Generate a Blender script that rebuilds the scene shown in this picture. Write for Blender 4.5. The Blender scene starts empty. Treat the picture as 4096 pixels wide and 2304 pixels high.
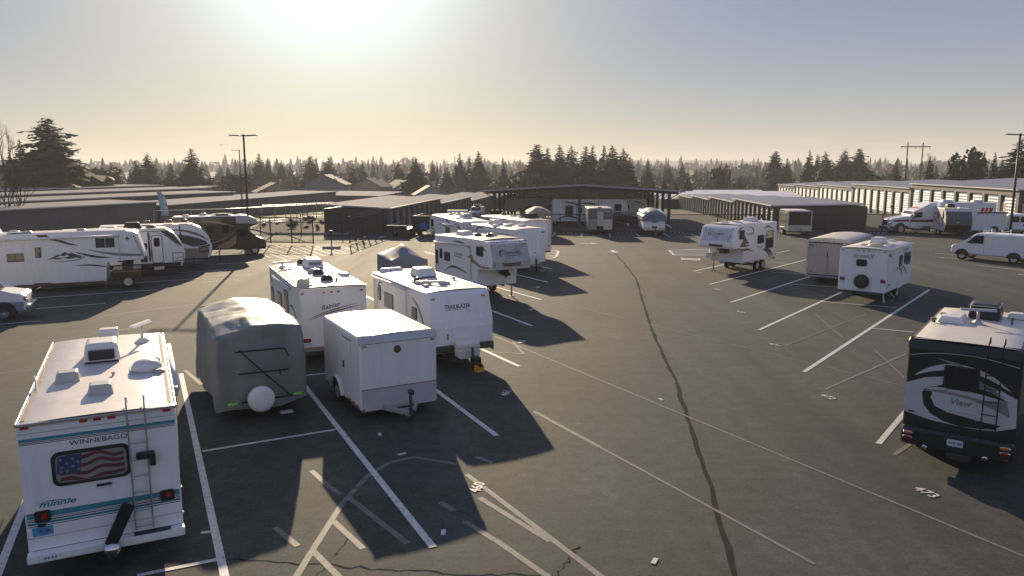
import bpy, bmesh, math, random
from mathutils import Vector, Matrix, noise

# ---------------------------------------------------------------- camera, sky, sun, exposure
SC = bpy.context.scene
COL = SC.collection
R = math.radians
CAM_H, CAM_PITCH, CAM_LENS = 7.1, 9.105, 26.55
SUN_EL, SUN_AZ = 17.5, 13.0            # degrees; azimuth to the left of the view axis (+Y)
SUN_STRENGTH, SKY_STRENGTH, EXPOSURE = 5.0, 0.05, 0.40

cam = bpy.data.cameras.new('camera')
cam.lens = CAM_LENS
cam.sensor_width = 36
cam.clip_start = 0.1
cam.clip_end = 9000
cam_o = bpy.data.objects.new('camera', cam)
cam_o.location = (0, 0, CAM_H)
cam_o.rotation_euler = (R(90 - CAM_PITCH), 0, 0)
COL.objects.link(cam_o)
SC.camera = cam_o

SUN_DIR = Vector((-math.sin(R(SUN_AZ)) * math.cos(R(SUN_EL)), math.cos(R(SUN_AZ)) * math.cos(R(SUN_EL)), math.sin(R(SUN_EL))))
world = bpy.data.worlds.new('World')
SC.world = world
world.use_nodes = True
wn, wl = world.node_tree.nodes, world.node_tree.links
wn.clear()
sky = wn.new('ShaderNodeTexSky')
sky.sky_type = 'NISHITA'
sky.sun_disc = False
sky.sun_elevation = R(SUN_EL)
sky.sun_rotation = R(-SUN_AZ)
sky.altitude = 50
sky.air_density = 1.5
sky.dust_density = 0.0
sky.ozone_density = 1.0
bg = wn.new('ShaderNodeBackground')
bg.inputs[1].default_value = SKY_STRENGTH
wout = wn.new('ShaderNodeOutputWorld')
# hazy-air aureole: the sky round the sun brightens with the cosine of the angle to it
geo = wn.new('ShaderNodeNewGeometry')
dotn = wn.new('ShaderNodeVectorMath'); dotn.operation = 'DOT_PRODUCT'
neg = wn.new('ShaderNodeVectorMath'); neg.operation = 'SCALE'; neg.inputs[3].default_value = -1
wl.new(geo.outputs['Incoming'], neg.inputs[0])
wl.new(neg.outputs[0], dotn.inputs[0])
dotn.inputs[1].default_value = SUN_DIR
def wmath(op, a, b=None):
    n = wn.new('ShaderNodeMath'); n.operation = op
    for i, v in enumerate((a, b)):
        if v is None: continue
        if isinstance(v, (int, float)): n.inputs[i].default_value = v
        else: wl.new(v, n.inputs[i])
    return n.outputs[0]
cosg = wmath('MAXIMUM', dotn.outputs['Value'], 0)
def lobe(p, col, k):
    v = wmath('MULTIPLY', wmath('POWER', cosg, p), k)
    c = wn.new('ShaderNodeVectorMath'); c.operation = 'SCALE'
    c.inputs[0].default_value = col
    wl.new(v, c.inputs[3])
    return c.outputs[0]
def vadd(a, b):
    n = wn.new('ShaderNodeVectorMath'); n.operation = 'ADD'
    wl.new(a, n.inputs[0]); wl.new(b, n.inputs[1])
    return n.outputs[0]
SKYMIX = (0.35, 0.35, 0.35)
VEIL = (2.15, 2.55, 4.85)          # even multiple-scattered light of hazy air, the same in every direction
tint = wn.new('ShaderNodeVectorMath'); tint.operation = 'MULTIPLY'
wl.new(sky.outputs[0], tint.inputs[0]); tint.inputs[1].default_value = SKYMIX
tot = vadd(tint.outputs[0], lobe(100, (4.5, 12.4, 17.0), 1.0))
tot = vadd(tot, lobe(24, (14.1, 10.5, 3.56), .75))
sep = wn.new('ShaderNodeSeparateXYZ'); wl.new(neg.outputs[0], sep.inputs[0])
hz_ = wn.new('ShaderNodeVectorMath'); hz_.operation = 'SCALE'; hz_.inputs[0].default_value = (4.6, 4.3, 1.2)   # paler air low over the horizon, all round
wl.new(wmath('POWER', wmath('SUBTRACT', 1.0, wmath('MAXIMUM', sep.outputs[2], 0.0)), 14), hz_.inputs[3])
tot = vadd(tot, hz_.outputs[0])
vl = wn.new('ShaderNodeCombineXYZ')
for i_ in range(3): vl.inputs[i_].default_value = VEIL[i_]
tot = vadd(tot, vl.outputs[0])
# a thin band of far cloud low over the horizon
mp = wn.new('ShaderNodeMapping'); mp.inputs['Scale'].default_value = (9, 9, 60)
wl.new(neg.outputs[0], mp.inputs[0])
cn = wn.new('ShaderNodeTexNoise'); cn.inputs['Scale'].default_value = 1.6; cn.inputs['Detail'].default_value = 7
wl.new(mp.outputs[0], cn.inputs['Vector'])
band = wmath('SUBTRACT', 1.0, wmath('MINIMUM', wmath('MULTIPLY', wmath('ABSOLUTE', wmath('SUBTRACT', sep.outputs[2], 0.026)), 55), 1.0))
cl = wmath('MULTIPLY', wmath('MAXIMUM', wmath('SUBTRACT', cn.outputs[0], 0.52), 0), band)
clc = wn.new('ShaderNodeVectorMath'); clc.operation = 'SCALE'; clc.inputs[0].default_value = (1.0, .85, .74)
wl.new(wmath('MULTIPLY', cl, 7.0), clc.inputs[3])
tot = vadd(tot, clc.outputs[0])
wl.new(tot, bg.inputs[0])
wl.new(bg.outputs[0], wout.inputs[0])

sun = bpy.data.lights.new('sun', 'SUN')
sun.energy = SUN_STRENGTH
sun.angle = R(0.53)
sun.color = (1.0, 0.79, 0.53)
sun_o = bpy.data.objects.new('sun', sun)
sun_o.rotation_euler = SUN_DIR.to_track_quat('Z', 'Y').to_euler()
sun_o.location = SUN_DIR * 100
COL.objects.link(sun_o)

SC.view_settings.view_transform = 'Standard'
SC.view_settings.look = 'None'
SC.view_settings.exposure = EXPOSURE
SC.view_settings.gamma = 1
SC.view_settings.use_curve_mapping = False
SC.cycles.use_denoising = True
SC.cycles.max_bounces = 6
SC.cycles.transparent_max_bounces = 16
SC.cycles.volume_bounces = 0
SC.cycles.caustics_reflective = False
SC.cycles.caustics_refractive = False

# ---------------------------------------------------------------- materials
MATS = {}
def mat(name, col, rough=.5, metal=0., var=.10, scale=2.5, bump=0., bscale=40., coat=0., dirt=None, dscale=1.2, damt=.5, spec=.5, detail=5, stretch=None, wave=None):
    if name in MATS: return MATS[name]
    m = bpy.data.materials.new(name); m.use_nodes = True
    n, l = m.node_tree.nodes, m.node_tree.links
    p = n['Principled BSDF']
    p.inputs['Roughness'].default_value = rough
    p.inputs['Metallic'].default_value = metal
    p.inputs['Specular IOR Level'].default_value = spec
    p.inputs['Coat Weight'].default_value = coat
    tc = n.new('ShaderNodeTexCoord')
    vec = tc.outputs['Object']
    if stretch:
        mpg = n.new('ShaderNodeMapping'); mpg.inputs['Scale'].default_value = stretch
        l.new(vec, mpg.inputs[0]); vec = mpg.outputs[0]
    ns = n.new('ShaderNodeTexNoise'); ns.inputs['Scale'].default_value = scale; ns.inputs['Detail'].default_value = detail
    l.new(vec, ns.inputs['Vector'])
    rp = n.new('ShaderNodeValToRGB')
    rp.color_ramp.elements[0].position = .3; rp.color_ramp.elements[1].position = .7
    rp.color_ramp.elements[0].color = [c * (1 - var) for c in col] + [1]
    rp.color_ramp.elements[1].color = [min(1, c * (1 + var)) for c in col] + [1]
    l.new(ns.outputs[0], rp.inputs[0])
    out = rp.outputs[0]
    if dirt:
        d = n.new('ShaderNodeTexNoise'); d.inputs['Scale'].default_value = dscale; d.inputs['Detail'].default_value = 8
        d.inputs['Roughness'].default_value = .65
        l.new(vec, d.inputs['Vector'])
        dr = n.new('ShaderNodeValToRGB'); dr.color_ramp.elements[0].position = .48; dr.color_ramp.elements[1].position = .78
        dr.color_ramp.elements[0].color = (0, 0, 0, 1); dr.color_ramp.elements[1].color = (damt, damt, damt, 1)
        l.new(d.outputs[0], dr.inputs[0])
        mx = n.new('ShaderNodeMix'); mx.data_type = 'RGBA'
        l.new(dr.outputs[0], mx.inputs[0]); l.new(out, mx.inputs[6]); mx.inputs[7].default_value = (*dirt, 1)
        out = mx.outputs[2]
    l.new(out, p.inputs['Base Color'])
    if bump or wave:
        b = n.new('ShaderNodeBump'); b.inputs['Strength'].default_value = 1.0
        if wave:
            w = n.new('ShaderNodeTexWave'); w.wave_type = 'BANDS'; w.bands_direction = wave[0]; w.inputs['Scale'].default_value = wave[1]
            l.new(tc.outputs['Object'], w.inputs['Vector']); l.new(w.outputs[1], b.inputs['Height']); b.inputs['Distance'].default_value = wave[2]
        else:
            bn = n.new('ShaderNodeTexNoise'); bn.inputs['Scale'].default_value = bscale; bn.inputs['Detail'].default_value = 3
            l.new(vec, bn.inputs['Vector']); l.new(bn.outputs[0], b.inputs['Height']); b.inputs['Distance'].default_value = bump
        l.new(b.outputs[0], p.inputs['Normal'])
    MATS[name] = m
    return m

WHITE = mat('white_gelcoat', (.90, .90, .90), .38, var=.03, dirt=(.55, .52, .47), damt=.30, dscale=2.2, stretch=(1.6, 1.6, .22))
WHITE2 = mat('white_fibreglass', (.88, .88, .87), .42, var=.04, dirt=(.52, .48, .43), damt=.35, dscale=2.6, stretch=(1.6, 1.6, .22))
CREAM = mat('cream_fibreglass', (.70, .66, .58), .42, var=.05, dirt=(.45, .41, .35), damt=.35)
ROOF = mat('roof_membrane', (.74, .70, .65), .50, var=.07, scale=1.5, dirt=(.48, .43, .37), damt=.6, dscale=1.6)
ROOFB = mat('weathered_roof', (.58, .50, .42), .55, var=.12, scale=2, dirt=(.20, .16, .12), damt=.8, dscale=2.2)
GLASS = mat('tinted_glass', (.015, .018, .02), .06, var=.1, spec=.6)
GLASSB = mat('grey_glass', (.06, .07, .075), .08, var=.25, scale=4, spec=.7)
BLACK = mat('black_plastic', (.018, .018, .02), .45, var=.2)
BLACKG = mat('black_paint', (.012, .013, .016), .22, var=.15, coat=.4)
RUBBER = mat('rubber', (.022, .022, .022), .8, var=.2)
CHROME = mat('chrome', (.75, .75, .76), .18, metal=1, var=.05)
ALU = mat('aluminium', (.62, .62, .62), .34, metal=1, var=.08)
GALV = mat('galvanised_steel', (.42, .43, .43), .45, metal=1, var=.15)
RIM = mat('steel_rim', (.60, .60, .60), .35, metal=.6, var=.1)
GREYP = mat('grey_plastic', (.45, .45, .44), .5, var=.06)
WPLAST = mat('white_plastic', (.78, .77, .73), .42, var=.05, dirt=(.5, .45, .38), damt=.3, dscale=3)
SMOKE = mat('smoked_dome', (.05, .045, .035), .12, var=.2)
YDOME = mat('yellowed_dome', (.72, .62, .36), .3, var=.1)
RED = mat('red_lens', (.45, .02, .02), .2, var=.1, coat=.5)
AMBER = mat('amber_lens', (.62, .20, .02), .2, var=.1, coat=.5)
YELLOW = mat('yellow_paint', (.75, .42, .02), .4, var=.1)
ORANGE = mat('orange_plastic', (.80, .12, .02), .4, var=.1)
TEAL = mat('teal_stripe', (.05, .26, .34), .4, var=.08)
NAVY = mat('navy_stripe', (.04, .05, .13), .4, var=.08)
PURPLE = mat('plum_stripe', (.16, .10, .14), .4, var=.08)
CHAR = mat('charcoal_graphic', (.06, .055, .052), .4, var=.12)
BROWN = mat('brown_graphic', (.14, .105, .07), .4, var=.1)
TAUPE = mat('taupe_graphic', (.30, .26, .21), .4, var=.08)
GREYG = mat('grey_graphic', (.26, .26, .26), .4, var=.08)
BRONZE = mat('bronze_graphic', (.34, .22, .12), .35, var=.1)
DKRED = mat('dark_red_graphic', (.22, .025, .03), .35, var=.1)
REDP = mat('red_paint', (.52, .03, .03), .4, var=.1)
BLUEP = mat('blue_paint', (.05, .16, .42), .4, var=.1)
GREYSK = mat('grey_skirt', (.20, .20, .20), .5, var=.1, dirt=(.12, .11, .1))
PLATE = mat('plate_white', (.62, .70, .76), .4, var=.06)
CHASS = mat('chassis_steel', (.03, .03, .03), .6, var=.3, dirt=(.09, .06, .04))

# ---------------------------------------------------------------- mesh and object helpers
def mesh(name, verts, faces, smooth=False):
    me = bpy.data.meshes.new(name)
    me.from_pydata([tuple(v) for v in verts], [], faces)
    me.update()
    if smooth: me.polygons.foreach_set('use_smooth', [True] * len(me.polygons))
    return me
def bmesh_to(name, bm, smooth=False):
    me = bpy.data.meshes.new(name)
    bmesh.ops.recalc_face_normals(bm, faces=bm.faces)
    bm.to_mesh(me); bm.free()
    if smooth: me.polygons.foreach_set('use_smooth', [True] * len(me.polygons))
    return me
def obj(name, me, m=None, parent=None, loc=None, rot=None):
    o = bpy.data.objects.new(name, me)
    if m is not None and me is not None:
        if len(me.materials) == 0: me.materials.append(m)
        elif me.materials[0] != m:
            o.material_slots[0].link = 'OBJECT'; o.material_slots[0].material = m
    if parent: o.parent = parent
    if loc: o.location = loc
    if rot: o.rotation_euler = rot
    COL.objects.link(o)
    return o
def tag(o, label=None, cat=None, group=None, kind=None):
    if label: o['label'] = label
    if cat: o['category'] = cat
    if group: o['group'] = group
    if kind: o['kind'] = kind
    return o
def thing(name, label, cat, loc=(0, 0, 0), rz=0, group=None):
    o = bpy.data.objects.new(name, None)
    o.empty_display_size = .3
    o.location = loc; o.rotation_euler = (0, 0, rz)
    COL.objects.link(o)
    return tag(o, label, cat, group)
_bx = {}
def box_me(sx, sy, sz, b=.02, seg=2):
    k = (round(sx, 3), round(sy, 3), round(sz, 3), round(b, 3), seg)
    if k in _bx: return _bx[k]
    bm = bmesh.new(); bmesh.ops.create_cube(bm, size=1)
    bmesh.ops.scale(bm, vec=(sx, sy, sz), verts=bm.verts)
    b = min(b, .45 * min(sx, sy, sz))
    if b > 0: bmesh.ops.bevel(bm, geom=list(bm.edges), offset=b, segments=seg, affect='EDGES', profile=.5)
    _bx[k] = bmesh_to('box', bm)
    return _bx[k]
def frus_me(sx, sy, tx, ty, h, b=.03, seg=2, sh=(0, 0)):
    k = ('f', sx, sy, tx, ty, h, b, sh)
    if k in _bx: return _bx[k]
    bm = bmesh.new()
    vs = [bm.verts.new((x * sx / 2, y * sy / 2, 0)) for x, y in ((-1, -1), (1, -1), (1, 1), (-1, 1))] + \
         [bm.verts.new((x * tx / 2 + sh[0], y * ty / 2 + sh[1], h)) for x, y in ((-1, -1), (1, -1), (1, 1), (-1, 1))]
    for f in ((3, 2, 1, 0), (4, 5, 6, 7), (0, 1, 5, 4), (1, 2, 6, 5), (2, 3, 7, 6), (3, 0, 4, 7)): bm.faces.new([vs[i] for i in f])
    if b: bmesh.ops.bevel(bm, geom=[e for e in bm.edges if max(v.co.z for v in e.verts) > 0], offset=b, segments=seg, affect='EDGES', profile=.5)
    _bx[k] = bmesh_to('frustum', bm)
    return _bx[k]
def tube_me(pts, r, n=8, cap=True):
    pts = [Vector(p) for p in pts]
    V, F = [], []
    up = None
    for i, p in enumerate(pts):
        d = (pts[min(i + 1, len(pts) - 1)] - pts[max(i - 1, 0)]).normalized()
        a = d.orthogonal().normalized() if up is None else (up - d * up.dot(d)).normalized()
        up = a; b = d.cross(a)
        rr = r[i] if isinstance(r, (list, tuple)) else r
        for k in range(n):
            t = 2 * math.pi * k / n
            V.append(p + a * math.cos(t) * rr + b * math.sin(t) * rr)
    for i in range(len(pts) - 1):
        for k in range(n):
            F.append((i * n + k, i * n + (k + 1) % n, (i + 1) * n + (k + 1) % n, (i + 1) * n + k))
    if cap:
        F.append(tuple(range(n - 1, -1, -1))); F.append(tuple(range((len(pts) - 1) * n, len(pts) * n)))
    return mesh('tube', V, F, n > 6)
def lathe_me(prof, axis='x', n=24, smooth=True):
    V, F = [], []
    for r, a in prof:
        for k in range(n):
            t = 2 * math.pi * k / n
            c, s = r * math.cos(t), r * math.sin(t)
            V.append({'x': (a, c, s), 'y': (c, a, s), 'z': (c, s, a)}[axis])
    for i in range(len(prof) - 1):
        for k in range(n):
            F.append((i * n + k, i * n + (k + 1) % n, (i + 1) * n + (k + 1) % n, (i + 1) * n + k))
    F.append(tuple(range(n - 1, -1, -1))); F.append(tuple(range((len(prof) - 1) * n, len(prof) * n)))
    bm = bmesh.new(); me = mesh('lathe', V, F)
    bm.from_mesh(me); bmesh.ops.recalc_face_normals(bm, faces=bm.faces); bm.to_mesh(me); bm.free()
    if smooth: me.polygons.foreach_set('use_smooth', [len(p.vertices) == 4 for p in me.polygons])
    return me
def prof_me(pts, hw, b=.06, seg=3, taper=None):
    """side profile (y, z) extruded across x from -hw to hw, its long edges rounded"""
    bm = bmesh.new()
    A = [bm.verts.new((-hw, y, z)) for y, z in pts]; B = [bm.verts.new((hw, y, z)) for y, z in pts]
    n = len(pts)
    fa, fb = bm.faces.new(A), bm.faces.new(B[::-1])
    for i in range(n): bm.faces.new((A[i], B[i], B[(i + 1) % n], A[(i + 1) % n]))
    if b: bmesh.ops.bevel(bm, geom=list(fa.edges) + list(fb.edges), offset=b, segments=seg, affect='EDGES', profile=.5, clamp_overlap=True)
    if taper:
        for v in bm.verts: v.co.x *= taper(v.co.y, v.co.z)
    return bmesh_to('profile', bm)
def rrect(u0, v0, u1, v1, r=.06, n=4):
    if u0 > u1: u0, u1 = u1, u0
    if v0 > v1: v0, v1 = v1, v0
    r = min(r, .49 * (u1 - u0), .49 * (v1 - v0))
    P = []
    for cx, cy, a in ((u1 - r, v1 - r, 0), (u0 + r, v1 - r, 90), (u0 + r, v0 + r, 180), (u1 - r, v0 + r, 270)):
        for k in range(n + 1):
            t = R(a + 90 * k / n); P.append((cx + r * math.cos(t), cy + r * math.sin(t)))
    return P
def circ(u, v, r, n=20, sy=1):
    return [(u + r * math.cos(2 * math.pi * k / n), v + r * sy * math.sin(2 * math.pi * k / n)) for k in range(n)]
def swoosh(pts, w0=.0, wm=.08, w1=.0, n=14):
    """tapered curved stroke through control points"""
    P = []
    def cr(t):
        m = len(pts) - 1; s = t * m; i = min(int(s), m - 1); f = s - i
        p0, p1, p2, p3 = (Vector(pts[max(0, min(m, i + k))]) for k in (-1, 0, 1, 2))
        return .5 * ((2 * p1) + (p2 - p0) * f + (2 * p0 - 5 * p1 + 4 * p2 - p3) * f * f + (3 * p1 - p0 - 3 * p2 + p3) * f ** 3)
    L, Rr = [], []
    for k in range(n + 1):
        t = k / n; c = cr(t); d = (cr(min(1, t + .02)) - cr(max(0, t - .02)))
        d = d.normalized() if d.length > 1e-6 else Vector((1, 0)); nn = Vector((-d.y, d.x))
        w = (w0 * (1 - t) + w1 * t) + wm * math.sin(math.pi * t)
        w = max(w, .002)
        L.append(tuple(c + nn * w / 2)); Rr.append(tuple(c - nn * w / 2))
    return L + Rr[::-1]
_tx = {}
def text_me(s, w, h, shear=0., bold=0.):
    k = (s, round(w, 3), round(h, 3), shear, bold)
    if k in _tx: return _tx[k]
    c = bpy.data.curves.new('lettering', 'FONT'); c.body = s; c.shear = shear; c.offset = bold; c.resolution_u = 3
    o = bpy.data.objects.new('lettering', c); COL.objects.link(o)
    bpy.context.view_layer.update()
    dg = bpy.context.evaluated_depsgraph_get()
    me = bpy.data.meshes.new_from_object(o.evaluated_get(dg))
    bpy.data.objects.remove(o)
    xs = [v.co.x for v in me.vertices]; ys = [v.co.y for v in me.vertices]
    x0, x1, y0, y1 = min(xs), max(xs), min(ys), max(ys)
    for v in me.vertices:
        v.co.x = (v.co.x - x0) / (x1 - x0) * w; v.co.y = (v.co.y - y0) / (y1 - y0) * h; v.co.z = 0
    me.materials.clear()
    _tx[k] = me
    return me

class Veh:
    """a thing with its own axes: y forward, x to its right, z up; its parts are children of one Empty on the ground"""
    def __init__(s, name, label, cat, X, Y, th, L=6, W=2.4, z0=.5, H=3, group=None, Z=0):
        s.root = thing(name, label, cat, (X, Y, Z), R(th - 90), group)
        s.L, s.W, s.z0, s.H = L, W, z0, H
    def fr(s, face):
        if isinstance(face, tuple):           # sloped cross plane ('F'|'B', y0, z0, y1, z1): v runs up the slope
            k, y0, z0, y1, z1 = face
            up = Vector((0, y1 - y0, z1 - z0)).normalized()
            r = Vector((-1, 0, 0)) if k == 'F' else Vector((1, 0, 0))
            return Vector((0, y0, z0)), r, up, r.cross(up)
        h = s.W / 2
        if face == 'B': return Vector((0, -s.L / 2, 0)), Vector((1, 0, 0)), Vector((0, 0, 1)), Vector((0, -1, 0))
        if face == 'F': return Vector((0, s.L / 2, 0)), Vector((-1, 0, 0)), Vector((0, 0, 1)), Vector((0, 1, 0))
        if face == 'R': return Vector((h, 0, 0)), Vector((0, 1, 0)), Vector((0, 0, 1)), Vector((1, 0, 0))
        if face == 'L': return Vector((-h, 0, 0)), Vector((0, -1, 0)), Vector((0, 0, 1)), Vector((-1, 0, 0))
        if face == 'T': return Vector((0, 0, s.H)), Vector((1, 0, 0)), Vector((0, 1, 0)), Vector((0, 0, 1))
    def add(s, name, me, m, par=None, loc=None, rot=None): return obj(name, me, m, par or s.root, loc, rot)
    def box(s, name, m, c, d, b=.02, par=None, rot=None): return s.add(name, box_me(*d, b), m, par, c, rot)
    def frus(s, name, m, c, d, t, h, b=.03, par=None, rz=0, sh=(0, 0)): return s.add(name, frus_me(d[0], d[1], t[0], t[1], h, b, 2, sh), m, par, c, (0, 0, rz))
    def prof(s, name, m, pts, hw, b=.06, par=None, taper=None, seg=3): return s.add(name, prof_me(pts, hw, b, seg, taper), m, par)
    def tube(s, name, m, pts, r=.02, n=8, par=None): return s.add(name, tube_me(pts, r, n), m, par)
    def panel(s, name, m, face, poly, off=.004, th=0, par=None):
        O, r, up, n = s.fr(face)
        if sum(poly[i][0] * poly[(i + 1) % len(poly)][1] - poly[(i + 1) % len(poly)][0] * poly[i][1] for i in range(len(poly))) < 0: poly = poly[::-1]
        V = [O + r * u + up * v + n * (off + th) for u, v in poly]
        k = len(V); F = [tuple(range(k))]
        if th:
            V += [O + r * u + up * v + n * off for u, v in poly]
            F += [(i, k + i, k + (i + 1) % k, (i + 1) % k) for i in range(k)]
        return s.add(name, mesh(name, V, F), m, par)
    def win(s, face, u0, v0, u1, v1, r=.07, fr=.035, gm=None, fm=None, split=0, name='window', off=.0):
        f = s.panel(name, fm or BLACK, face, rrect(u0, v0, u1, v1, r), off + .001, .022)
        a, b = min(u0, u1), max(u0, u1); c, d = min(v0, v1), max(v0, v1)
        if split:
            m = (a + b) / 2
            s.panel('pane', gm or GLASS, face, rrect(a + fr, c + fr, m - fr * .4, d - fr, r * .6), off + .024, .004, f)
            s.panel('pane', gm or GLASS, face, rrect(m + fr * .4, c + fr, b - fr, d - fr, r * .6), off + .024, .004, f)
        else: s.panel('pane', gm or GLASS, face, rrect(a + fr, c + fr, b - fr, d - fr, r * .6), off + .024, .004, f)
        return f
    def text(s, t, m, face, u, v, w, h, shear=0., bold=0., off=.007, slope=0., par=None, name='lettering'):
        O, r, up, n = s.fr(face)
        a = Matrix.Rotation(slope, 3, n); r2, u2 = a @ r, a @ up
        M = Matrix((r2, u2, n)).transposed().to_4x4(); M.translation = O + r * u + up * v + n * off
        o = obj(name, text_me(t, w, h, shear, bold), m, par or s.root)
        o.matrix_local = M
        return o
    def wheel(s, x, y, r=.34, w=.22, rim=None, hub=True):
        k = ('w', r, w)
        if k not in _bx:
            _bx[k] = lathe_me([(r * .55, -w * .45), (r * .9, -w * .5), (r * .98, -w * .42), (r, -w * .2), (r, w * .2), (r * .98, w * .42), (r * .9, w * .5), (r * .55, w * .45)], 'x', 28)
            _bx[k + ('r',)] = lathe_me([(r * .60, -w * .46), (r * .56, -w * .30), (r * .40, -w * .34), (r * .18, -w * .44), (r * .10, -w * .50), (r * .10, w * .50), (r * .18, w * .44), (r * .40, w * .34), (r * .56, w * .30), (r * .60, w * .46)], 'x', 20)
        t = s.add('wheel', _bx[k], RUBBER, None, (x, y, r))
        s.add('rim', _bx[k + ('r',)], rim or RIM, t)
        return t
    def light(s, face, u, v, m, w=.11, h=.045, d=.025):
        O, r, up, n = s.fr(face)
        c = O + r * u + up * v + n * d * .5
        dd = [abs(r[i]) * w + abs(up[i]) * h + abs(n[i]) * d for i in range(3)]
        if isinstance(face, tuple): dd = (w, d * 1.6, h)
        return s.box('marker_light', m, c, dd, .008)
    # roof fittings -------------------------------------------------
    def roof(s, m, y0, y1, z=None, crown=.05, ov=.012, th=.05, hw=None, drop=None, trim=None):
        z = s.H if z is None else z; hw = hw or s.W / 2
        V, F = [], []; xs = [-1, -.94, -.5, 0, .5, .94, 1]; ny = 12
        for j in range(ny + 1):
            y = y0 + (y1 - y0) * j / ny
            for x in xs:
                zz = z + crown * (1 - x * x) + (drop(y) if drop else 0) - (th if abs(x) == 1 else 0)
                V.append((x * (hw + ov), y, zz))
        k = len(xs)
        for j in range(ny):
            for i in range(k - 1): F.append((j * k + i, j * k + i + 1, (j + 1) * k + i + 1, (j + 1) * k + i))
        o = s.add('roof', mesh('roof', V, F, True), m)
        return o
    def ac(s, x, y, z=None, w=.68, l=.95, h=.33, m=None, rz=0, slots=True):
        z = (s.H if z is None else z) + .03
        a = s.frus('air_conditioner', m or WPLAST, (x, y, z + .04), (w, l), (w * .84, l * .72), h, .07, None, rz)
        s.box('base_gasket', BLACK, (0, 0, -.02), (w * .9, l * .92, .06), .01, a)
        if slots:
            for i in range(9): s.box('grille_slot', BLACK, (-.22 * w / .68 + i * .055 * w / .68, -l * .44, h * .45), (.022, .05, h * .42), .004, a)
        return a
    def vent(s, x, y, z=None, w=.42, h=.13, m=None, dome=False):
        z = (s.H if z is None else z) + .02
        if dome:
            b = s.box('dome_flange', WPLAST, (x, y, z + .02), (w * 1.15, w * 1.15, .05), .01)
            k = ('dm', w, h)
            if k not in _bx: _bx[k] = lathe_me([(w * .52, 0), (w * .5, h * .35), (w * .4, h * .72), (w * .22, h * .94), (w * .04, h)], 'z', 20)
            s.add('dome', _bx[k], m or SMOKE, b, (0, 0, .03))
            return b
        return s.frus('roof_vent', m or WPLAST, (x, y, z), (w, w), (w * .78, w * .7), h, .035)
    def pipe(s, x, y, z=None, r=.05, h=.14, m=None):
        z = s.H if z is None else z
        k = ('pp', r, h)
        if k not in _bx: _bx[k] = lathe_me([(r * .8, 0), (r * .8, h * .6), (r * 1.2, h * .62), (r * 1.2, h * .95), (r, h)], 'z', 12)
        return s.add('vent_pipe', _bx[k], m or GREYP, None, (x, y, z + .02))
    def batwing(s, x, y, z=None, rz=0, h=.4, m=None):
        z = s.H if z is None else z
        b = s.frus('television_antenna', m or WPLAST, (x, y, z + .02), (.28, .28), (.1, .1), .1, .01, None, rz)
        s.tube('mast', m or WPLAST, [(0, 0, .08), (0, 0, h)], .035, 8, b)
        s.add('antenna_wing', prof_me([(-.06, h), (.0, h + .05), (.07, h + .05), (.04, h)], .42, .008, 1), m or WPLAST, b)
        return b
    def ladder(s, face, u0, u1, v0, v1, rungs, m=None, hook=True, off=.11):
        m = m or ALU; O, r, up, n = s.fr(face)
        def P(u, v, o=off): return O + r * u + up * v + n * o
        def rail(u): return [P(u, v0, .0), P(u, v0 + .05), P(u, v1 - .1), P(u, v1 + .12)] + ([P(u, v1 + .22, 0), P(u, v1 + .2, -.22), P(u, v1 + .05, -.28)] if hook else [])
        a = s.tube('ladder', m, rail(u0), .016, 6)
        s.tube('rail', m, rail(u1), .016, 6, a)
        for v in rungs: s.tube('rung', m, [P(u0, v), P(u1, v)], .014, 6, a)
        return a
    def tongue(s, y0=None, yl=1.15, z=.45, m=None, jack=True):
        y0 = s.L / 2 if y0 is None else y0; m = m or CHASS; w = s.W * .36
        for sx in (-1, 1): s.add('tongue_bar', tube_me([(sx * w, y0 - .35, z), (sx * .06, y0 + yl, z)], .05, 4), m)
        s.box('coupler', m, (0, y0 + yl + .1, z + .03), (.13, .36, .12), .02)
        if jack:
            s.tube('jack', m, [(0, y0 + yl * .72, z - .25), (0, y0 + yl * .72, z + .5)], .04, 10)
    def chassis(s, y0, y1, z=None, wheels=(), r=.34, wx=None, rim=None, rails=True):
        z = z or s.z0
        if rails:
            for sx in (-.55, .55): s.box('frame_rail', CHASS, (sx, (y0 + y1) / 2, z - .07), (.09, y1 - y0, .16), .01)
        for y in wheels:
            for sx in (-1, 1): s.wheel(sx * (wx or s.W / 2 - .16), y, r, .22, rim)
            s.tube('axle', CHASS, [(-(s.W / 2 - .2), y, r), (s.W / 2 - .2, y, r)], .05, 8)
HAZE = 0.0003
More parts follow.
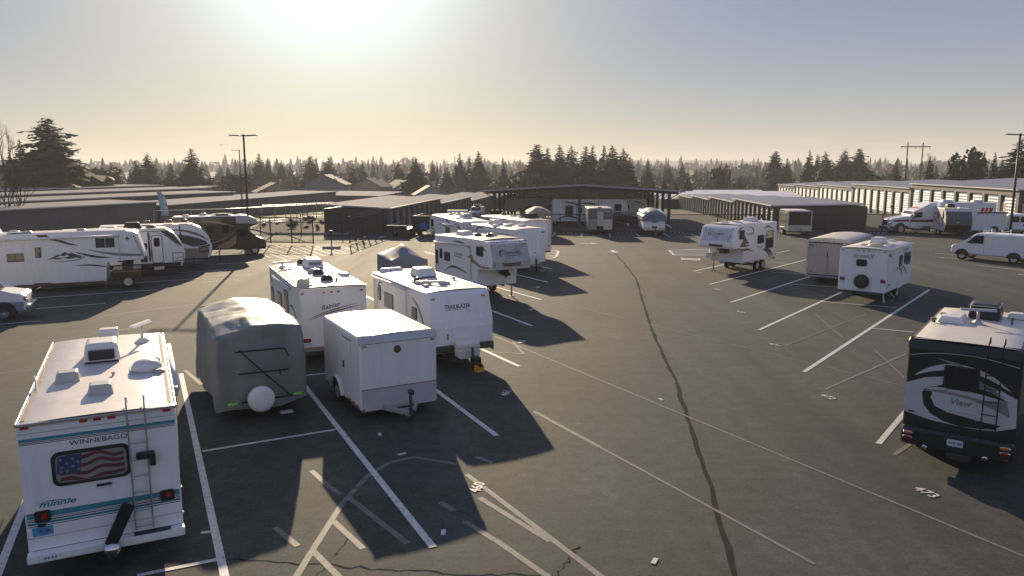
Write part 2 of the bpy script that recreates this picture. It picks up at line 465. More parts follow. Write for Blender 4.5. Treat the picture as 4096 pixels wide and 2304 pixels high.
# ground survey (metres)
LINES = [(-1.49, 13.31, -10.18, 30.76, 0.15, 0), (-11.52, 25.47, -3.29, 8.72, 0.15, 0), (-0.4, 19.3, -8.97, 36.81, 0.15, 0), (0.26, 26.42, -9.26, 43.44, 0.15, 0), (0.9, 33.45, -8.15, 50.72, 0.15, 0), (1.6, 40.23, -8.24, 57.07, 0.15, 0), (2.22, 46.55, -7.37, 63.53, 0.15, 0), (2.81, 52.79, -7.4, 69.4, 0.15, 0), (-7.06, 8.03, -13.39, 21.62, 0.15, 0), (-7.83, 18.19, -4.82, 19.79, 0.11, 0), (-6.59, 12.31, -5.37, 12.87, 0.11, 0), (-7.09, 25.22, -6.5, 25.47, 0.11, 0), (10.24, 25.68, 24.43, 43.64, 0.15, 0), (10.91, 32.61, 23.3, 48.31, 0.15, 0), (11.6, 39.44, 24.36, 54.84, 0.15, 0), (12.05, 45.61, 25.08, 60.79, 0.15, 0), (12.5, 51.53, 15.88, 55.49, 0.15, 0), (22.09, 62.71, 23.84, 64.67, 0.15, 0), (19.23, 81.06, 19.06, 77.1, 0.12, 0), (9.51, 18.71, 21.83, 34.47, 0.15, 0), (17.01, 45.86, 19.48, 44.53, 0.11, 0), (16.52, 39.71, 19.61, 37.94, 0.11, 0), (17.73, 51.19, 19.71, 50.19, 0.11, 0), (19.34, 56.54, 20.48, 55.73, 0.1, 0), (15.98, 32.94, 17.49, 32.12, 0.11, 0), (35.15, 62.41, 36.38, 61.43, 0.12, 0), (33.9, 59.56, 34.77, 58.66, 0.12, 0), (34.0, 54.94, 35.61, 51.73, 0.12, 0), (33.9, 50.13, 34.83, 49.24, 0.12, 0), (39.84, 79.11, 40.39, 76.35, 0.12, 0), (37.32, 77.1, 37.51, 76.35, 0.12, 0), (28.33, 79.11, 28.18, 76.35, 0.12, 0), (-28.31, 43.7, -20.05, 47.99, 0.12, 0), (-26.21, 40.77, -20.75, 43.62, 0.12, 0), (-24.14, 37.63, -21.4, 39.12, 0.12, 0), (-24.47, 33.18, -22.0, 34.55, 0.12, 0), (-24.82, 49.61, -19.42, 52.48, 0.12, 0), (-26.55, 53.13, -19.43, 56.56, 0.12, 0), (-21.0, 39.66, -20.02, 40.59, 0.1, 1), (-19.85, 35.75, -16.66, 38.83, 0.1, 1), (-17.36, 32.59, -16.65, 33.37, 0.1, 1), (-20.47, 45.66, -17.56, 47.85, 0.1, 1), (-21.06, 48.84, -17.43, 49.98, 0.1, 1), (4.74, 82.57, 4.13, 77.68, 0.12, 0), (7.69, 82.57, 7.11, 77.38, 0.12, 0), (10.63, 82.57, 10.11, 77.38, 0.12, 0), (13.49, 81.88, 13.12, 77.38, 0.12, 0), (16.41, 81.88, 16.16, 77.38, 0.12, 0), (0.64, 21.37, 2.26, 18.48, 0.13, 1), (-1.06, 16.75, 1.77, 11.93, 0.13, 1), (-0.71, 15.49, 0.73, 13.55, 0.13, 1), (-0.9, 17.84, -0.47, 17.44, 0.13, 1), (-0.32, 13.6, 0.91, 11.89, 0.13, 1), (-4.19, 16.15, -3.76, 15.65, 0.13, 1), (-3.72, 13.17, -2.75, 11.89, 0.13, 1), (-3.63, 14.39, -2.8, 13.26, 0.13, 1), (-3.57, 15.52, -1.99, 13.46, 0.13, 1), (-4.75, 16.97, -4.15, 16.11, 0.13, 1), (-3.79, 12.16, -3.74, 13.22, 0.13, 1), (-3.74, 13.22, -3.62, 15.27, 0.13, 1), (-3.62, 15.27, -3.35, 16.68, 0.13, 1), (-3.35, 16.68, -3.0, 17.44, 0.13, 1), (-3.0, 17.44, -2.43, 17.8, 0.13, 1), (-2.43, 17.8, -1.31, 17.36, 0.13, 1), (-1.54, 15.27, -1.21, 14.85, 0.13, 1), (-0.97, 14.39, -0.34, 13.6, 0.13, 1), (-4.73, 14.12, -4.06, 13.36, 0.13, 1), (2.25, 18.49, 5.48, 12.7, 0.08, 1), (-0.74, 31.34, 9.45, 12.98, 0.07, 1), (1.36, 41.05, 12.98, 23.79, 0.06, 1), (3.13, 48.28, 9.77, 39.56, 0.05, 1), (14.97, 50.11, 17.52, 41.44, 0.04, 1), (10.11, 23.57, 15.18, 28.3, 0.1, 1), (10.98, 29.61, 17.34, 36.26, 0.06, 1), (14.26, 28.94, 13.39, 24.97, 0.05, 1), (14.81, 36.26, 13.91, 31.04, 0.05, 1), (9.54, 17.95, 10.32, 18.69, 0.12, 1), (-11.56, 25.89, -10.25, 24.11, 0.13, 1), (-0.96, 28.62, 0.52, 28.24, 0.09, 1), (-17.88, 25.57, -14.2, 27.39, 0.06, 1), (-20.35, 29.27, -16.6, 33.28, 0.05, 1), (0.03, 30.31, 0.46, 28.24, 0.09, 1), (5.05, 55.34, 7.76, 53.77, 0.04, 1)]
ISLAND = [(-18.62, 57.35), (-17.07, 58.58), (-15.73, 59.98), (-14.72, 61.49), (-13.52, 62.73), (-12.96, 63.49), (-12.88, 64.08), (-13.32, 65.31), (-14.06, 66.25), (-14.72, 66.77), (-17.89, 68.1), (-21.05, 68.58), (-22.07, 66.9)]
HATCH = [((-21.66, 68.92), (-16.2, 59.87)), ((-20.69, 68.78), (-15.62, 60.29)), ((-19.71, 68.58), (-15.18, 60.78)), ((-18.7, 68.23), (-14.66, 61.49)), ((-17.89, 68.1), (-14.18, 61.93)), ((-16.81, 67.69), (-13.79, 62.5)), ((-15.72, 67.23), (-13.57, 64.87)), ((-14.72, 66.77), (-13.64, 64.87)), ((-21.93, 66.9), (-16.7, 59.45)), ((-22.13, 66.25), (-17.11, 58.74)), ((-19.89, 61.77), (-17.6, 58.33)), ((-19.77, 60.4), (-19.16, 59.45)), ((-19.94, 66.25), (-13.7, 64.51)), ((-20.49, 66.25), (-19.67, 66.25))]
HATCHL = [(1.91, 65.05), (3.13, 64.84), (3.86, 64.49), (3.92, 63.57), (3.56, 60.24), (3.24, 59.14), (1.73, 58.78)]
HATCHR = [(13.56, 64.84), (13.18, 61.18), (13.89, 60.95), (16.04, 60.76), (17.36, 65.87), (14.09, 64.99)]
DRAIN = [(13.32, 59.11), (14.7, 58.66), (14.28, 57.37), (13.18, 57.79)]
SEAM = [(8.63, 64.75), (8.39, 56.51), (8.01, 48.28), (6.98, 39.56), (6.17, 32.61), (5.75, 27.69), (5.49, 24.49), (4.94, 20.15), (4.54, 16.6), (4.21, 14.24), (3.93, 12.31), (3.67, 10.59)]
# ---------------------------------------------------------------- the ground
def gz(y):
    if y < 84: return 0.
    if y < 230: return -.024 * (y - 84)
    if y < 600: return -3.5
    if y < 1400: return -3.5 + (y - 600) * .006
    return 1.3 + (y - 1400) * .009
def sheet(name, rows, off, m, kind='structure', parent=None):
    ys = sorted(set([r[0] for r in rows] + [b for b in (84, 230, 600, 1400) if rows[0][0] < b < rows[-1][0]]))
    V, F = [], []
    for y in ys:
        for a, b in zip(rows, rows[1:]):
            if a[0] <= y <= b[0]:
                t = (y - a[0]) / (b[0] - a[0]); break
        V += [(a[1] + (b[1] - a[1]) * t, y, gz(y) + off), (a[2] + (b[2] - a[2]) * t, y, gz(y) + off)]
    for i in range(len(ys) - 1): F.append((2 * i, 2 * i + 1, 2 * i + 3, 2 * i + 2))
    o = obj(name, mesh(name, V, F), m, parent)
    if not parent: tag(o, kind=kind)
    return o
def asphalt(name, base, warm):
    m = bpy.data.materials.new(name); m.use_nodes = True
    n, l = m.node_tree.nodes, m.node_tree.links
    p = n['Principled BSDF']
    tc = n.new('ShaderNodeTexCoord')
    def nz(sc, det=4, rough=.5, vec=None):
        t = n.new('ShaderNodeTexNoise'); t.inputs['Scale'].default_value = sc; t.inputs['Detail'].default_value = det; t.inputs['Roughness'].default_value = rough
        l.new(vec or tc.outputs['Object'], t.inputs['Vector']); return t.outputs[0]
    def ramp(v, a, b, c0, c1):
        r = n.new('ShaderNodeValToRGB'); r.color_ramp.elements[0].position = a; r.color_ramp.elements[1].position = b
        r.color_ramp.elements[0].color = c0; r.color_ramp.elements[1].color = c1
        l.new(v, r.inputs[0]); return r.outputs[0]
    def mix(t, f, a, b):
        x = n.new('ShaderNodeMix'); x.data_type = 'RGBA'; x.blend_type = t
        if isinstance(f, float): x.inputs[0].default_value = f
        else: l.new(f, x.inputs[0])
        l.new(a, x.inputs[6]); l.new(b, x.inputs[7]); return x.outputs[2]
    mpa = n.new('ShaderNodeMapping'); mpa.inputs['Rotation'].default_value = (0, 0, R(8)); mpa.inputs['Scale'].default_value = (.55, .035, 1)
    l.new(tc.outputs['Object'], mpa.inputs[0])
    mpb = n.new('ShaderNodeMapping'); mpb.inputs['Rotation'].default_value = (0, 0, R(-62)); mpb.inputs['Scale'].default_value = (.06, .8, 1)
    l.new(tc.outputs['Object'], mpb.inputs[0])
    big = ramp(nz(.09, 5, .6), .3, .72, (*[c * .80 for c in base], 1), (*[c * 1.22 for c in warm], 1))
    strk = ramp(nz(1, 6, .6, mpa.outputs[0]), .35, .7, (.58, .58, .59, 1), (1.26, 1.24, 1.2, 1))
    strk2 = ramp(nz(1, 5, .6, mpb.outputs[0]), .4, .7, (.88, .88, .88, 1), (1.08, 1.08, 1.08, 1))
    grain = ramp(nz(14, 3, .6), .3, .7, (.70, .70, .72, 1), (1.32, 1.30, 1.27, 1))
    mid = ramp(nz(2.6, 6, .7), .3, .7, (.66, .66, .67, 1), (1.32, 1.31, 1.28, 1))
    fine = ramp(nz(110, 1), .35, .65, (.55, .55, .56, 1), (1.5, 1.48, 1.45, 1))
    vo = n.new('ShaderNodeTexVoronoi'); vo.inputs['Scale'].default_value = .16; vo.inputs['Randomness'].default_value = 1
    dn = n.new('ShaderNodeTexNoise'); dn.inputs['Scale'].default_value = .9; dn.inputs['Detail'].default_value = 4; l.new(tc.outputs['Object'], dn.inputs['Vector'])
    dm = n.new('ShaderNodeMix'); dm.data_type = 'RGBA'; dm.blend_type = 'ADD'; dm.inputs[0].default_value = 1.6; l.new(tc.outputs['Object'], dm.inputs[6]); l.new(dn.outputs['Color'], dm.inputs[7])
    l.new(dm.outputs[2], vo.inputs['Vector'])
    oil = ramp(vo.outputs['Distance'], .06, .22, (.62, .62, .63, 1), (1, 1, 1, 1))
    spots = ramp(nz(.9, 6, .7), .62, .75, (1, 1, 1, 1), (.62, .62, .62, 1))
    c = mix('MULTIPLY', 1., big, strk); c = mix('MULTIPLY', 1., c, strk2); c = mix('MULTIPLY', 1., c, grain); c = mix('MULTIPLY', 1., c, mid); c = mix('MULTIPLY', 1., c, fine); c = mix('MULTIPLY', .8, c, spots); c = mix('MULTIPLY', .75, c, oil)
    l.new(c, p.inputs['Base Color'])
    rr = n.new('ShaderNodeMapRange'); rr.inputs[3].default_value = .74; rr.inputs[4].default_value = .92
    l.new(nz(1, 5, .6, mpa.outputs[0]), rr.inputs[0]); l.new(rr.outputs[0], p.inputs['Roughness'])
    p.inputs['Specular IOR Level'].default_value = .34
    b = n.new('ShaderNodeBump'); b.inputs['Distance'].default_value = .006; b.inputs['Strength'].default_value = .8
    l.new(nz(70, 2), b.inputs['Height']); l.new(b.outputs[0], p.inputs['Normal'])
    return m
ASPH = asphalt('asphalt', (.047, .060, .058), (.064, .070, .063))
ROADM = asphalt('road_asphalt', (.13, .125, .118), (.16, .15, .135))
DRY = mat('dry_grass', (.085, .085, .045), .9, var=.45, scale=.35, dirt=(.10, .075, .05), dscale=.05, damt=.9)
LAWN = mat('lawn', (.09, .14, .025), .85, var=.3, scale=1.2)
SOIL = mat('bark_mulch', (.085, .06, .04), .95, var=.55, scale=2.2, bump=.08, bscale=4)
CONC = mat('concrete', (.34, .33, .31), .85, var=.12, scale=1.5, dirt=(.2, .19, .17))
sheet('ground', [(-90, -2350, 2350), (3250, -2350, 2350)], -.012, DRY)
lot = sheet('asphalt_lot', [(-60, -95, 95), (79.5, -95, 95)], .0, ASPH)
yard = sheet('storage_yard_pavement', [(79.5, -17.4, 95), (84, -17.4, 95), (235, -6, 100)], .002, ASPH)
sheet('road', [(79.5, -60, -26.2), (90, -42, -31.5), (101, -38.2, -33.2), (121, -34.6, -29.6), (150, -31, -26.5), (230, -20, -15)], .004, ROADM)
sheet('grass_verge', [(88, -70, -42.5), (101, -60, -38.4), (121, -52, -34.8), (150, -44, -31.2), (225, -33, -20.3)], .006, LAWN)

LINEM = mat('line_paint', (.66, .66, .64), .6, var=.10, scale=6, dirt=(.16, .15, .14), dscale=9, damt=.75)
FADE = mat('faded_line_paint', (.165, .158, .145), .7, var=.25, scale=5, dirt=(.09, .086, .08), dscale=7, damt=.9)
OLDP = mat('crack_sealer', (.034, .037, .036), .95, var=.2, spec=.05)
def strip(name, x0, y0, x1, y1, w, m, z=.006, parent=None):
    d = Vector((x1 - x0, y1 - y0)); d.normalize(); nx, ny = -d.y * w / 2, d.x * w / 2
    V = [(x0 + nx, y0 + ny, z), (x0 - nx, y0 - ny, z), (x1 - nx, y1 - ny, z), (x1 + nx, y1 + ny, z)]
    return obj(name, mesh(name, V, [(0, 1, 2, 3)]), m, parent or lot)
zz = 0
for x0, y0, x1, y1, w, k in LINES:
    zz += 1
    strip('faded_line' if k else 'painted_line', x0, y0, x1, y1, w, FADE if k else LINEM, (.0040 if k else .0095) + .0001 * (zz % 40))
def ring(pts, w, m, z=.014):
    for i in range(len(pts)):
        a, b = pts[i], pts[(i + 1) % len(pts)]
        strip('island_outline', *a, *b, w, m, z + .0003 * i)
WORN = mat('worn_line_paint', (.36, .35, .32), .7, var=.2, scale=5, dirt=(.12, .115, .105), dscale=6, damt=.9)
for i, (a, b) in enumerate(HATCH): strip('hatch_stripe', *a, *b, .10, WORN, .012 + .0002 * i)
for i in range(len(ISLAND) - 2): strip('island_outline', *ISLAND[i], *ISLAND[i + 1], .13, WORN, .016 + .0003 * i)
for poly in (HATCHL, HATCHR):
    ring(poly, .22, LINEM, .014)
    ylo, yhi = min(p[1] for p in poly), max(p[1] for p in poly)
    for k in range(1, 6):
        y = ylo + (yhi - ylo) * k / 6; xs = []
        for i in range(len(poly)):
            a, b = poly[i], poly[(i + 1) % len(poly)]
            if (a[1] - y) * (b[1] - y) < 0: xs.append(a[0] + (b[0] - a[0]) * (y - a[1]) / (b[1] - a[1]))
        if len(xs) > 1: strip('hatch_stripe', min(xs), y, max(xs), y, .26, LINEM, .020 + .0002 * k)
ring(DRAIN, .14, LINEM, .03)
obj('drain_grate', mesh('drain', [(x, y, .0285) for x, y in DRAIN], [(0, 1, 2, 3)]), mat('grate_iron', (.06, .055, .05), .7, var=.3, wave=('X', 6, .02)), lot)
# the paving joint down the aisle, a slightly wandering sealed crack
V, F = [], []
for i, (x, y) in enumerate(SEAM): pass
rnd = random.Random(4)
prev = None; pts = []
for a, b in zip(SEAM, SEAM[1:]):
    n_ = max(4, int((Vector(a) - Vector(b)).length / .5))
    for k in range(n_):
        t = k / n_; pts.append((a[0] + (b[0] - a[0]) * t + rnd.uniform(-.03, .03), a[1] + (b[1] - a[1]) * t))
for i, (x, y) in enumerate(pts):
    w = .03 + .02 * abs(math.sin(i * .37)) + rnd.uniform(0, .03)
    V += [(x - w, y, .0032), (x + w, y, .0032)]
for i in range(len(pts) - 1): F.append((2 * i, 2 * i + 1, 2 * i + 3, 2 * i + 2))
obj('paving_joint', mesh('joint', V, F), OLDP, lot)
# smaller cracks
rnd = random.Random(9)
CRK = [((-1.2, 12.4), (3.6, 12.2)), ((-5.2, 12.9), (-1.2, 12.4)), ((.6, 12.0), (1.3, 13.4)), ((-3.5, 12.2), (-3.0, 14.2)), ((1.6, 11.0), (2.2, 12.3)), ((-22, 68.5), (-23, 61))]
for a, b in CRK:
    V, F = [], []; n_ = 24
    for i in range(n_ + 1):
        t = i / n_; x = a[0] + (b[0] - a[0]) * t + rnd.uniform(-.06, .06); y = a[1] + (b[1] - a[1]) * t + rnd.uniform(-.06, .06)
        w = .014 + rnd.uniform(0, .014)
        V += [(x - w * .6, y - w, .0030), (x + w * .6, y + w, .0030)]
    for i in range(n_): F.append((2 * i, 2 * i + 1, 2 * i + 3, 2 * i + 2))
    obj('crack', mesh('crack', V, F), OLDP, lot)
# direction arrows
def arrow(x, y, rz, l=2.3, name='direction_arrow'):
    P = [(-.16, -l / 2), (.16, -l / 2), (.16, l * .05), (.50, l * .05), (0, l / 2), (-.50, l * .05), (-.16, l * .05)]
    obj(name, mesh(name, [(a, b, .013) for a, b in P], [tuple(range(7))]), LINEM, lot, (x, y, 0), (0, 0, rz))
arrow(7.35, 70.7, R(-90), 1.9); arrow(8.65, 63.9, R(180), 2.2)
# stall numbers
def number(t, x, y, rz, w=.52, h=.27):
    obj('stall_number', text_me(t, w, h, 0, .015), LINEM, lot, (x, y, .018), (0, 0, rz))
for i, t in enumerate(('460', '461', '462', '463', '464', '465')): number(t, -.72 + .58 * i, 15.72 + 7.12 * i, R(76))
for i, t in enumerate(('473', '472', '471', '470', '469', '468')): number(t, 8.93 + .72 * i, 15.95 + 7.0 * i, R(-70))
# little scraps and stains on the asphalt
SCRAP = mat('litter_white', (.6, .6, .58), .7)
rnd = random.Random(3)
for x, y in ((-2.75, 18.0), (-1.35, 13.9), (2.6, 12.8), (-3.55, 19.4), (4.6, 22.5), (-6.0, 13.9)):
    obj('litter_scrap', box_me(.22, .09, .012, .003), SCRAP, lot, (x, y, .012), (0, 0, rnd.uniform(0, 3)))

# ---------------------------------------------------------------- trees
LEAF = [mat('needles_dark', (.022, .042, .024), .75, var=.5, scale=.6, spec=.2), mat('needles_green', (.036, .066, .028), .75, var=.5, scale=.6, spec=.2), mat('needles_olive', (.046, .060, .030), .75, var=.5, scale=.6, spec=.2)]
BARK = mat('bark', (.075, .058, .045), .9, var=.3)
TWIG = mat('bare_twigs', (.11, .085, .062), .9, var=.35, scale=1)
BRUSH = mat('brown_brush', (.14, .095, .06), .9, var=.4, scale=.6)
SHRUB = mat('evergreen_shrub', (.05, .075, .03), .8, var=.5, scale=.5, spec=.2)
def conifer_me(seed, dens=1., ragged=.3, droop=.35, shape=.85):
    """unit conifer: height 1, radius about .2; returns crown mesh and trunk mesh"""
    rd = random.Random(seed); V, F = [], []
    lv = int(58 * dens)
    lean = rd.uniform(-.015, .015)
    for i in range(lv):
        t = (i + rd.random() * .6) / lv
        z = .07 + .92 * t
        rad = .21 * (1 - t) ** shape * (1 if t > .12 else .75 + 2 * t) + .012
        nb = max(5, int(11 * (1 - t) + 5))
        off = rd.random() * 6.28
        for k in range(nb):
            if rd.random() < ragged * .45: continue
            a = off + 6.283 * k / nb + rd.uniform(-.35, .35)
            ln = rad * rd.uniform(.62, 1.12) * (1 + (ragged if rd.random() < .12 else 0))
            d = Vector((math.cos(a), math.sin(a), 0)); s = Vector((-d.y, d.x, 0))
            z0 = z + rd.uniform(-.02, .02); base = Vector((lean * t, 0, z0))
            dz = -droop * ln * rd.uniform(.6, 1.3) + .1 * ln * t
            for q in range(5):
                f = .12 + q * .2; f2 = min(1.05, f + .42); w = max(.012, ln * (.46 - .06 * q)) * rd.uniform(.7, 1.2)
                p0 = base + d * ln * f + Vector((0, 0, dz * f * f)); p1 = base + d * ln * f2 + Vector((0, 0, dz * f2 * f2 - .004))
                sd = rd.choice((-1, 1)); tw = rd.uniform(-1.0, .55) * w
                pm = (p0 + p1) * .5 + s * sd * w + Vector((0, 0, tw)); pn = (p0 + p1) * .5 - s * sd * w * .55 + Vector((0, 0, -abs(tw) * .7))
                b = len(V); V += [p0, pm, p1, pn]; F.append((b, b + 1, b + 2)); F.append((b, b + 2, b + 3))
    return mesh('crown', V, F), tube_me([(0, 0, -.05), (lean * .3, 0, .35), (lean, 0, .97)], [.017, .012, .003], 6)
def bare_me(seed, depth=6, spread=.55, n0=4, crown=True):
    rd = random.Random(seed); V, F = [], []
    TV, TF = [], []
    def seg(VV, FF, p, q, r0, r1, n=4):
        d = (q - p).normalized(); a = d.orthogonal().normalized(); b = d.cross(a); s = len(VV)
        for c, r in ((p, r0), (q, r1)):
            for k in range(n): t = 6.283 * k / n; VV.append(c + a * math.cos(t) * r + b * math.sin(t) * r)
        for k in range(n): FF.append((s + k, s + (k + 1) % n, s + n + (k + 1) % n, s + n + k))
    def grow(p, d, ln, r, lev):
        q = p + d * ln
        if lev >= depth - 2: seg(V, F, p, q, r, r * .6, 3)
        else: seg(TV, TF, p, q, r, r * .72, 5)
        if lev >= depth: return
        for k in range(2 if lev < 2 else rd.choice((2, 3, 3))):
            e = (d + Vector((rd.uniform(-1, 1), rd.uniform(-1, 1), rd.uniform(-.35, .75))) * spread).normalized()
            grow(q, e, ln * rd.uniform(.62, .85), r * .66, lev + 1)
    for k in range(n0):
        grow(Vector((0, 0, 0)), Vector((rd.uniform(-.3, .3), rd.uniform(-.3, .3), 1)).normalized(), .24, .014, 0)
    h = max(v.z for v in V)
    for L_ in (V, TV):
        for v in L_: v /= h
    return mesh('twigs', V, F), mesh('trunk', TV, TF)
def bush_me(seed, n=700, rx=.5, up=1., leaf=.075):
    rd = random.Random(seed); V, F = [], []
    lobes = [(Vector((rd.uniform(-.3, .3), rd.uniform(-.3, .3), rd.uniform(.25, .7))), rd.uniform(.2, .34)) for _ in range(9)]
    for i in range(n):
        c, r = rd.choice(lobes)
        d = Vector((rd.gauss(0, 1), rd.gauss(0, 1), rd.gauss(0, 1))).normalized()
        p = c + d * r * rd.uniform(.65, 1.05); p.x *= rx * 2; p.y *= rx * 2; p.z = max(.0, p.z) * up
        a = Vector((rd.gauss(0, 1), rd.gauss(0, 1), rd.gauss(0, 1))).normalized() * leaf; b = a.cross(d).normalized() * leaf * .7
        s = len(V); V += [p - a, p + b, p + a, p - b * .8]; F.append((s, s + 1, s + 2, s + 3))
    return mesh('foliage', V, F)
CON = [conifer_me(11, 1., .25), conifer_me(12, 1.1, .5, .25, .7), conifer_me(13, .9, .35, .45, .9), conifer_me(14, 1.25, .6, .3, .58), conifer_me(15, 1.15, .15, .3, .75), conifer_me(16, .85, .55, .35, .8)]
BARE = [bare_me(5), bare_me(6, 6, .45, 3), bare_me(8, 6, .6, 5)]
BUSH = [bush_me(21), bush_me(22), bush_me(23)]
def tree(kind, label, x, y, top, wid, group, m=None, v=0, rz=0, name=None, base=None):
    z = gz(y) - .1 if base is None else base; h = top - z
    if kind == 'c':
        c, t = CON[v % 6]; o = thing(name or 'conifer_tree', label, 'tree', (x, y, z), rz, group)
        s = wid * 1.42 / .40
        a = obj('crown', c, m or LEAF[v % 3], o); b = obj('trunk', t, BARK, o)
        a.scale = (s, s, h); b.scale = (max(s, h * .5), max(s, h * .5), h)
    elif kind == 'b':
        c, t = BARE[v % 3]; o = thing(name or 'bare_tree', label, 'tree', (x, y, z), rz, group)
        s = wid
        a = obj('crown', c, m or TWIG, o); b = obj('trunk', t, BARK, o)
        a.scale = b.scale = (s, s, h)
    else:
        o = thing(name or 'broad_evergreen', label, 'tree', (x, y, z), rz, group)
        a = obj('crown', BUSH[v % 3], m or SHRUB, o); a.location = (0, 0, h * .06); a.scale = (wid, wid, h * .97)
        b = obj('trunk', tube_me([(0, 0, 0), (0, 0, h * .5)], [.25, .12], 6), BARK, o)
    return o
def px(u, v, Y):      # survey: bearing and height of a far tree top at distance Y
    return (u - 2048) / 3021 * Y, CAM_H - (v - 667.8) / 3021 * Y
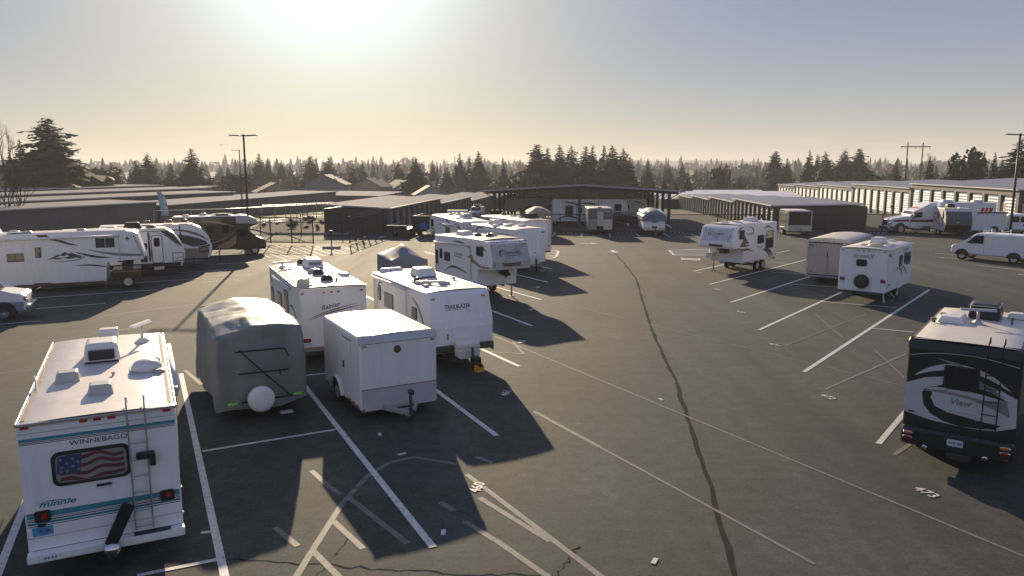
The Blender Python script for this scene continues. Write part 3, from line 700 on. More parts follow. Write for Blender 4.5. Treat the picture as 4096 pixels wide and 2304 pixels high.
TREES = [
 ('c', 231, 474, 165, 205, 3, 'tall ragged dark conifer towering over the storage roofs, farthest to the side', 0),
 ('c', 112, 560, 175, 80, 1, 'slim conifer beside the tall ragged conifer and the bare trees', 1),
 ('c', 66, 592, 178, 60, 2, 'thin conifer rising behind the bare brown tree', 0),
 ('b', 14, 480, 92, 240, 0, 'bare brown tree with upright twigs at the picture edge', 0),
 ('b', 62, 640, 90, 300, 2, 'low wide bare tree overhanging the grey storage wall', 0),
 ('c', 565, 640, 230, 95, 2, 'rusty green conifer, shorter of the pair behind the pale roof block', 2),
 ('c', 608, 615, 235, 105, 4, 'rusty green conifer, taller of the pair behind the pale roof block', 2),
 ('c', 784, 594, 225, 115, 0, 'broad dark conifer standing alone behind the lamp post', 0),
 ('c', 702, 650, 262, 60, 4, 'small hazy conifer beside the lone broad conifer', 1),
 ('c', 466, 655, 240, 110, 5, 'loose green conifer above the low roofs near the tall ragged one', 2),
 ('o', 420, 668, 220, 150, 1, 'round green tree next to the tall ragged conifer', 1),
 ('o', 700, 700, 200, 120, 2, 'low green shrubby tree behind the open banner', 1),
 ('o', 830, 715, 190, 95, 0, 'small yellow green bush below the lone broad conifer', 1),
 ('o', 960, 690, 235, 110, 1, 'dark rounded tree just beyond the single arm lamp', 0),
 ('c', 1050, 614, 300, 70, 0, 'narrow conifer above the houses right of the tall lamp', 0),
 ('c', 1085, 632, 310, 60, 2, 'short conifer leaning against the narrow one above the houses', 0),
 ('c', 1137, 640, 330, 45, 4, 'thin hazy conifer over the gable roofed house', 0),
 ('c', 1256, 624, 285, 80, 1, 'conifer with a sharp tip above the dark roofed house', 0),
 ('c', 1325, 628, 290, 85, 5, 'conifer behind the dark roofed house', 2),
 ('c', 1420, 655, 270, 60, 2, 'short conifer between the houses', 1),
 ('c', 1456, 640, 310, 55, 0, 'slim conifer above the brown brush in mid distance', 0),
 ('c', 1668, 629, 235, 95, 4, 'dark pointed conifer over the blue grey shed', 0),
 ('c', 1600, 648, 300, 70, 1, 'hazy conifer left of the dark pointed one', 0),
 ('c', 1735, 640, 300, 45, 2, 'thin conifer right of the dark pointed one', 0),
 ('c', 1790, 668, 250, 75, 0, 'stout conifer behind the small house with pale roof', 1),
 ('c', 1842, 612, 270, 60, 5, 'tall thin conifer near the big dark grove', 0),
 ('c', 1918, 606, 265, 85, 4, 'twin topped conifer near the big dark grove', 0),
 ('c', 1880, 625, 275, 55, 2, 'middle conifer of the three before the big dark grove', 0),
 ('c', 2015, 650, 240, 55, 0, 'small dark conifer at the near edge of the big grove', 1),
 ('c', 2149, 576, 214, 100, 3, 'first ragged conifer of the big grove behind the canopy', 0),
 ('c', 2188, 592, 220, 95, 0, 'second conifer of the big grove behind the canopy', 1),
 ('c', 2239, 581, 212, 100, 4, 'third conifer of the big grove behind the canopy', 0),
 ('c', 2282, 586, 216, 100, 1, 'fourth conifer of the big grove, with a blunt top', 1),
 ('c', 2339, 586, 210, 110, 0, 'fifth conifer of the big grove, over the canopy ridge', 0),
 ('c', 2366, 583, 222, 85, 5, 'sixth conifer of the big grove, slim and tall', 0),
 ('c', 2410, 583, 214, 95, 2, 'seventh conifer of the big grove', 0),
 ('c', 2448, 583, 208, 120, 4, 'eighth conifer of the big grove, the densest one', 0),
 ('c', 2487, 595, 216, 90, 1, 'ninth conifer of the big grove, near its open end', 0),
 ('c', 2512, 626, 212, 75, 0, 'last and lowest conifer of the big grove', 0),
 ('o', 2115, 690, 205, 170, 0, 'dark rounded tree at the foot of the big grove', 0),
 ('b', 2305, 700, 196, 75, 1, 'pale bare tree in front of the big grove', 0),
 ('c', 2583, 643, 250, 70, 2, 'pointed conifer standing clear beside the big grove', 1),
 ('c', 2651, 707, 205, 38, 4, 'small cone shaped conifer beyond the glinting roofs, first of three', 0),
 ('c', 2698, 711, 205, 38, 0, 'small cone shaped conifer beyond the glinting roofs, middle of three', 0),
 ('c', 2743, 694, 205, 48, 4, 'small cone shaped conifer beyond the glinting roofs, last of three', 0),
 ('c', 2668, 665, 290, 60, 1, 'hazy conifer above the three small cone shaped ones', 1),
 ('c', 2720, 650, 300, 50, 5, 'hazy slender conifer above the three small cone shaped ones', 1),
 ('o', 2873, 648, 255, 80, 2, 'tall rounded evergreen over the long dark fence', 0),
 ('c', 2950, 695, 250, 45, 2, 'little conifer beside the tall rounded evergreen', 1),
 ('c', 3087, 604, 270, 65, 3, 'lone tiered conifer above the end of the long storage row', 0),
 ('c', 3134, 632, 262, 60, 0, 'short conifer next to the lone tiered one', 0),
 ('c', 3221, 600, 268, 60, 5, 'open branched conifer over the long storage row', 0),
 ('c', 3252, 618, 264, 50, 2, 'slim conifer right of the open branched one', 0),
 ('c', 3283, 608, 262, 70, 1, 'double stemmed conifer over the long storage row', 0),
 ('c', 3359, 599, 258, 105, 4, 'broad dense conifer over the long storage row', 0),
 ('c', 3415, 593, 255, 75, 3, 'tall conifer with horizontal tiers next to the broad dense one', 1),
 ('o', 3310, 660, 250, 120, 0, 'brown green tree below the double stemmed conifer', 0),
 ('o', 3420, 680, 248, 110, 1, 'dark shrubby tree below the tiered conifer', 0),
 ('o', 3490, 690, 240, 80, 2, 'rounded shrub tree left of the wooden power poles', 0),
 ('c', 3564, 645, 225, 55, 0, 'small conifer standing at the wooden power poles', 0),
 ('c', 3698, 636, 200, 62, 5, 'dark conifer below the pale bare tree', 0),
 ('b', 3696, 606, 205, 70, 1, 'tall pale bare tree behind the long storage row', 0),
 ('c', 3796, 614, 178, 85, 4, 'wide based conifer leaning on the huge rounded evergreen', 1),
 ('o', 3856, 600, 175, 145, 0, 'huge rounded dark evergreen behind the nearest storage units', 0),
 ('c', 3951, 608, 185, 55, 2, 'narrow conifer between the two largest evergreens', 0),
 ('c', 4053, 557, 165, 150, 1, 'very tall conifer at the lamp post by the picture edge', 1),
 ('c', 3985, 640, 180, 75, 0, 'low conifer left of the very tall one', 1),
 ('o', 4095, 655, 160, 90, 2, 'rounded tree at the picture edge below the very tall conifer', 0),
]
for i, (k, u, v, Y, w, vv, lab, mi) in enumerate(TREES):
    x, t = px(u, v, Y); wm = w / 3021 * Y
    m = (LEAF[mi] if k == 'c' else None)
    if k == 'b': tree(k, lab, x, Y, t, wm * .8, 'trees beyond the yard', TWIG, vv, i * 1.3)
    else: tree(k, lab, x, Y, t, wm, 'trees beyond the yard', m or (SHRUB if mi else LEAF[0]), vv, i * 1.3)
# woods far behind: nobody could count these
def wood(name, label, Y0, Y1, x0, x1, n, h0, h1, m, seed, mix=.85, prof=None):
    rd = random.Random(seed); V, F = [], []
    for i in range(n):
        y = rd.uniform(Y0, Y1); x = rd.uniform(x0, x1)
        cl_ = noise.noise(Vector((x * .022 + seed * 7, y * .01, 0))) * .5 + noise.noise(Vector((x * .09, seed * 3.1, y * .03))) * .35
        h = (h0 + (h1 - h0) * rd.random() ** 1.8) * max(.55, 1.0 + cl_ * .8); z = gz(y) - .5
        if rd.random() < mix:
            r = h * rd.uniform(.20, .32); ns = 8; nl = 7
            for q in range(nl):
                zb = z + h * (.05 + .13 * q); zt = min(z + h, zb + h * .30); rr = r * (1 - q / nl * .92); b = len(V); of = rd.random() * 6
                for k in range(ns): V.append((x + rr * math.cos(of + 6.283 * k / ns) * rd.uniform(.55, 1.25), y + rr * math.sin(of + 6.283 * k / ns) * rd.uniform(.55, 1.25), zb + rd.uniform(-.03, .03) * h))
                V.append((x, y, zt))
                for k in range(ns): F.append((b + k, b + (k + 1) % ns, b + ns))
        else:
            r = h * rd.uniform(.35, .55)
            for q in range(60):
                d = Vector((rd.gauss(0, 1), rd.gauss(0, 1), rd.gauss(0, 1))).normalized(); p = Vector((x, y, z + h * .42)) + Vector((d.x * r, d.y * r, d.z * h * .40)) * rd.uniform(.6, 1)
                a = Vector((rd.gauss(0, 1), rd.gauss(0, 1), rd.gauss(0, 1))).normalized() * h * .12; c = a.cross(d).normalized() * h * .09; b = len(V)
                V += [p - a, p + c, p + a, p - c]; F.append((b, b + 1, b + 2, b + 3))
    return tag(obj(name, mesh(name, V, F), m), label, 'woods', kind='stuff')
wood('brushwood', 'brown and green brush and low trees beyond the storage yards', 205, 262, -180, 200, 420, 3, 6.5, BRUSH, 1, .05)
wood('hedge_trees', 'dark mixed trees behind the brush and houses', 265, 340, -240, 270, 460, 4, 8.5, LEAF[2], 2, .35)
wood('treeline', 'dark conifer treeline in the middle distance', 350, 470, -330, 380, 560, 6, 12, LEAF[0], 3, .7)
wood('distant_forest', 'hazy conifer forest on the far rise', 560, 820, -620, 700, 950, 9, 16, LEAF[0], 4, .75)
wood('farther_forest', 'pale hazy forest along the horizon', 1050, 1500, -1250, 1300, 1200, 13, 24, LEAF[0], 5, .8)
# low far hills
V, F = [], []
for i in range(61):
    x = -2300 + 4600 * i / 60; h = 21 + 9 * math.sin(i * .37) + 6 * math.sin(i * .93 + 1) + (6 if 28 < i < 40 else 0)
    V += [(x, 2500, gz(2500) - 2), (x, 2900, h), (x, 3200, h * .6)]
for i in range(60):
    for k in range(2): F.append((3 * i + k, 3 * i + 3 + k, 3 * i + 4 + k, 3 * i + 1 + k))
tag(obj('hills', mesh('hills', V, F, True), LEAF[0]), kind='structure')
# ---------------------------------------------------------------- storage buildings
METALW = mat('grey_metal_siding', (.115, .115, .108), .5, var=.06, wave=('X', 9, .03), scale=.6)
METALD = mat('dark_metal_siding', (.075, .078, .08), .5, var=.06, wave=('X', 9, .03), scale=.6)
PILA = mat('pilaster_metal', (.115, .115, .10), .5, var=.06)
DOORS = mat('shaded_rollup_door', (.20, .22, .26), .5, var=.06)  # doors facing away from the sun, their shade put into a darker blue-grey
DOORM = mat('white_rollup_door', (.40, .45, .51), .45, var=.05, dirt=(.45, .44, .42), damt=.3)
ROOFM = mat('standing_seam_roof', (.24, .26, .32), .7, metal=.1, spec=.3, var=.07, scale=.5, wave=('Y', 2.2, .02))
ROOFG = mat('painted_glint_roof', (.93, .91, .86), .5, metal=.0, var=.05, scale=.5)  # near-white base colour stands in for the sun's glint on metal
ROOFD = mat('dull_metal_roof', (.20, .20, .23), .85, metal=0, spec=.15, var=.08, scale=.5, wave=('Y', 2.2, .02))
TRIM = mat('white_gutter', (.60, .60, .58), .6, var=.05)
SIGNR = mat('red_box', (.50, .03, .03), .45)
def door_me(w, h, n):
    V, F = [], []
    for i in range(n + 1):
        z = h * i / n
        V += [(0, -w / 2, z), (0, w / 2, z)]
        if i < n: V += [(-.035, -w / 2, z + h / n * .18), (-.035, w / 2, z + h / n * .18), (-.035, -w / 2, z + h / n * .82), (-.035, w / 2, z + h / n * .82)]
    r = len(V) // 2
    for i in range(r - 1): F.append((2 * i, 2 * i + 1, 2 * i + 3, 2 * i + 2))
    return mesh('door', V, F)
def storage(label, X, Y, th, secs, width, side, door_w, pil, roofm, rise=.25, wallm=None, head=.55, endm=None, red=True, dm=None):
    """local y along the row, doors on the face x = 0 looking to -x (side 1) or +x (side -1); secs: (length, gutter z, floor z)"""
    root = thing('storage_building', label, 'building', (X, Y, 0), R(th - 90), 'storage rows')
    s = side; y = 0; wallm = wallm or METALW
    P = lambda n, m, c, d, b=.0: obj(n, box_me(*d, b), m, root, c)
    for si, (ln, zg, zf) in enumerate(secs):
        P('wall', endm if (endm and si == 0) else wallm, (s * (width / 2 + .14), y + ln / 2, (zg + zf - 1.5) / 2 - .04), (width - .28, ln - .004, zg - zf + 1.5 - .1))
        P('header', wallm, (s * .17, y + ln / 2, zg - .03 - head / 2), (.30, ln - .01, head))
        nd = max(1, int(ln / (door_w + pil))); step = ln / nd; h = zg - head - zf - .05
        me = door_me(step - pil, h, max(5, int(h / .35)))
        for k in range(nd):
            yc = y + step * (k + .5)
            obj('door', me, dm or DOORM, root, (s * .265, yc, zf + .02), (0, 0, 0 if s > 0 else math.pi))
            obj('pilaster', box_me(.26, pil, h + .6), PILA, root, (s * .14, y + step * k + pil / 2, zf - .6 + (h + .6) / 2))
            if k == nd - 1: obj('pilaster', box_me(.26, pil * .5, h + .6), PILA, root, (s * .14, y + ln - pil * .26, zf - .6 + (h + .6) / 2))
        if red and nd > 3:
            obj('red_alarm_box', box_me(.16, .30, .36, .02), SIGNR, root, (-s * .07, y + step * 2 + pil / 2, zf + 1.25))
        # roof: a thin slab rising away from the doors, gutter along the front, trim at the gable end
        V = []
        for z_ in (0, -.07):
            V += [(-s * .18, y - .12, zg + z_), (s * (width + .1), y - .12, zg + rise + z_), (s * (width + .1), y + ln + .02, zg + rise + z_), (-s * .18, y + ln + .02, zg + z_)]
        rf = obj('roof', mesh('roof', V, [(0, 1, 2, 3), (7, 6, 5, 4), (0, 4, 5, 1), (1, 5, 6, 2), (2, 6, 7, 3), (3, 7, 4, 0)]), roofm, root)
        obj('gutter', box_me(.12, ln + .1, .13, .0), TRIM, root, (-s * .245, y + ln / 2 - .06, zg - .02))
        L_ = math.hypot(width, rise)
        obj('gable_trim', box_me(width + .3, .05, .14, .0), TRIM, root, (s * (width / 2 - .04), y - .148, zg + rise / 2 - .02), (0, -s * math.atan2(rise, width), 0))
        y += ln
    return root
RC = [(35, 4.5, 0.0), (32.7, 3.74, -.85), (29, 3.05, -1.6), (27, 2.45, -2.3), (25, 1.9, -2.9)]
storage('long stepped row of tall white roll-up doors behind the trucks and vans', 58.7, 88, 81, RC, 15, 1, 3.15, .75, ROOFM, .9, head=.72)
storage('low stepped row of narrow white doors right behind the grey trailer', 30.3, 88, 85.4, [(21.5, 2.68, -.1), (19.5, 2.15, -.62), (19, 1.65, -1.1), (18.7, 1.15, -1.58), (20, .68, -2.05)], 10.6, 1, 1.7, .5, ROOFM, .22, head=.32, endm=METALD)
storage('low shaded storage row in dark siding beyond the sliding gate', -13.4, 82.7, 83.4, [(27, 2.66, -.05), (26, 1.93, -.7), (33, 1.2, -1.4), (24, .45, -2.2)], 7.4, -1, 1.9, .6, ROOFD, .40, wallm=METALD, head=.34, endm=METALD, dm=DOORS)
# notice on the grey end wall
nb = obj('notice_board', box_me(.62, .03, .95, .01), mat('notice_grey', (.30, .31, .31), .5), None, (34.3, 87.62, 1.35), (0, 0, R(-4.6)))
tag(nb, 'small pale notice board fixed on the dark end wall behind the trailer', 'sign')
# sheds with camera-tilted roofs beyond the low row, their glint painted in near-white
def shed(label, x0, y0, w, d, zf, h, tilt, rm, name='metal_shed', rz=0, wm=None):
    o = thing(name, label, 'building', (x0, y0, zf), rz, None)
    obj('wall', box_me(w, d, h + 2, 0), wm or METALW, o, (w / 2, d / 2, h / 2 - 1))
    V = []
    for z_ in (.02, -.08): V += [(-.3, -.3, h + .08 + z_), (w + .3, -.3, h + .08 + z_), (w + .3, d + .3, h + .08 + tilt + z_), (-.3, d + .3, h + .08 + tilt + z_)]
    obj('roof', mesh('roof', V, [(0, 1, 2, 3), (7, 6, 5, 4), (0, 4, 5, 1), (1, 5, 6, 2), (2, 6, 7, 3), (3, 7, 4, 0)]), rm, o)
    return o
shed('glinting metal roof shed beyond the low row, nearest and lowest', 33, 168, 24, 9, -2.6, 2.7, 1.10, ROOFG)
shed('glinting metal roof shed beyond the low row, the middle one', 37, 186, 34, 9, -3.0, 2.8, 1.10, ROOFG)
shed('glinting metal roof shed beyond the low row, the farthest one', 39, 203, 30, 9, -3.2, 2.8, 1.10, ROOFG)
shed('white flat roof building left of the glinting sheds behind the canopy', 30, 214, 22, 8, -3.4, 3.2, .1, TRIM)
# long grey storage complex behind the parked row on the far side of the road
LW = mat('grey_block_wall', (.15, .14, .13), .8, var=.12, scale=.4, dirt=(.09, .085, .08))
LR = mat('pale_flat_roof', (.25, .255, .265), .95, metal=0., spec=.1, var=.1, scale=.3)
def longb(label, x, y, th, ln, w, z0, z1, tilt=.1, rm=None):
    o = thing('long_storage_building', label, 'building', (x, y, 0), R(th - 90), 'storage complex across the road')
    obj('wall', box_me(w, ln, z1 - z0 + 1), LW, o, (-w / 2, ln / 2, (z1 + z0 - 1) / 2))
    V = []
    for z_ in (.09, .0): V += [(.25, -.3, z1 + z_), (-w - .25, -.3, z1 + tilt + z_), (-w - .25, ln + .3, z1 + tilt + z_), (.25, ln + .3, z1 + z_)]
    obj('roof', mesh('roof', V, [(3, 2, 1, 0), (4, 5, 6, 7), (0, 1, 5, 4), (1, 2, 6, 5), (2, 3, 7, 6), (3, 0, 4, 7)]), rm or LR, o)
    obj('roof_edge', box_me(.08, ln + .6, .16), TRIM, o, (.3, ln / 2, z1 + .02))
    return o
longb('long grey storage wall bordering the green verge', -58.5, 80, 68, 26, 9, -.5, 2.35)
longb('grey storage wall continuing along the road past the flag', -48.6, 104.6, 80.5, 62, 9, -1.6, 1.8)
longb('pale flat roofed row, second behind the grey storage wall', -72, 84, 70, 60, 9, -1, 2.55, .08)
longb('pale flat roofed row, third behind the grey storage wall', -88, 92, 72, 75, 10, -1, 2.68, .08)
longb('pale flat roofed row, farthest behind the grey storage wall', -105, 104, 74, 80, 11, -1, 2.78, .08)
longb('far grey building end with a bright roof edge beside the road', -30.5, 172, 88, 30, 16, -4, .55, .2)
shed('tall grey block rising above the pale flat roofs', -79.5, 150, 11.5, 9, -1.6, 3.6, .1, LR, 'storage_block', 0, LW)
shed('small grey block on the farthest flat roof', -72, 168, 4.0, 8, -1.6, 4.2, .1, LR, 'storage_block', 0, LW)
# ---------------------------------------------------------------- the parking canopy
CANM = mat('canopy_steel', (.045, .05, .055), .5, var=.1)
CANR = mat('canopy_roof', (.17, .18, .19), .45, metal=.5, var=.08, wave=('X', 3, .02))
can = thing('parking_canopy', 'open steel parking canopy with a low gable roof over the stored trailers', 'canopy', (-3.4, 95, 0), R(85.4 - 90))
CW, CD = 24.0, 34.0
for sx, (xa, xb, za, zb) in enumerate(((-.5, CW / 2, 4.20, 4.95), (CW / 2, CW + .5, 4.95, 4.20))):
    V = []
    for z_ in (0, -.10): V += [(xa, -1.2, za + z_), (xb, -1.2, zb + z_), (xb, CD + 1, zb + z_ - .8), (xa, CD + 1, za + z_ - .8)]
    obj('roof', mesh('roof', V, [(0, 1, 2, 3), (7, 6, 5, 4), (0, 4, 5, 1), (1, 5, 6, 2), (2, 6, 7, 3), (3, 7, 4, 0)]), CANR, can)
    obj('fascia', box_me(math.hypot(xb - xa, zb - za), .06, .22), TRIM if False else mat('fascia_grey', (.34, .35, .36), .4, var=.05), can, ((xa + xb) / 2, -1.24, (za + zb) / 2 - .03), (0, -math.atan2(zb - za, xb - xa), 0))
for j in range(6):
    y = .4 + j * 6.6; zd = -.0235 * y
    for k, x in enumerate((1.2, CW / 2 - .2, CW - 1.2)):
        zt = 4.2 + (.75 * (1 - abs(x - CW / 2) / (CW / 2))) + zd
        obj('post', box_me(.36, .36, zt + 1.6 - .2), CANM, can, (x, y, (zt - 1.6) / 2 - .1 ))
    for xa, xb, za, zb in ((.1, CW / 2, 4.05, 4.75), (CW / 2, CW - .1, 4.75, 4.05)):
        obj('rafter', box_me(math.hypot(xb - xa, zb - za), .16, .30), CANM, can, ((xa + xb) / 2, y, (za + zb) / 2 - .12 + zd), (0, -math.atan2(zb - za, xb - xa), 0))
    for x0, x1 in ((1.2, -.3), (CW - 1.2, CW + .3)):
        obj('brace', tube_me([(x0, y, 3.2 + zd), (x1, y, 4.05 + zd)], .06, 4), CANM, can)
for k in range(9):
    x = 1.5 + k * 2.6; z = 4.2 + .75 * (1 - abs(x - CW / 2) / (CW / 2)) - .16
    obj('purlin', tube_me([(x, -1, z), (x, CD + .8, z - .8)], .07, 4), CANM, can)
# ---------------------------------------------------------------- lamp posts
LAMPM = mat('bronze_lamp_paint', (.035, .03, .026), .45, var=.1)
def lamp(label, x, y, h, arms, rz, footing=True):
    z = gz(y)
    o = thing('lamp_post', label, 'lamp post', (x, y, z), rz, 'parking lot lamp posts')
    if footing: obj('footing', lathe_me([(.42, 0), (.42, .95), (.40, 1.0), (.1, 1.0)], 'z', 20), CONC, o)
    obj('pole', tube_me([(0, 0, .9 if footing else 0), (0, 0, h)], [.11, .075], 8), LAMPM, o)
    for s in arms:
        a = obj('lamp_head', box_me(.85, .32, .09, .03), LAMPM, o, (s * .72, 0, h - .03), (0, -s * .04, 0))
        obj('bracket', box_me(.35, .08, .08, .01), LAMPM, o, (s * .2, 0, h - .06))
    obj('pole_cap', lathe_me([(.10, 0), (.12, .05), (.06, .1)], 'z', 10), LAMPM, o, (0, 0, h - .05))
    return o
lamp('tall double headed lamp post with a concrete footing beside the dark motorhome', -21.7, 62.2, 9.65, (-1, 1), 0)
lamp('single headed lamp post standing across the road on the verge', -41.2, 115.9, 10.4, (-1,), 0, False)
lamp('double headed lamp post rising behind the white cargo van', 40.6, 61.5, 9.7, (-1, 1), 0)
# ---------------------------------------------------------------- fences and gates
def mesh_mat():
    m = bpy.data.materials.new('chain_link'); m.use_nodes = True
    n, l = m.node_tree.nodes, m.node_tree.links
    p = n['Principled BSDF']; p.inputs['Base Color'].default_value = (.05, .05, .048, 1); p.inputs['Metallic'].default_value = .3; p.inputs['Roughness'].default_value = .5
    tr = n.new('ShaderNodeBsdfTransparent'); mx = n.new('ShaderNodeMixShader')
    tc = n.new('ShaderNodeTexCoord'); mp_ = n.new('ShaderNodeMapping'); mp_.inputs['Rotation'].default_value = (0, R(45), 0)
    l.new(tc.outputs['Object'], mp_.inputs[0])
    sp = n.new('ShaderNodeSeparateXYZ'); l.new(mp_.outputs[0], sp.inputs[0])
    def wire(o):
        a = n.new('ShaderNodeMath'); a.operation = 'MULTIPLY'; a.inputs[1].default_value = 17; l.new(o, a.inputs[0])
        f = n.new('ShaderNodeMath'); f.operation = 'FRACT'; l.new(a.outputs[0], f.inputs[0])
        c = n.new('ShaderNodeMath'); c.operation = 'LESS_THAN'; c.inputs[1].default_value = .10; l.new(f.outputs[0], c.inputs[0]); return c.outputs[0]
    mm = n.new('ShaderNodeMath'); mm.operation = 'MAXIMUM'; l.new(wire(sp.outputs[0]), mm.inputs[0]); l.new(wire(sp.outputs[2]), mm.inputs[1])
    l.new(mm.outputs[0], mx.inputs[0]); l.new(tr.outputs[0], mx.inputs[1]); l.new(p.outputs[0], mx.inputs[2])
    l.new(mx.outputs[0], n['Material Output'].inputs[0])
    return m
LINK = mesh_mat()
FBLK = mat('black_fence_pipe', (.02, .02, .02), .45, var=.15)
def fence(label, pts, h, posts=None, m=None, rails=(1.,), link=True, name='chain_link_fence', sp=3.0, arms=False):
    m = m or FBLK
    o = thing(name, label, 'fence', (pts[0][0], pts[0][1], 0), 0)
    ox, oy = pts[0]
    for a, b in zip(pts, pts[1:]):
        A, B = Vector(a), Vector(b); d = B - A; n_ = max(1, round(d.length / sp))
        ang = math.atan2(d.y, d.x)
        for k in range(n_ + 1):
            p = A + d * k / n_; z = gz(p.y)
            obj('post', tube_me([(0, 0, -.2), (0, 0, h + .08)], .055, 6), m, o, (p.x - ox, p.y - oy, z))
            if arms: obj('barb_arm', tube_me([(0, 0, h), (.25, .1, h + .35)], .02, 4), m, o, (p.x - ox, p.y - oy, z))
        for r_ in rails: obj('rail', tube_me([(A.x - ox, A.y - oy, h * r_ + gz(A.y)), (B.x - ox, B.y - oy, h * r_ + gz(B.y))], .04, 6), m, o)
        if link:
            q = obj('mesh_panel', mesh('link', [(0, 0, .05), (d.length, 0, .05 + gz(B.y) - gz(A.y)), (d.length, 0, h + gz(B.y) - gz(A.y)), (0, 0, h)], [(0, 1, 2, 3)]), LINK, o, (A.x - ox, A.y - oy, gz(A.y)), (0, 0, ang))
    return o
fence('black chain link fence along the far edge of the lot before the canopy', [(-9.5, 83.6), (5.3, 83.4), (11.2, 83.3), (17.0, 82.6), (28, 82.9), (40.8, 83.3), (57, 84)], 1.95, sp=5.8, rails=(1., .04))
fence('tall dark chain link fence with barbed arms between road and planting bed', [(-33.6, 101.9), (-30.6, 113), (-28.6, 122)], 2.4, sp=3.2, rails=(1., .03), arms=True, m=GALV)
fence('silvery fence rail along the near edge of the grass verge', [(-44, 93), (-38.2, 101), (-33.2, 121), (-30.2, 150), (-25, 178)], 2.0, sp=4, rails=(1., .04), m=GALV, link=False)
def gate(label, a, b, h, cols, braces, m, name, barbs=False, base=0):
    A, B = Vector(a), Vector(b); d = B - A; ln = d.length
    o = thing(name, label, 'gate', (A.x, A.y, base), math.atan2(d.y, d.x))
    T = lambda n, p, r=.03: obj(n, tube_me(p, r * 1.7, 6), m, o)
    for z in (.25, h): T('rail', [(0, 0, z), (ln, 0, z)])
    for k in range(cols + 1): T('upright', [(ln * k / cols, 0, .12), (ln * k / cols, 0, h + (.25 if k in (0, cols) else 0))], .035)
    for p in braces: T('brace', [(ln * p[0], p[2] if len(p) > 4 else 0, p[1]), (ln * p[-2] if len(p) == 4 else ln * p[3], 0, p[-1])], .025)
    obj('mesh_panel', mesh('link', [(0, 0, .25), (ln, 0, .25), (ln, 0, h), (0, 0, h)], [(0, 1, 2, 3)]), LINK, o)
    if barbs:
        for k in range(cols * 2 + 1):
            x = ln * k / (cols * 2); T('barb_arm', [(x, 0, h), (x, .22, h + .3)], .015)
        for q in (.1, .2, .3): T('barbed_wire', [(0, q * .75, h + q), (ln, q * .75, h + q)], .01)
    return o
gate('dark cantilever gate panel beside the striped island with slanted braces', (-26.5, 70.6), (-18.2, 69.0), 2.5, 4, [(.42, .25, .58, 1.15), (.92, .25, .62, 1.15)], FBLK, 'cantilever_gate')
gate('tall leaning sliding gate with barbed wire standing open by the entry', (-15.0, 69.6), (-13.9, 81.5), 2.35, 6, [(0, .3, .17, 2.2), (.17, .3, .33, 2.2), (.33, .3, .5, 2.2)], FBLK, 'sliding_gate', True)
fence('dark pipe fence between the planting bed and the sliding gate', [(-29.5, 80.3), (-26.2, 78.6), (-17.6, 78.2), (-15.2, 76.5)], 2.3, sp=5.5, rails=(1., .62, .04), link=True)
# keypad pedestal
kp = thing('keypad_pedestal', 'black goose neck keypad post on a small concrete island', 'keypad', (-15.9, 66.3, 0))
obj('plinth', frus_me(1.5, .9, 1.4, .8, .22, .03), CONC, kp)
obj('goose_neck', tube_me([(0, 0, .2), (0, 0, 1.25), (.02, -.06, 1.42), (.05, -.25, 1.46)], .05, 8), FBLK, kp)
obj('keypad', box_me(.26, .14, .34, .02), FBLK, kp, (.06, -.30, 1.45))
# planting bed with kerb, shrubs
bed = [(-33.0, 99.5), (-29.4, 117), (-20.0, 117), (-17.6, 80.6), (-26.0, 80.8), (-30.5, 88)]
o = obj('planting_bed', mesh('bed', [(x, y, .16 + gz(y)) for x, y in bed], [tuple(range(6))]), SOIL); tag(o, kind='structure')
for i in range(6):
    a, b = Vector(bed[i]), Vector(bed[(i + 1) % 6]); d = b - a
    obj('kerb', tube_me([(a.x, a.y, .08 + gz(a.y)), (b.x, b.y, .08 + gz(b.y))], .12, 4), CONC, o)
rnd = random.Random(12)
nsh = 0
for i in range(17):
    x, y = rnd.uniform(-31, -20), rnd.uniform(84, 112)
    if x < -33 + (99 - y) * .12 or x < -30.8 + max(0, y - 100) * .09: continue
    q = thing('bed_shrub', 'low sparse shrub growing in the mulched planting bed', 'shrub', (x, y, .1 + gz(y)), i, 'shrubs in the planting bed')
    a = obj('foliage', BUSH[i % 3], SHRUB if i % 2 else BRUSH, q); w = rnd.uniform(.5, 1.1); a.scale = (w, w, rnd.uniform(.3, .8))
for i, (x, y) in enumerate(((-25.6, 92.5), (-27.3, 101), (-22.6, 97), (-23.6, 108))):
    s_ = thing('survey_stake', ('wooden stake in the planting bed nearest the gate', 'wooden stake in the planting bed beside the tall fence', 'wooden stake in the planting bed nearest the dark wall', 'wooden stake at the far end of the planting bed')[i], 'stake', (x, y, gz(y)))
    obj('shaft', tube_me([(0, 0, 0), (.05, 0, 1.9)], .03, 5), BARK, s_); obj('tie', box_me(.16, .05, .12, .01), BRUSH, s_, (.03, 0, 1.5))
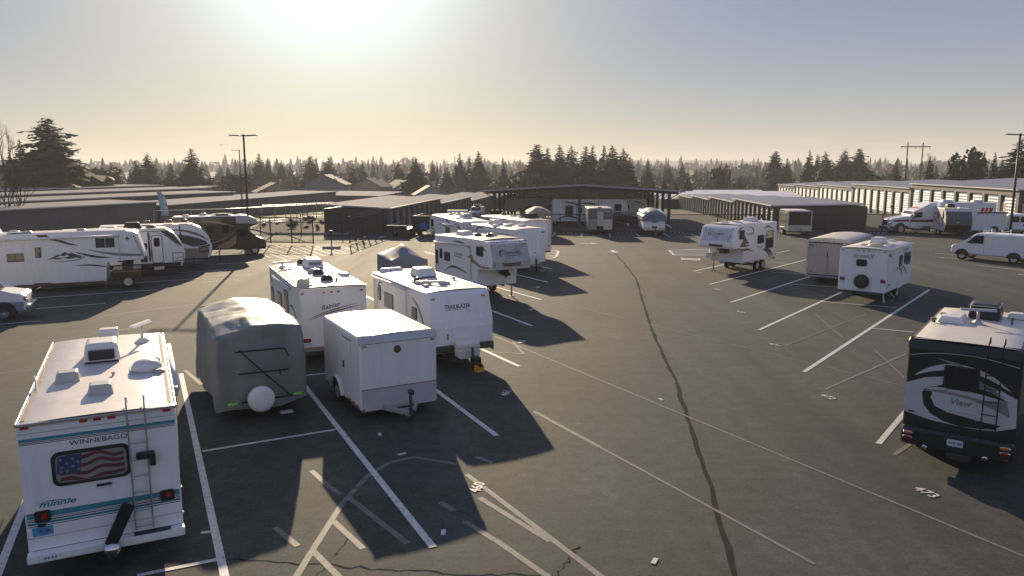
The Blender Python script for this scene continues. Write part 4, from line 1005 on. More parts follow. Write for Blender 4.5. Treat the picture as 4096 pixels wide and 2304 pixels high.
# OPEN feather flag, seen from behind
fl = thing('feather_flag', 'blue and white feather flag reading OPEN from behind, on the verge', 'flag', (-45.7, 98, gz(98) + .55), R(4))
FLG = mat('flag_cloth', (.42, .55, .68), .7, var=.12, scale=1.5)
P_ = [(.32, .7), (1.22, .62), (1.22, 1.6), (1.1, 2.5), (.85, 3.2), (.4, 3.78), (.05, 3.95), (-.05, 3.85)]
obj('flag_cloth', mesh('flag', [(x, .04 * math.sin(z * 3), z) for x, z in P_] + [(x, .03 + .04 * math.sin(z * 3), z) for x, z in P_], [tuple(range(8)), tuple(range(15, 7, -1))]), FLG, fl)
obj('flag_pole', tube_me([(.34, 0, -.6), (.3, 0, 1.5), (.08, 0, 3.0), (-.08, 0, 3.8), (.1, 0, 4.0)], .025, 6), FBLK, fl)
for i, (c, x, z) in enumerate((('O', .98, 2.65), ('P', 1.08, 2.08), ('E', 1.14, 1.5), ('N', 1.16, .9))):
    o = obj('letter', text_me(c, .42, .42, 0, .015), mat('flag_letter', (.8, .82, .84), .6), fl, (x, -.07, z), (R(90), 0, 0)); o.scale = (-1, 1, 1)
# wheel stops along the far fence
WST = mat('wheel_stop_rubber', (.03, .03, .03), .7)
for i, x in enumerate((5.5, 11.5, 17.2, 22.8, 38.8, 42.5)):
    y = 82.45 - (.4 if x > 20 else 0)
    w_ = thing('wheel_stop', ('black wheel stop under the fence beside the tan covered trailer', 'black wheel stop between the silver trailer and the blue covered one', 'black wheel stop beside the blue covered trailer', 'black wheel stop next to the black and white trailer', 'black wheel stop before the big truck cab', 'black wheel stop under the big truck')[i], 'wheel stop', (x + .8, y, 0), 0, 'wheel stops')
    obj('block', frus_me(1.8, .16, 1.7, .1, .12, .01), WST, w_)
    for k in range(4): obj('reflector', box_me(.14, .02, .06, .004), LINEM, w_, (-.66 + .44 * k, -.08, .06), (R(-14), 0, 0))
# ---------------------------------------------------------------- houses among the trees
HR = [mat('shingle_roof_grey', (.16, .14, .12), .8, var=.2), mat('shingle_roof_tan', (.26, .20, .14), .8, var=.2)]
HW = [mat('house_blue_grey', (.30, .36, .40), .7, var=.06), mat('house_beige', (.40, .34, .27), .7, var=.06), mat('house_grey', (.22, .22, .22), .7, var=.06)]
def house(label, x, y, w, d, h, rh, rz, wm, rm, chim=True):
    o = thing('house', label, 'house', (x, y, gz(y)), rz, 'houses beyond the storage yard')
    obj('wall', prof_me([(-w / 2, 0), (w / 2, 0), (w / 2, h), (0, h + rh), (-w / 2, h)], d / 2, 0), wm, o, None, (0, 0, R(90)))
    for s in (-1, 1):
        V = [(-s * .0, -d / 2 - .4, h + rh + .12), (s * (w / 2 + .5), -d / 2 - .4, h - rh * .5 / (w / 2) + .12), (s * (w / 2 + .5), d / 2 + .4, h - rh * .5 / (w / 2) + .12), (0, d / 2 + .4, h + rh + .12)]
        V += [(a, b, c - .14) for a, b, c in V]
        obj('roof', mesh('roof', V, [(0, 1, 2, 3), (7, 6, 5, 4), (0, 4, 5, 1), (1, 5, 6, 2), (2, 6, 7, 3), (3, 7, 4, 0)]), rm, o)
    for k in range(3):
        f = obj('window', box_me(1.1, .08, 1.2, .01), TRIM, o, (-w * .3 + k * w * .3, -d / 2 - .02, h * .55)); obj('pane', box_me(.9, .04, 1.0, 0), GLASSB, f, (0, -.05, 0))
    if chim: obj('chimney', box_me(.8, .8, 1.6, .02), wm, o, (w * .2, 0, h + rh + .3))
for a in (('pale gabled house half hidden in the brush, first from the lamp post', -73, 233, 11, 8, 3.2, 2.6, .5, 1, 1), ('two storey dark house with a light gable behind the road', -57, 236, 12, 9, 5.4, 2.8, .0, 2, 0), ('brown roofed house beside the two storey dark house', -44, 240, 10, 8, 4.6, 2.6, -.3, 1, 1), ('low house with a sunlit roof among the bare trees', -36, 248, 9, 8, 4.0, 2.4, .6, 2, 1), ('small blue grey house with a tan roof before the pointed conifer', -22.5, 205, 7.6, 7, 2.8, 2.2, .25, 0, 1), ('faint house in the haze beside the big grove', 36, 300, 10, 8, 3, 2.4, .2, 1, 0), ('pale roofed house beyond the glinting sheds', 47, 262, 10, 8, 3, 2.2, -.2, 1, 0)):
    house(a[0], a[1], a[2], a[3], a[4], a[5], a[6], a[7], HW[a[8]], HR[a[9]])
# brown yard fence far behind
fo = thing('board_fence', 'long dark board fence beyond the storage sheds', 'fence', (40, 226, gz(226)))
for k in range(34): obj('board', box_me(1.7, .06, 2.1 + .08 * (k % 3), 0), mat('weathered_board', (.07, .05, .04), .9, var=.2), fo, (k * 1.72 + .2 * math.sin(k), .02 * (k % 2), 1.0))
fo = thing('board_fence', 'dark curved board fence behind the shaded storage row', 'fence', (-22, 190, gz(190)))
for k in range(16): obj('board', box_me(1.7, .06, 2.1 + .08 * (k % 3), 0), MATS['weathered_board'], fo, (k * 1.7, .8 * math.sin(k * .25), 1.0), (0, 0, .2 * math.cos(k * .25)))
# H-frame power poles
WOODP = mat('creosote_pole', (.075, .055, .04), .9, var=.2)
hf = thing('power_pole_frame', 'wooden H shaped power pole frame above the long storage row', 'power pole', (101, 196, gz(196)))
for x in (0, 3.9): obj('pole', tube_me([(x, 0, 0), (x, 0, 13.2 + gz(196) * -1 + (.0 if x else .1))], [.2, .14], 8), WOODP, hf)
obj('crossarm', box_me(7.6, .16, .24, .01), WOODP, hf, (1.95, -.2, 14.9))
for x in (-1.6, 1.9, 5.5): obj('insulator', lathe_me([(.1, 0), (.16, .15), (.08, .3)], 'z', 8), GREYP, hf, (x, -.2, 14.45))
for i, (x, y, t) in enumerate(((-17.9, 240, 10.4), (109, 200, 8.6), (113, 205, 8.0), (27.6, 240, 9.0))):
    u = thing('utility_pole', ('thin utility pole rising over the shaded storage row', 'utility pole right next to the H shaped frame', 'shorter utility pole past the H shaped frame', 'thin utility pole beyond the canopy roof')[i], 'utility pole', (x, y, gz(y)))
    obj('pole', tube_me([(0, 0, 0), (0, 0, t - gz(y))], [.16, .11], 6), WOODP, u)
    if i: obj('crossarm', box_me(2.4, .1, .12, 0), WOODP, u, (0, -.15, t - gz(y) - .6))
# a jet far off in the sky
jt = thing('airliner', 'tiny airliner flying low in the yellow sky', 'airplane', (-1132, 3000, 92), R(97))
obj('fuselage', lathe_me([(.1, -9), (.9, -7.5), (1.1, -5), (1.1, 5), (.5, 8.2), (.2, 9.4)], 'y', 12), GREYP, jt)
for s in (-1, 1):
    obj('wing', mesh('wing', [(0, -2, 0), (s * 10, 3, .8), (s * 10, 4, .8), (0, 2, 0), (0, -2, .25), (s * 10, 3, .9), (s * 10, 4, .9), (0, 2, .25)], [(0, 1, 2, 3), (4, 5, 6, 7), (0, 1, 5, 4), (3, 2, 6, 7)]), GREYP, jt)
obj('tail_fin', mesh('fin', [(-.1, 6.5, .4), (-.1, 9, .4), (-.1, 9.4, 3.6), (-.1, 8.2, 3.6), (.1, 6.5, .4), (.1, 9, .4), (.1, 9.4, 3.6), (.1, 8.2, 3.6)], [(0, 1, 2, 3), (4, 5, 6, 7), (0, 3, 7, 4), (1, 2, 6, 5)]), GREYP, jt)
# ================================================================ the near vehicles
def simple_cab(v, y0, ln, hw, m, z0=.42):
    """hood, windscreen and front wheels of a van-based motorhome, ahead of the house body"""
    v.prof('cab', m, [(y0 - .3, z0), (y0 + ln, z0), (y0 + ln, .95), (y0 + ln - .12, 1.12), (y0 + ln * .42, 1.32), (y0 - .1, 2.05), (y0 - .3, 2.05)], hw, .1)
    v.panel('windscreen', GLASS, ('F', y0 + ln * .41, 1.33, y0 - .08, 2.03), rrect(-hw * .82, .03, hw * .82, .76, .08), .012, .006)
    v.box('bumper', CHROME, (0, y0 + ln + .06, z0 + .12), (hw * 1.96, .14, .2), .04)
    for sx in (-1, 1):
        v.wheel(sx * (hw - .10), y0 + ln * .5, .37, .24)
        v.box('headlight', CHROME, (sx * hw * .72, y0 + ln + .005, .82), (.3, .05, .2), .02)
        v.box('mirror', BLACK, (sx * (hw + .16), y0 + .35, 1.45), (.12, .1, .26), .02)
# ---- white class C motorhome with teal stripes
v = Veh('class_c_motorhome', 'white motorhome with teal stripes, rear ladder and a flag hung in its back window', 'motorhome', -8.64, 15.55, 116.3, 6.73, 2.42, .45, 2.86)
v.prof('body', WHITE, [(-3.365, .62), (-3.365, 2.80), (-3.33, 2.86), (3.3, 2.86), (3.52, 2.7), (3.56, 2.05), (2.2, 1.95), (2.2, .5), (-2.6, .5), (-3.2, .58)], 1.21, .035)
v.roof(ROOF, -3.36, 3.36, 2.865, .04)
for sx in (-1, 1): v.box('roof_trim', ALU, (sx * 1.222, 0, 2.85), (.03, 6.7, .06), .008)
v.box('roof_trim', ALU, (0, -3.38, 2.855), (2.42, .035, .05), .008)
v.add('sealant', prof_me([(-3.2, 0), (3.2, 0), (3.2, .012), (-3.2, .012)], .03, 0), mat('old_sealant', (.34, .27, .19), .7, var=.4, scale=9), None, (-1.13, 0, 2.868))
v.add('sealant', prof_me([(-3.2, 0), (3.2, 0), (3.2, .012), (-3.2, .012)], .03, 0), MATS['old_sealant'], None, (1.13, 0, 2.868))
simple_cab(v, 2.25, 2.0, 1.0, WHITE)
v.box('rear_bumper', WHITE2, (0, -3.44, .53), (2.46, .2, .16), .03)
v.panel('bumper_step', BLACK, ('B', -3.545, .62, -3.34, .622), rrect(.4, .0, 1.0, .14, .01), .004, .004)
for sx in (-1, 1):
    v.wheel(sx * 1.02, -1.6, .38, .26); v.box('skirt_corner', WHITE2, (sx * 1.19, -3.3, 1.6), (.05, .10, 2.3), .015)
for v0, v1, m in ((2.55, 2.61, TEAL), (2.525, 2.54, PURPLE), (2.50, 2.512, NAVY)): v.panel('stripe', m, 'B', [(-1.19, v0), (1.19, v0), (1.19, v1), (-1.19, v1)], .003)
for v0, v1, m in ((1.19, 1.29, TEAL), (1.165, 1.178, PURPLE), (1.13, 1.15, NAVY), (1.075, 1.115, TEAL), (1.045, 1.058, NAVY)): v.panel('stripe', m, 'B', [(-1.19, v0), (1.19, v0), (1.19, v1), (-1.19, v1)], .003)
for v0, v1, m in ((2.55, 2.61, TEAL), (2.52, 2.535, NAVY), (1.19, 1.29, TEAL), (1.12, 1.15, NAVY)):
    for f in 'LR': v.panel('stripe', m, f, [(-3.3, v0), (3.3, v0), (3.3, v1), (-3.3, v1)], .003)
v.text('WINNEBAGO', PURPLE, 'B', -.47, 2.395, .89, .085, 0, .01)
v.text('minnie', TEAL, 'B', -1.0, 1.37, .56, .10, .3, .02); v.panel('swash', TEAL, 'B', swoosh([(-1.04, 1.43), (-.8, 1.47), (-.45, 1.43)], 0, .018, 0), .003)
[v.panel('badge_stroke', TEAL, 'B', [(u, .51), (u + .03, .51), (u + .045, .55), (u + .015, .55)], .18) for u in (-.98, -.93, -.88, -.83)]
w = v.win('B', -.76, 1.70, .44, 2.31, .13, .055, gm=mat('clear_pane', (.02, .02, .02), .05))
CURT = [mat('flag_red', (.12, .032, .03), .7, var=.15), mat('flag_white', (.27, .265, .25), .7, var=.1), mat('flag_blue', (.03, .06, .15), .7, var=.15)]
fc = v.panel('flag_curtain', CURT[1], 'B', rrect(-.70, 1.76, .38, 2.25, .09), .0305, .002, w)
rnd = random.Random(2)
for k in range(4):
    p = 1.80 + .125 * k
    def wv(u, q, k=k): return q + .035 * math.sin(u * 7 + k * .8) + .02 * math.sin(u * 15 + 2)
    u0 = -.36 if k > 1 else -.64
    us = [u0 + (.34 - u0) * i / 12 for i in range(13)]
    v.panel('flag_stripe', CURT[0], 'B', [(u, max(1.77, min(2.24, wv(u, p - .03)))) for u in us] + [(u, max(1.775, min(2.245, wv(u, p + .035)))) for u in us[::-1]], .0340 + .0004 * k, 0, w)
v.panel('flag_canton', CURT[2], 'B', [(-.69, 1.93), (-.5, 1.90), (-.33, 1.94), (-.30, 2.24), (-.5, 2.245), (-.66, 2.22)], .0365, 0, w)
def star(u, q, r): return [(u + (r if i % 2 == 0 else r * .42) * math.sin(i * math.pi / 5), q + (r if i % 2 == 0 else r * .42) * math.cos(i * math.pi / 5)) for i in range(10)]
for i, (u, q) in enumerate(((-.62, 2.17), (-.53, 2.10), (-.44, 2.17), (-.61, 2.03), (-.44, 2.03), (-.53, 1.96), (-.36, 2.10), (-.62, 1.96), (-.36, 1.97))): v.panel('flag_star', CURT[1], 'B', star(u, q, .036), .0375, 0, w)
v.box('handle', BLACK, (0, -3.39, 1.615), (.24, .05, .04), .01)
for u in (-.955, .98):
    t = v.panel('tail_light', BLACK, 'B', rrect(u - .12, 1.12, u + .12, 1.32, .04), .002, .03)
    v.panel('lens', RED, 'B', rrect(u - .02, 1.18, u + .06, 1.27, .01), .033, .004, t)
for u in (-1.09, -.23, -.02, .2, 1.07): v.light('B', u, 2.80, RED, .12, .045)
pl = v.panel('number_plate', mat('plate_blue', (.10, .36, .62), .4, var=.1), 'B', rrect(-1.13, .87, -.82, 1.03, .015), .004, .006); v.text('WU896', NAVY, 'B', -1.04, .91, .19, .07, 0, .01, .012, 0, pl)
v.box('plate_lamp', BLACK, (-.98, -3.39, 1.06), (.12, .05, .04), .01)
v.box('seam', GREYP, (0, -3.368, 2.70), (2.4, .012, .012), 0); v.box('seam', GREYP, (0, -3.368, .84), (2.4, .012, .010), 0)
v.ladder('B', .44, .72, .66, 2.9, (2.31, 2.0, 1.70, 1.40, 1.06, .76), ALU)
# the folded, covered rack on the hitch
bag = v.add('hitch_rack_cover', prof_me([(-.10, .0), (.10, .0), (.12, .72), (.07, .76), (-.09, .74)], .07, .04), mat('black_cover_cloth', (.012, .012, .014), .8, var=.3, bump=.02, bscale=14), None, (.02, -3.62, .62), (0, R(22), 0))
bag.rotation_euler = (0, R(24), R(90)); bag.location = (.0, -3.60, .62)
bag.matrix_local = Matrix.Translation((.03, -3.60, .58)) @ Matrix.Rotation(R(27), 4, 'Y') @ Matrix.Rotation(R(90), 4, 'Z')
v.tube('hitch_bar', CHASS, [(.0, -3.3, .42), (.0, -3.75, .42)], .035, 6)
v.add('hitch_ball_mount', lathe_me([(.02, -.1), (.12, -.08), (.14, 0), (.12, .07), (.03, .1)], 'y', 16), CHROME, None, (.05, -3.64, .50))
v.box('brake_box', BLACK, (.79, -3.50, 1.98), (.10, .12, .22), .02); v.box('ladder_bag', BLACK, (.68, -3.52, 2.08), (.30, .10, .13), .03)
v.ac(-.06, .95, 2.88, .72, 1.05, .36)
gr = v.box('intake_grille', BLACK, (-.06, .42, 3.08), (.5, .05, .2), .03)
for x, y in ((-.62, -.75), (.0, -2.0)): v.frus('roof_vent', GREYP, (x, y, 2.89), (.44, .46), (.36, .34), .2, .03)
v.box('front_cap_box', WPLAST, (.0, 3.28, 3.0), (.42, .3, .24), .03)
v.batwing(.74, 2.3, 2.88, R(60), .42)
v.add('satellite_dome', lathe_me([(.30, 0), (.29, .1), (.22, .19), (.10, .23), (.02, .24)], 'z', 24), WPLAST, None, (.80, -.55, 2.89))
v.frus('dome_flange', GREYP, (.80, -.55, 2.885), (.68, .62), (.66, .6), .03, .01)
v.frus('roof_antenna', WPLAST, (1.02, -.1, 2.88), (.14, .22), (.10, .14), .16, .02); v.box('roof_box', GREYP, (1.02, -.85, 2.92), (.16, .18, .08), .02); v.tube('radio_mast', BLACK, [(.98, 1.04, 2.88), (.98, 1.0, 3.35)], .008, 5); v.pipe(.18, -.75, 2.87, .03, .08)
fa = v.prof('fin_antenna', WPLAST, [(-1.2, 2.87), (-1.0, 2.87), (-1.06, 3.05), (-1.22, 3.18), (-1.3, 3.16), (-1.14, 3.02)], .012, .004)
fa.location = (-1.13, 0, 0)
v.tube('awning', WPLAST, [(1.31, -1.6, 2.70), (1.31, 2.5, 2.70)], .065, 10); v.box('awning_bracket', ALU, (1.27, -1.66, 2.66), (.12, .1, .2), .02)
v.tube('awning_arm', ALU, [(1.28, -1.6, 2.6), (1.25, -1.6, .9)], .02, 6)
v.tube('side_rail', ALU, [(-1.25, -.6, 2.62), (-1.25, 2.0, 2.62)], .045, 8)
v.box('side_marker', RED, (1.225, -3.2, 1.22), (.03, .12, .1), .01); v.box('side_marker', AMBER, (1.225, -3.2, .75), (.03, .08, .05), .01)

# ---- draped covers
def drape(v, name, m, L, W, H, z0, eave, seed, ny=44, nx=26, fold=.05, top=None, taper=0., hemfn=None, slack=.03):
    """a fitted cloth cover: sides, ends and a sagging top with folds, one continuous sheet"""
    def tp(x, y): return eave + (H - eave) * (top(x, y) if top else (1 - abs(x) ** 1.6))
    bm = bmesh.new(); cache = {}
    def P(x, y, z):
        k = (round(x, 4), round(y, 4), round(z, 4))
        if k not in cache:
            t = (z - z0) / max(.01, H - z0)
            q = 1 - taper * max(0, t - .55)
            px_, py_ = x * W / 2 * q, y * L / 2 * q
            n1 = noise.noise(Vector((px_ * 1.1 + seed, py_ * 1.1, z * .55))); n2 = noise.noise(Vector((px_ * 3.2, py_ * 3.2 + seed, z * .8)))
            n3 = noise.noise(Vector((px_ * 6 + seed, py_ * 6, z * 2.4)))
            e = fold * (n1 * 1.0 + n2 * .55 + n3 * .22)
            ax, ay = (abs(x) > .999), (abs(y) > .999)
            dx = (1 if x > 0 else -1) * e if ax else 0; dy = (1 if y > 0 else -1) * e if ay else 0
            dz = 0 if (ax or ay) else e * .45
            hang = slack * (1 - t) * (.6 + n1)
            if ax: dx += (1 if x > 0 else -1) * hang
            if ay: dy += (1 if y > 0 else -1) * hang
            zz_ = z + dz
            if t < .02 and hemfn: zz_ += hemfn(x, y) + .05 * n1
            cache[k] = bm.verts.new((px_ + dx, py_ + dy, zz_))
        return cache[k]
    xs = [-1 + 2 * i / nx for i in range(nx + 1)]; ys = [-1 + 2 * j / ny for j in range(ny + 1)]; nz = 22
    for j in range(ny):
        for i in range(nx):
            bm.faces.new([P(x, y, tp(x, y)) for x, y in ((xs[i], ys[j]), (xs[i + 1], ys[j]), (xs[i + 1], ys[j + 1]), (xs[i], ys[j + 1]))])
    def zs(x, y): return [z0 + (tp(x, y) - z0) * (k / nz) for k in range(nz + 1)]
    for x in (-1, 1):
        for j in range(ny):
            a, b = zs(x, ys[j]), zs(x, ys[j + 1])
            for k in range(nz): bm.faces.new([P(x, ys[j], a[k]), P(x, ys[j + 1], b[k]), P(x, ys[j + 1], b[k + 1]), P(x, ys[j], a[k + 1])])
    for y in (-1, 1):
        for i in range(nx):
            a, b = zs(xs[i], y), zs(xs[i + 1], y)
            for k in range(nz): bm.faces.new([P(xs[i], y, a[k]), P(xs[i + 1], y, b[k]), P(xs[i + 1], y, b[k + 1]), P(xs[i], y, a[k + 1])])
    for _ in range(1): bmesh.ops.smooth_vert(bm, verts=[q for q in bm.verts], factor=.35, use_axis_x=True, use_axis_y=True, use_axis_z=True)
    return v.add(name, bmesh_to(name, bm, True), m)
CLOTH = mat('grey_cover_cloth', (.21, .225, .22), .5, var=.14, scale=1.6, bump=.006, bscale=9, dirt=(.11, .12, .12), damt=.6, stretch=(1, 1, .45), spec=.7)
CLOTHT = mat('tan_cover_cloth', (.30, .25, .19), .75, var=.10, scale=2, bump=.01, bscale=16)
CLOTHB = mat('blue_grey_cover_cloth', (.17, .20, .26), .62, var=.12, scale=2, bump=.012, bscale=18)
STRAP = mat('black_strap', (.012, .012, .012), .7)
v = Veh('covered_trailer', 'travel trailer wrapped in a wrinkled grey cover with black straps and a white spare wheel', 'covered trailer', -8.22, 22.83, 118.65, 4.8, 2.42, .35, 2.78)
def tp1(x, y):
    r = (1 - abs(x) ** 1.4) * (.86 + .14 * math.cos(y * 9)) if abs(x) < 1 else 0
    edge = .42 if x < 0 else .55
    near = max(0, (-y - .55) / .45)
    return max(0, (edge * (1 - near * (.9 if x < -.3 else .35)) + (1 - edge) * r) * (1 - .15 * near) - .10 * max(0, -x - .1) * max(0, y + .2) + .10 * (x + 1) / 2 * near)
drape(v, 'cover', CLOTH, 4.8, 2.44, 2.86, .33, 2.42, 3.1, fold=.11, top=tp1, taper=.10, hemfn=lambda x, y: .22 * max(0, x) ** 2 * (1 if y < 0 else .2) + .05 * math.sin(x * 3 + y * 9))
def bstrap(pts, w=.042, off=-2.55):
    P = []
    for a, b in zip(pts, pts[1:]):
        for k in range(8): P.append((a[0] + (b[0] - a[0]) * k / 8, a[1] + (b[1] - a[1]) * k / 8))
    P.append(pts[-1]); V, F = [], []
    for i, (x, z) in enumerate(P):
        q = P[min(i + 1, len(P) - 1)]; p = P[max(0, i - 1)]; d = Vector((q[0] - p[0], q[1] - p[1])).normalized(); n_ = Vector((-d.y, d.x)) * w / 2
        V += [(x + n_.x, off, z + n_.y), (x - n_.x, off, z - n_.y)]
    for i in range(len(P) - 1): F.append((2 * i, 2 * i + 1, 2 * i + 3, 2 * i + 2))
    V2 = [(a, b + .02, c) for a, b, c in V]; k = len(V)
    F += [tuple(q + k for q in f[::-1]) for f in F]
    return v.add('strap', mesh('strap', V + V2, F), STRAP)
bstrap([(-.72, 2.05), (.62, 2.03), (.72, 1.78)]); bstrap([(-.66, 1.42), (.70, 1.40)]); bstrap([(-.60, 2.10), (-.3, 1.75), (.1, 1.3), (.45, .93), (.75, .60)]); bstrap([(-.62, .60), (.95, .62)]); bstrap([(.45, 1.42), (.48, 1.28)], .04)
LIME = mat('reflective_lime', (.28, .75, .10), .4)
for x in (-.86, .93): v.box('reflective_strip', LIME, (x, -2.565, .60 if x < 0 else .66), (.26, .012, .07), .003)
v.add('spare_wheel_cover', lathe_me([(.05, -.15), (.25, -.15), (.35, -.11), (.37, -.04), (.36, .12)], 'y', 36), WHITE2, None, (-.10, -2.62, .66))
v.wheel(-1.0, .3, .34); v.wheel(1.0, .3, .34); v.wheel(-1.0, -.55, .34); v.wheel(1.0, -.55, .34)
for sx in (-.6, .6): v.box('frame_rail', CHASS, (sx, -.1, .38), (.1, 4.5, .16), .01)
v.box('bumper_step', GREYP, (.55, -2.75, .22), (.35, .18, .05), .01)

# ---- generic travel trailer shell
def shell(v, wm=None, rm=None, front=None, skirt=None, crown=.05, bev=.04, y_r=0, wheels=(-.55, .35), rz=True):
    L2 = v.L / 2
    front = front or [(L2, v.H - .06), (L2, v.z0)]
    pts = [(-L2, v.z0), (-L2, v.H - .04), (-L2 + .04, v.H)] + [(front[0][0] - .05, v.H)] + front
    v.prof('body', wm or WHITE, pts[::-1], v.W / 2, bev)
    v.roof(rm or ROOF, -L2 + .01, front[0][0] - .03, v.H + .004, crown)
    for sx in (-1, 1): v.box('roof_trim', ALU, (sx * (v.W / 2 + .01), (front[0][0] - L2) / 2 - .02, v.H - .025), (.03, front[0][0] + L2 - .1, .05), .008)
    v.box('roof_trim', ALU, (0, -L2 - .008, v.H - .03), (v.W - .06, .03, .05), .008)
    v.chassis(-L2 + .1, L2 - .3, v.z0, wheels)
    v.box('rear_bumper', CHASS, (0, -L2 - .12, v.z0 - .06), (v.W * .9, .1, .12), .015)
    if skirt:
        for f in 'LR': v.panel('skirt', skirt[0], f, [(-L2 + .02, v.z0 + .01), (front[-1][0] - .1, v.z0 + .01), (front[-1][0] - .02, skirt[1]), (-L2 + .02, skirt[1])], .003)
        v.panel('skirt', skirt[0], 'B', [(-v.W / 2 + .03, v.z0 + .01), (v.W / 2 - .03, v.z0 + .01), (v.W / 2 - .03, skirt[1]), (-v.W / 2 + .03, skirt[1])], .003)

# ---- Rainier
v = Veh('travel_trailer', 'white travel trailer with a script name and twin swooshes across its rear wall', 'travel trailer', -7.98, 30.04, 115.7, 7.13, 2.41, .55, 2.84, 'parked travel trailers')
shell(v, WHITE, ROOF, skirt=(TAUPE, .70))
for u, m in ((-1.10, RED), (-.34, AMBER), (-.07, RED), (.18, RED), (1.02, RED)): v.light('B', u, 2.66, m, .11, .05)
v.text('Rainier', CHAR, 'B', -.43, 2.02, .68, .17, .35, .012, .007, R(9))
v.panel('swoosh', BRONZE, 'B', swoosh([(-1.0, 1.70), (-.4, 1.92), (.3, 2.08), (.92, 2.2)], .0, .045, 0), .004); v.panel('swoosh', CHAR, 'B', swoosh([(-.9, 1.69), (-.3, 1.88), (.4, 2.02), (1.05, 2.12)], .0, .045, 0), .0055)
t = v.panel('tail_light', BLACK, 'B', rrect(-1.12, .89, -.86, 1.03, .03), .002, .03); v.panel('lens', RED, 'B', rrect(-1.08, .91, -.9, 1.01, .02), .033, .004, t)
t = v.panel('tail_light', BLACK, 'B', rrect(.86, .89, 1.12, 1.03, .03), .002, .03); v.panel('lens', RED, 'B', rrect(.9, .91, 1.08, 1.01, .02), .033, .004, t)
v.panel('number_plate', PLATE, 'B', rrect(-1.1, .74, -.84, .86, .01), .004, .006)
v.ac(.36, 1.9, 2.86, .72, 1.25, .34)
v.vent(.08, -.6, 2.86, .46, .2, SMOKE, True); v.vent(.04, -2.35, 2.86, .46, .2, SMOKE, True); v.vent(-.93, -2.95, 2.86, .46, .2, YDOME, True); v.vent(.1, 3.0, 2.86, .42, .2, SMOKE, True)
v.add('dish_dome', lathe_me([(.3, 0), (.28, .1), (.18, .18), (.03, .2)], 'z', 20), mat('greenish_dome', (.48, .52, .42), .3), None, (.05, .0, 2.88))
v.pipe(-.58, -2.1, 2.86); v.pipe(.39, -2.4, 2.86); v.frus('fridge_vent', WPLAST, (1.0, -.95, 2.86), (.4, .6), (.3, .48), .12, .03)
v.batwing(-.83, 2.3, 2.86, R(20), .22); v.box('antenna_plate', WPLAST, (-.72, 1.7, 2.90), (.3, .4, .05), .01)
for a in ((-3.15, 1.45, -2.5, 2.02), (-1.4, 1.55, -.45, 2.08), (.26, 1.45, 1.15, 2.38)): v.win('L', *a, .08)
v.tube('awning', WPLAST, [(-1.29, 1.9, 2.62), (-1.29, -1.9, 2.62)], .06, 10)
v.panel('swoosh', BROWN, 'L', swoosh([(1.3, 1.9), (2.0, 1.95), (2.6, 1.7), (3.3, 1.2)], .0, .12, 0), .004); v.panel('swoosh', BROWN, 'L', swoosh([(-3.5, 2.5), (-3.1, 2.3), (-2.7, 2.25)], .0, .1, 0), .004)
v.tube('drip_rail', ALU, [(1.24, -3.5, 2.80), (1.24, 3.5, 2.80)], .02, 6)

# ---- white cargo trailer
v = Veh('cargo_trailer', 'plain white cargo trailer with rivets, a round brown badge and a steel tongue', 'cargo trailer', -4.11, 22.48, -61, 3.76, 2.31, .33, 2.46)
v.prof('body', WHITE2, [(-1.88, .33), (1.88, .33), (1.88, 2.27), (1.83, 2.38), (1.72, 2.44), (-1.78, 2.44), (-1.88, 2.36)], 1.155, .075)
ALR = mat('cargo_roof_sheet', (.74, .71, .66), .38, metal=.35, var=.08, scale=2, dirt=(.5, .44, .36), damt=.4)
v.roof(ALR, -1.84, 1.74, 2.442, .045, -.05)
for y in (-1.2, -.45, .3, 1.05): v.add('roof_seam', mesh('seam', [(x * 1.07, y + d, 2.449 + .045 * (1 - x * x) + .004) for d in (-.012, .012) for x in (-1, -.5, 0, .5, 1)], [(i, i + 1, i + 6, i + 5) for i in range(4)]), MATS['old_sealant'])
CORN = mat('corner_cap', (.55, .55, .54), .35, metal=.4, var=.06, dirt=(.35, .33, .3))
v.add('corner_cap', prof_me([(1.885, 2.24), (1.90, 2.26), (1.845, 2.40), (1.73, 2.462), (1.72, 2.445), (1.835, 2.385)], 1.16, .0), CORN)
for u in (-1.02, 1.02): v.light('F', u, 2.19, AMBER, .12, .05)
v.box('belt_seam', mat('rusty_seam', (.22, .16, .11), .7, var=.3), (0, 1.885, .95), (2.28, .014, .022), 0)
v.panel('stone_guard', mat('stone_guard', (.70, .70, .71), .5, var=.05, wave=('Z', 14, .01)), 'F', [(-1.12, .36), (1.12, .36), (1.12, .93), (-1.12, .93)], .004)
b_ = v.add('round_badge', lathe_me([(.01, .012), (.105, .012), (.11, 0)], 'y', 28), mat('badge_brown', (.07, .045, .03), .5), None, (.05, 1.882, 2.02))
v.text('WELLS', BRONZE, 'F', -.12, 2.025, .14, .045, 0, .006, .018, 0, None); v.text('CARGO', BRONZE, 'F', -.12, 1.965, .14, .045, 0, .006, .018, 0, None)
RIV = mat('rivet', (.42, .41, .40), .5)
V, F = [], []
def rivets(v, face, pts, r=.008):
    O, rr, up, n = v.fr(face); V, F = [], []
    for (u0, v0), (u1, v1), k in pts:
        for i in range(k):
            t = i / max(1, k - 1); c = O + rr * (u0 + (u1 - u0) * t) + up * (v0 + (v1 - v0) * t) + n * .004; b = len(V)
            V += [c + rr * r, c + up * r, c - rr * r, c - up * r, c + n * r * .7]; F += [(b, b + 1, b + 4), (b + 1, b + 2, b + 4), (b + 2, b + 3, b + 4), (b + 3, b, b + 4)]
    return tag(v.add('rivets', mesh('rivets', V, F), RIV), kind='stuff')
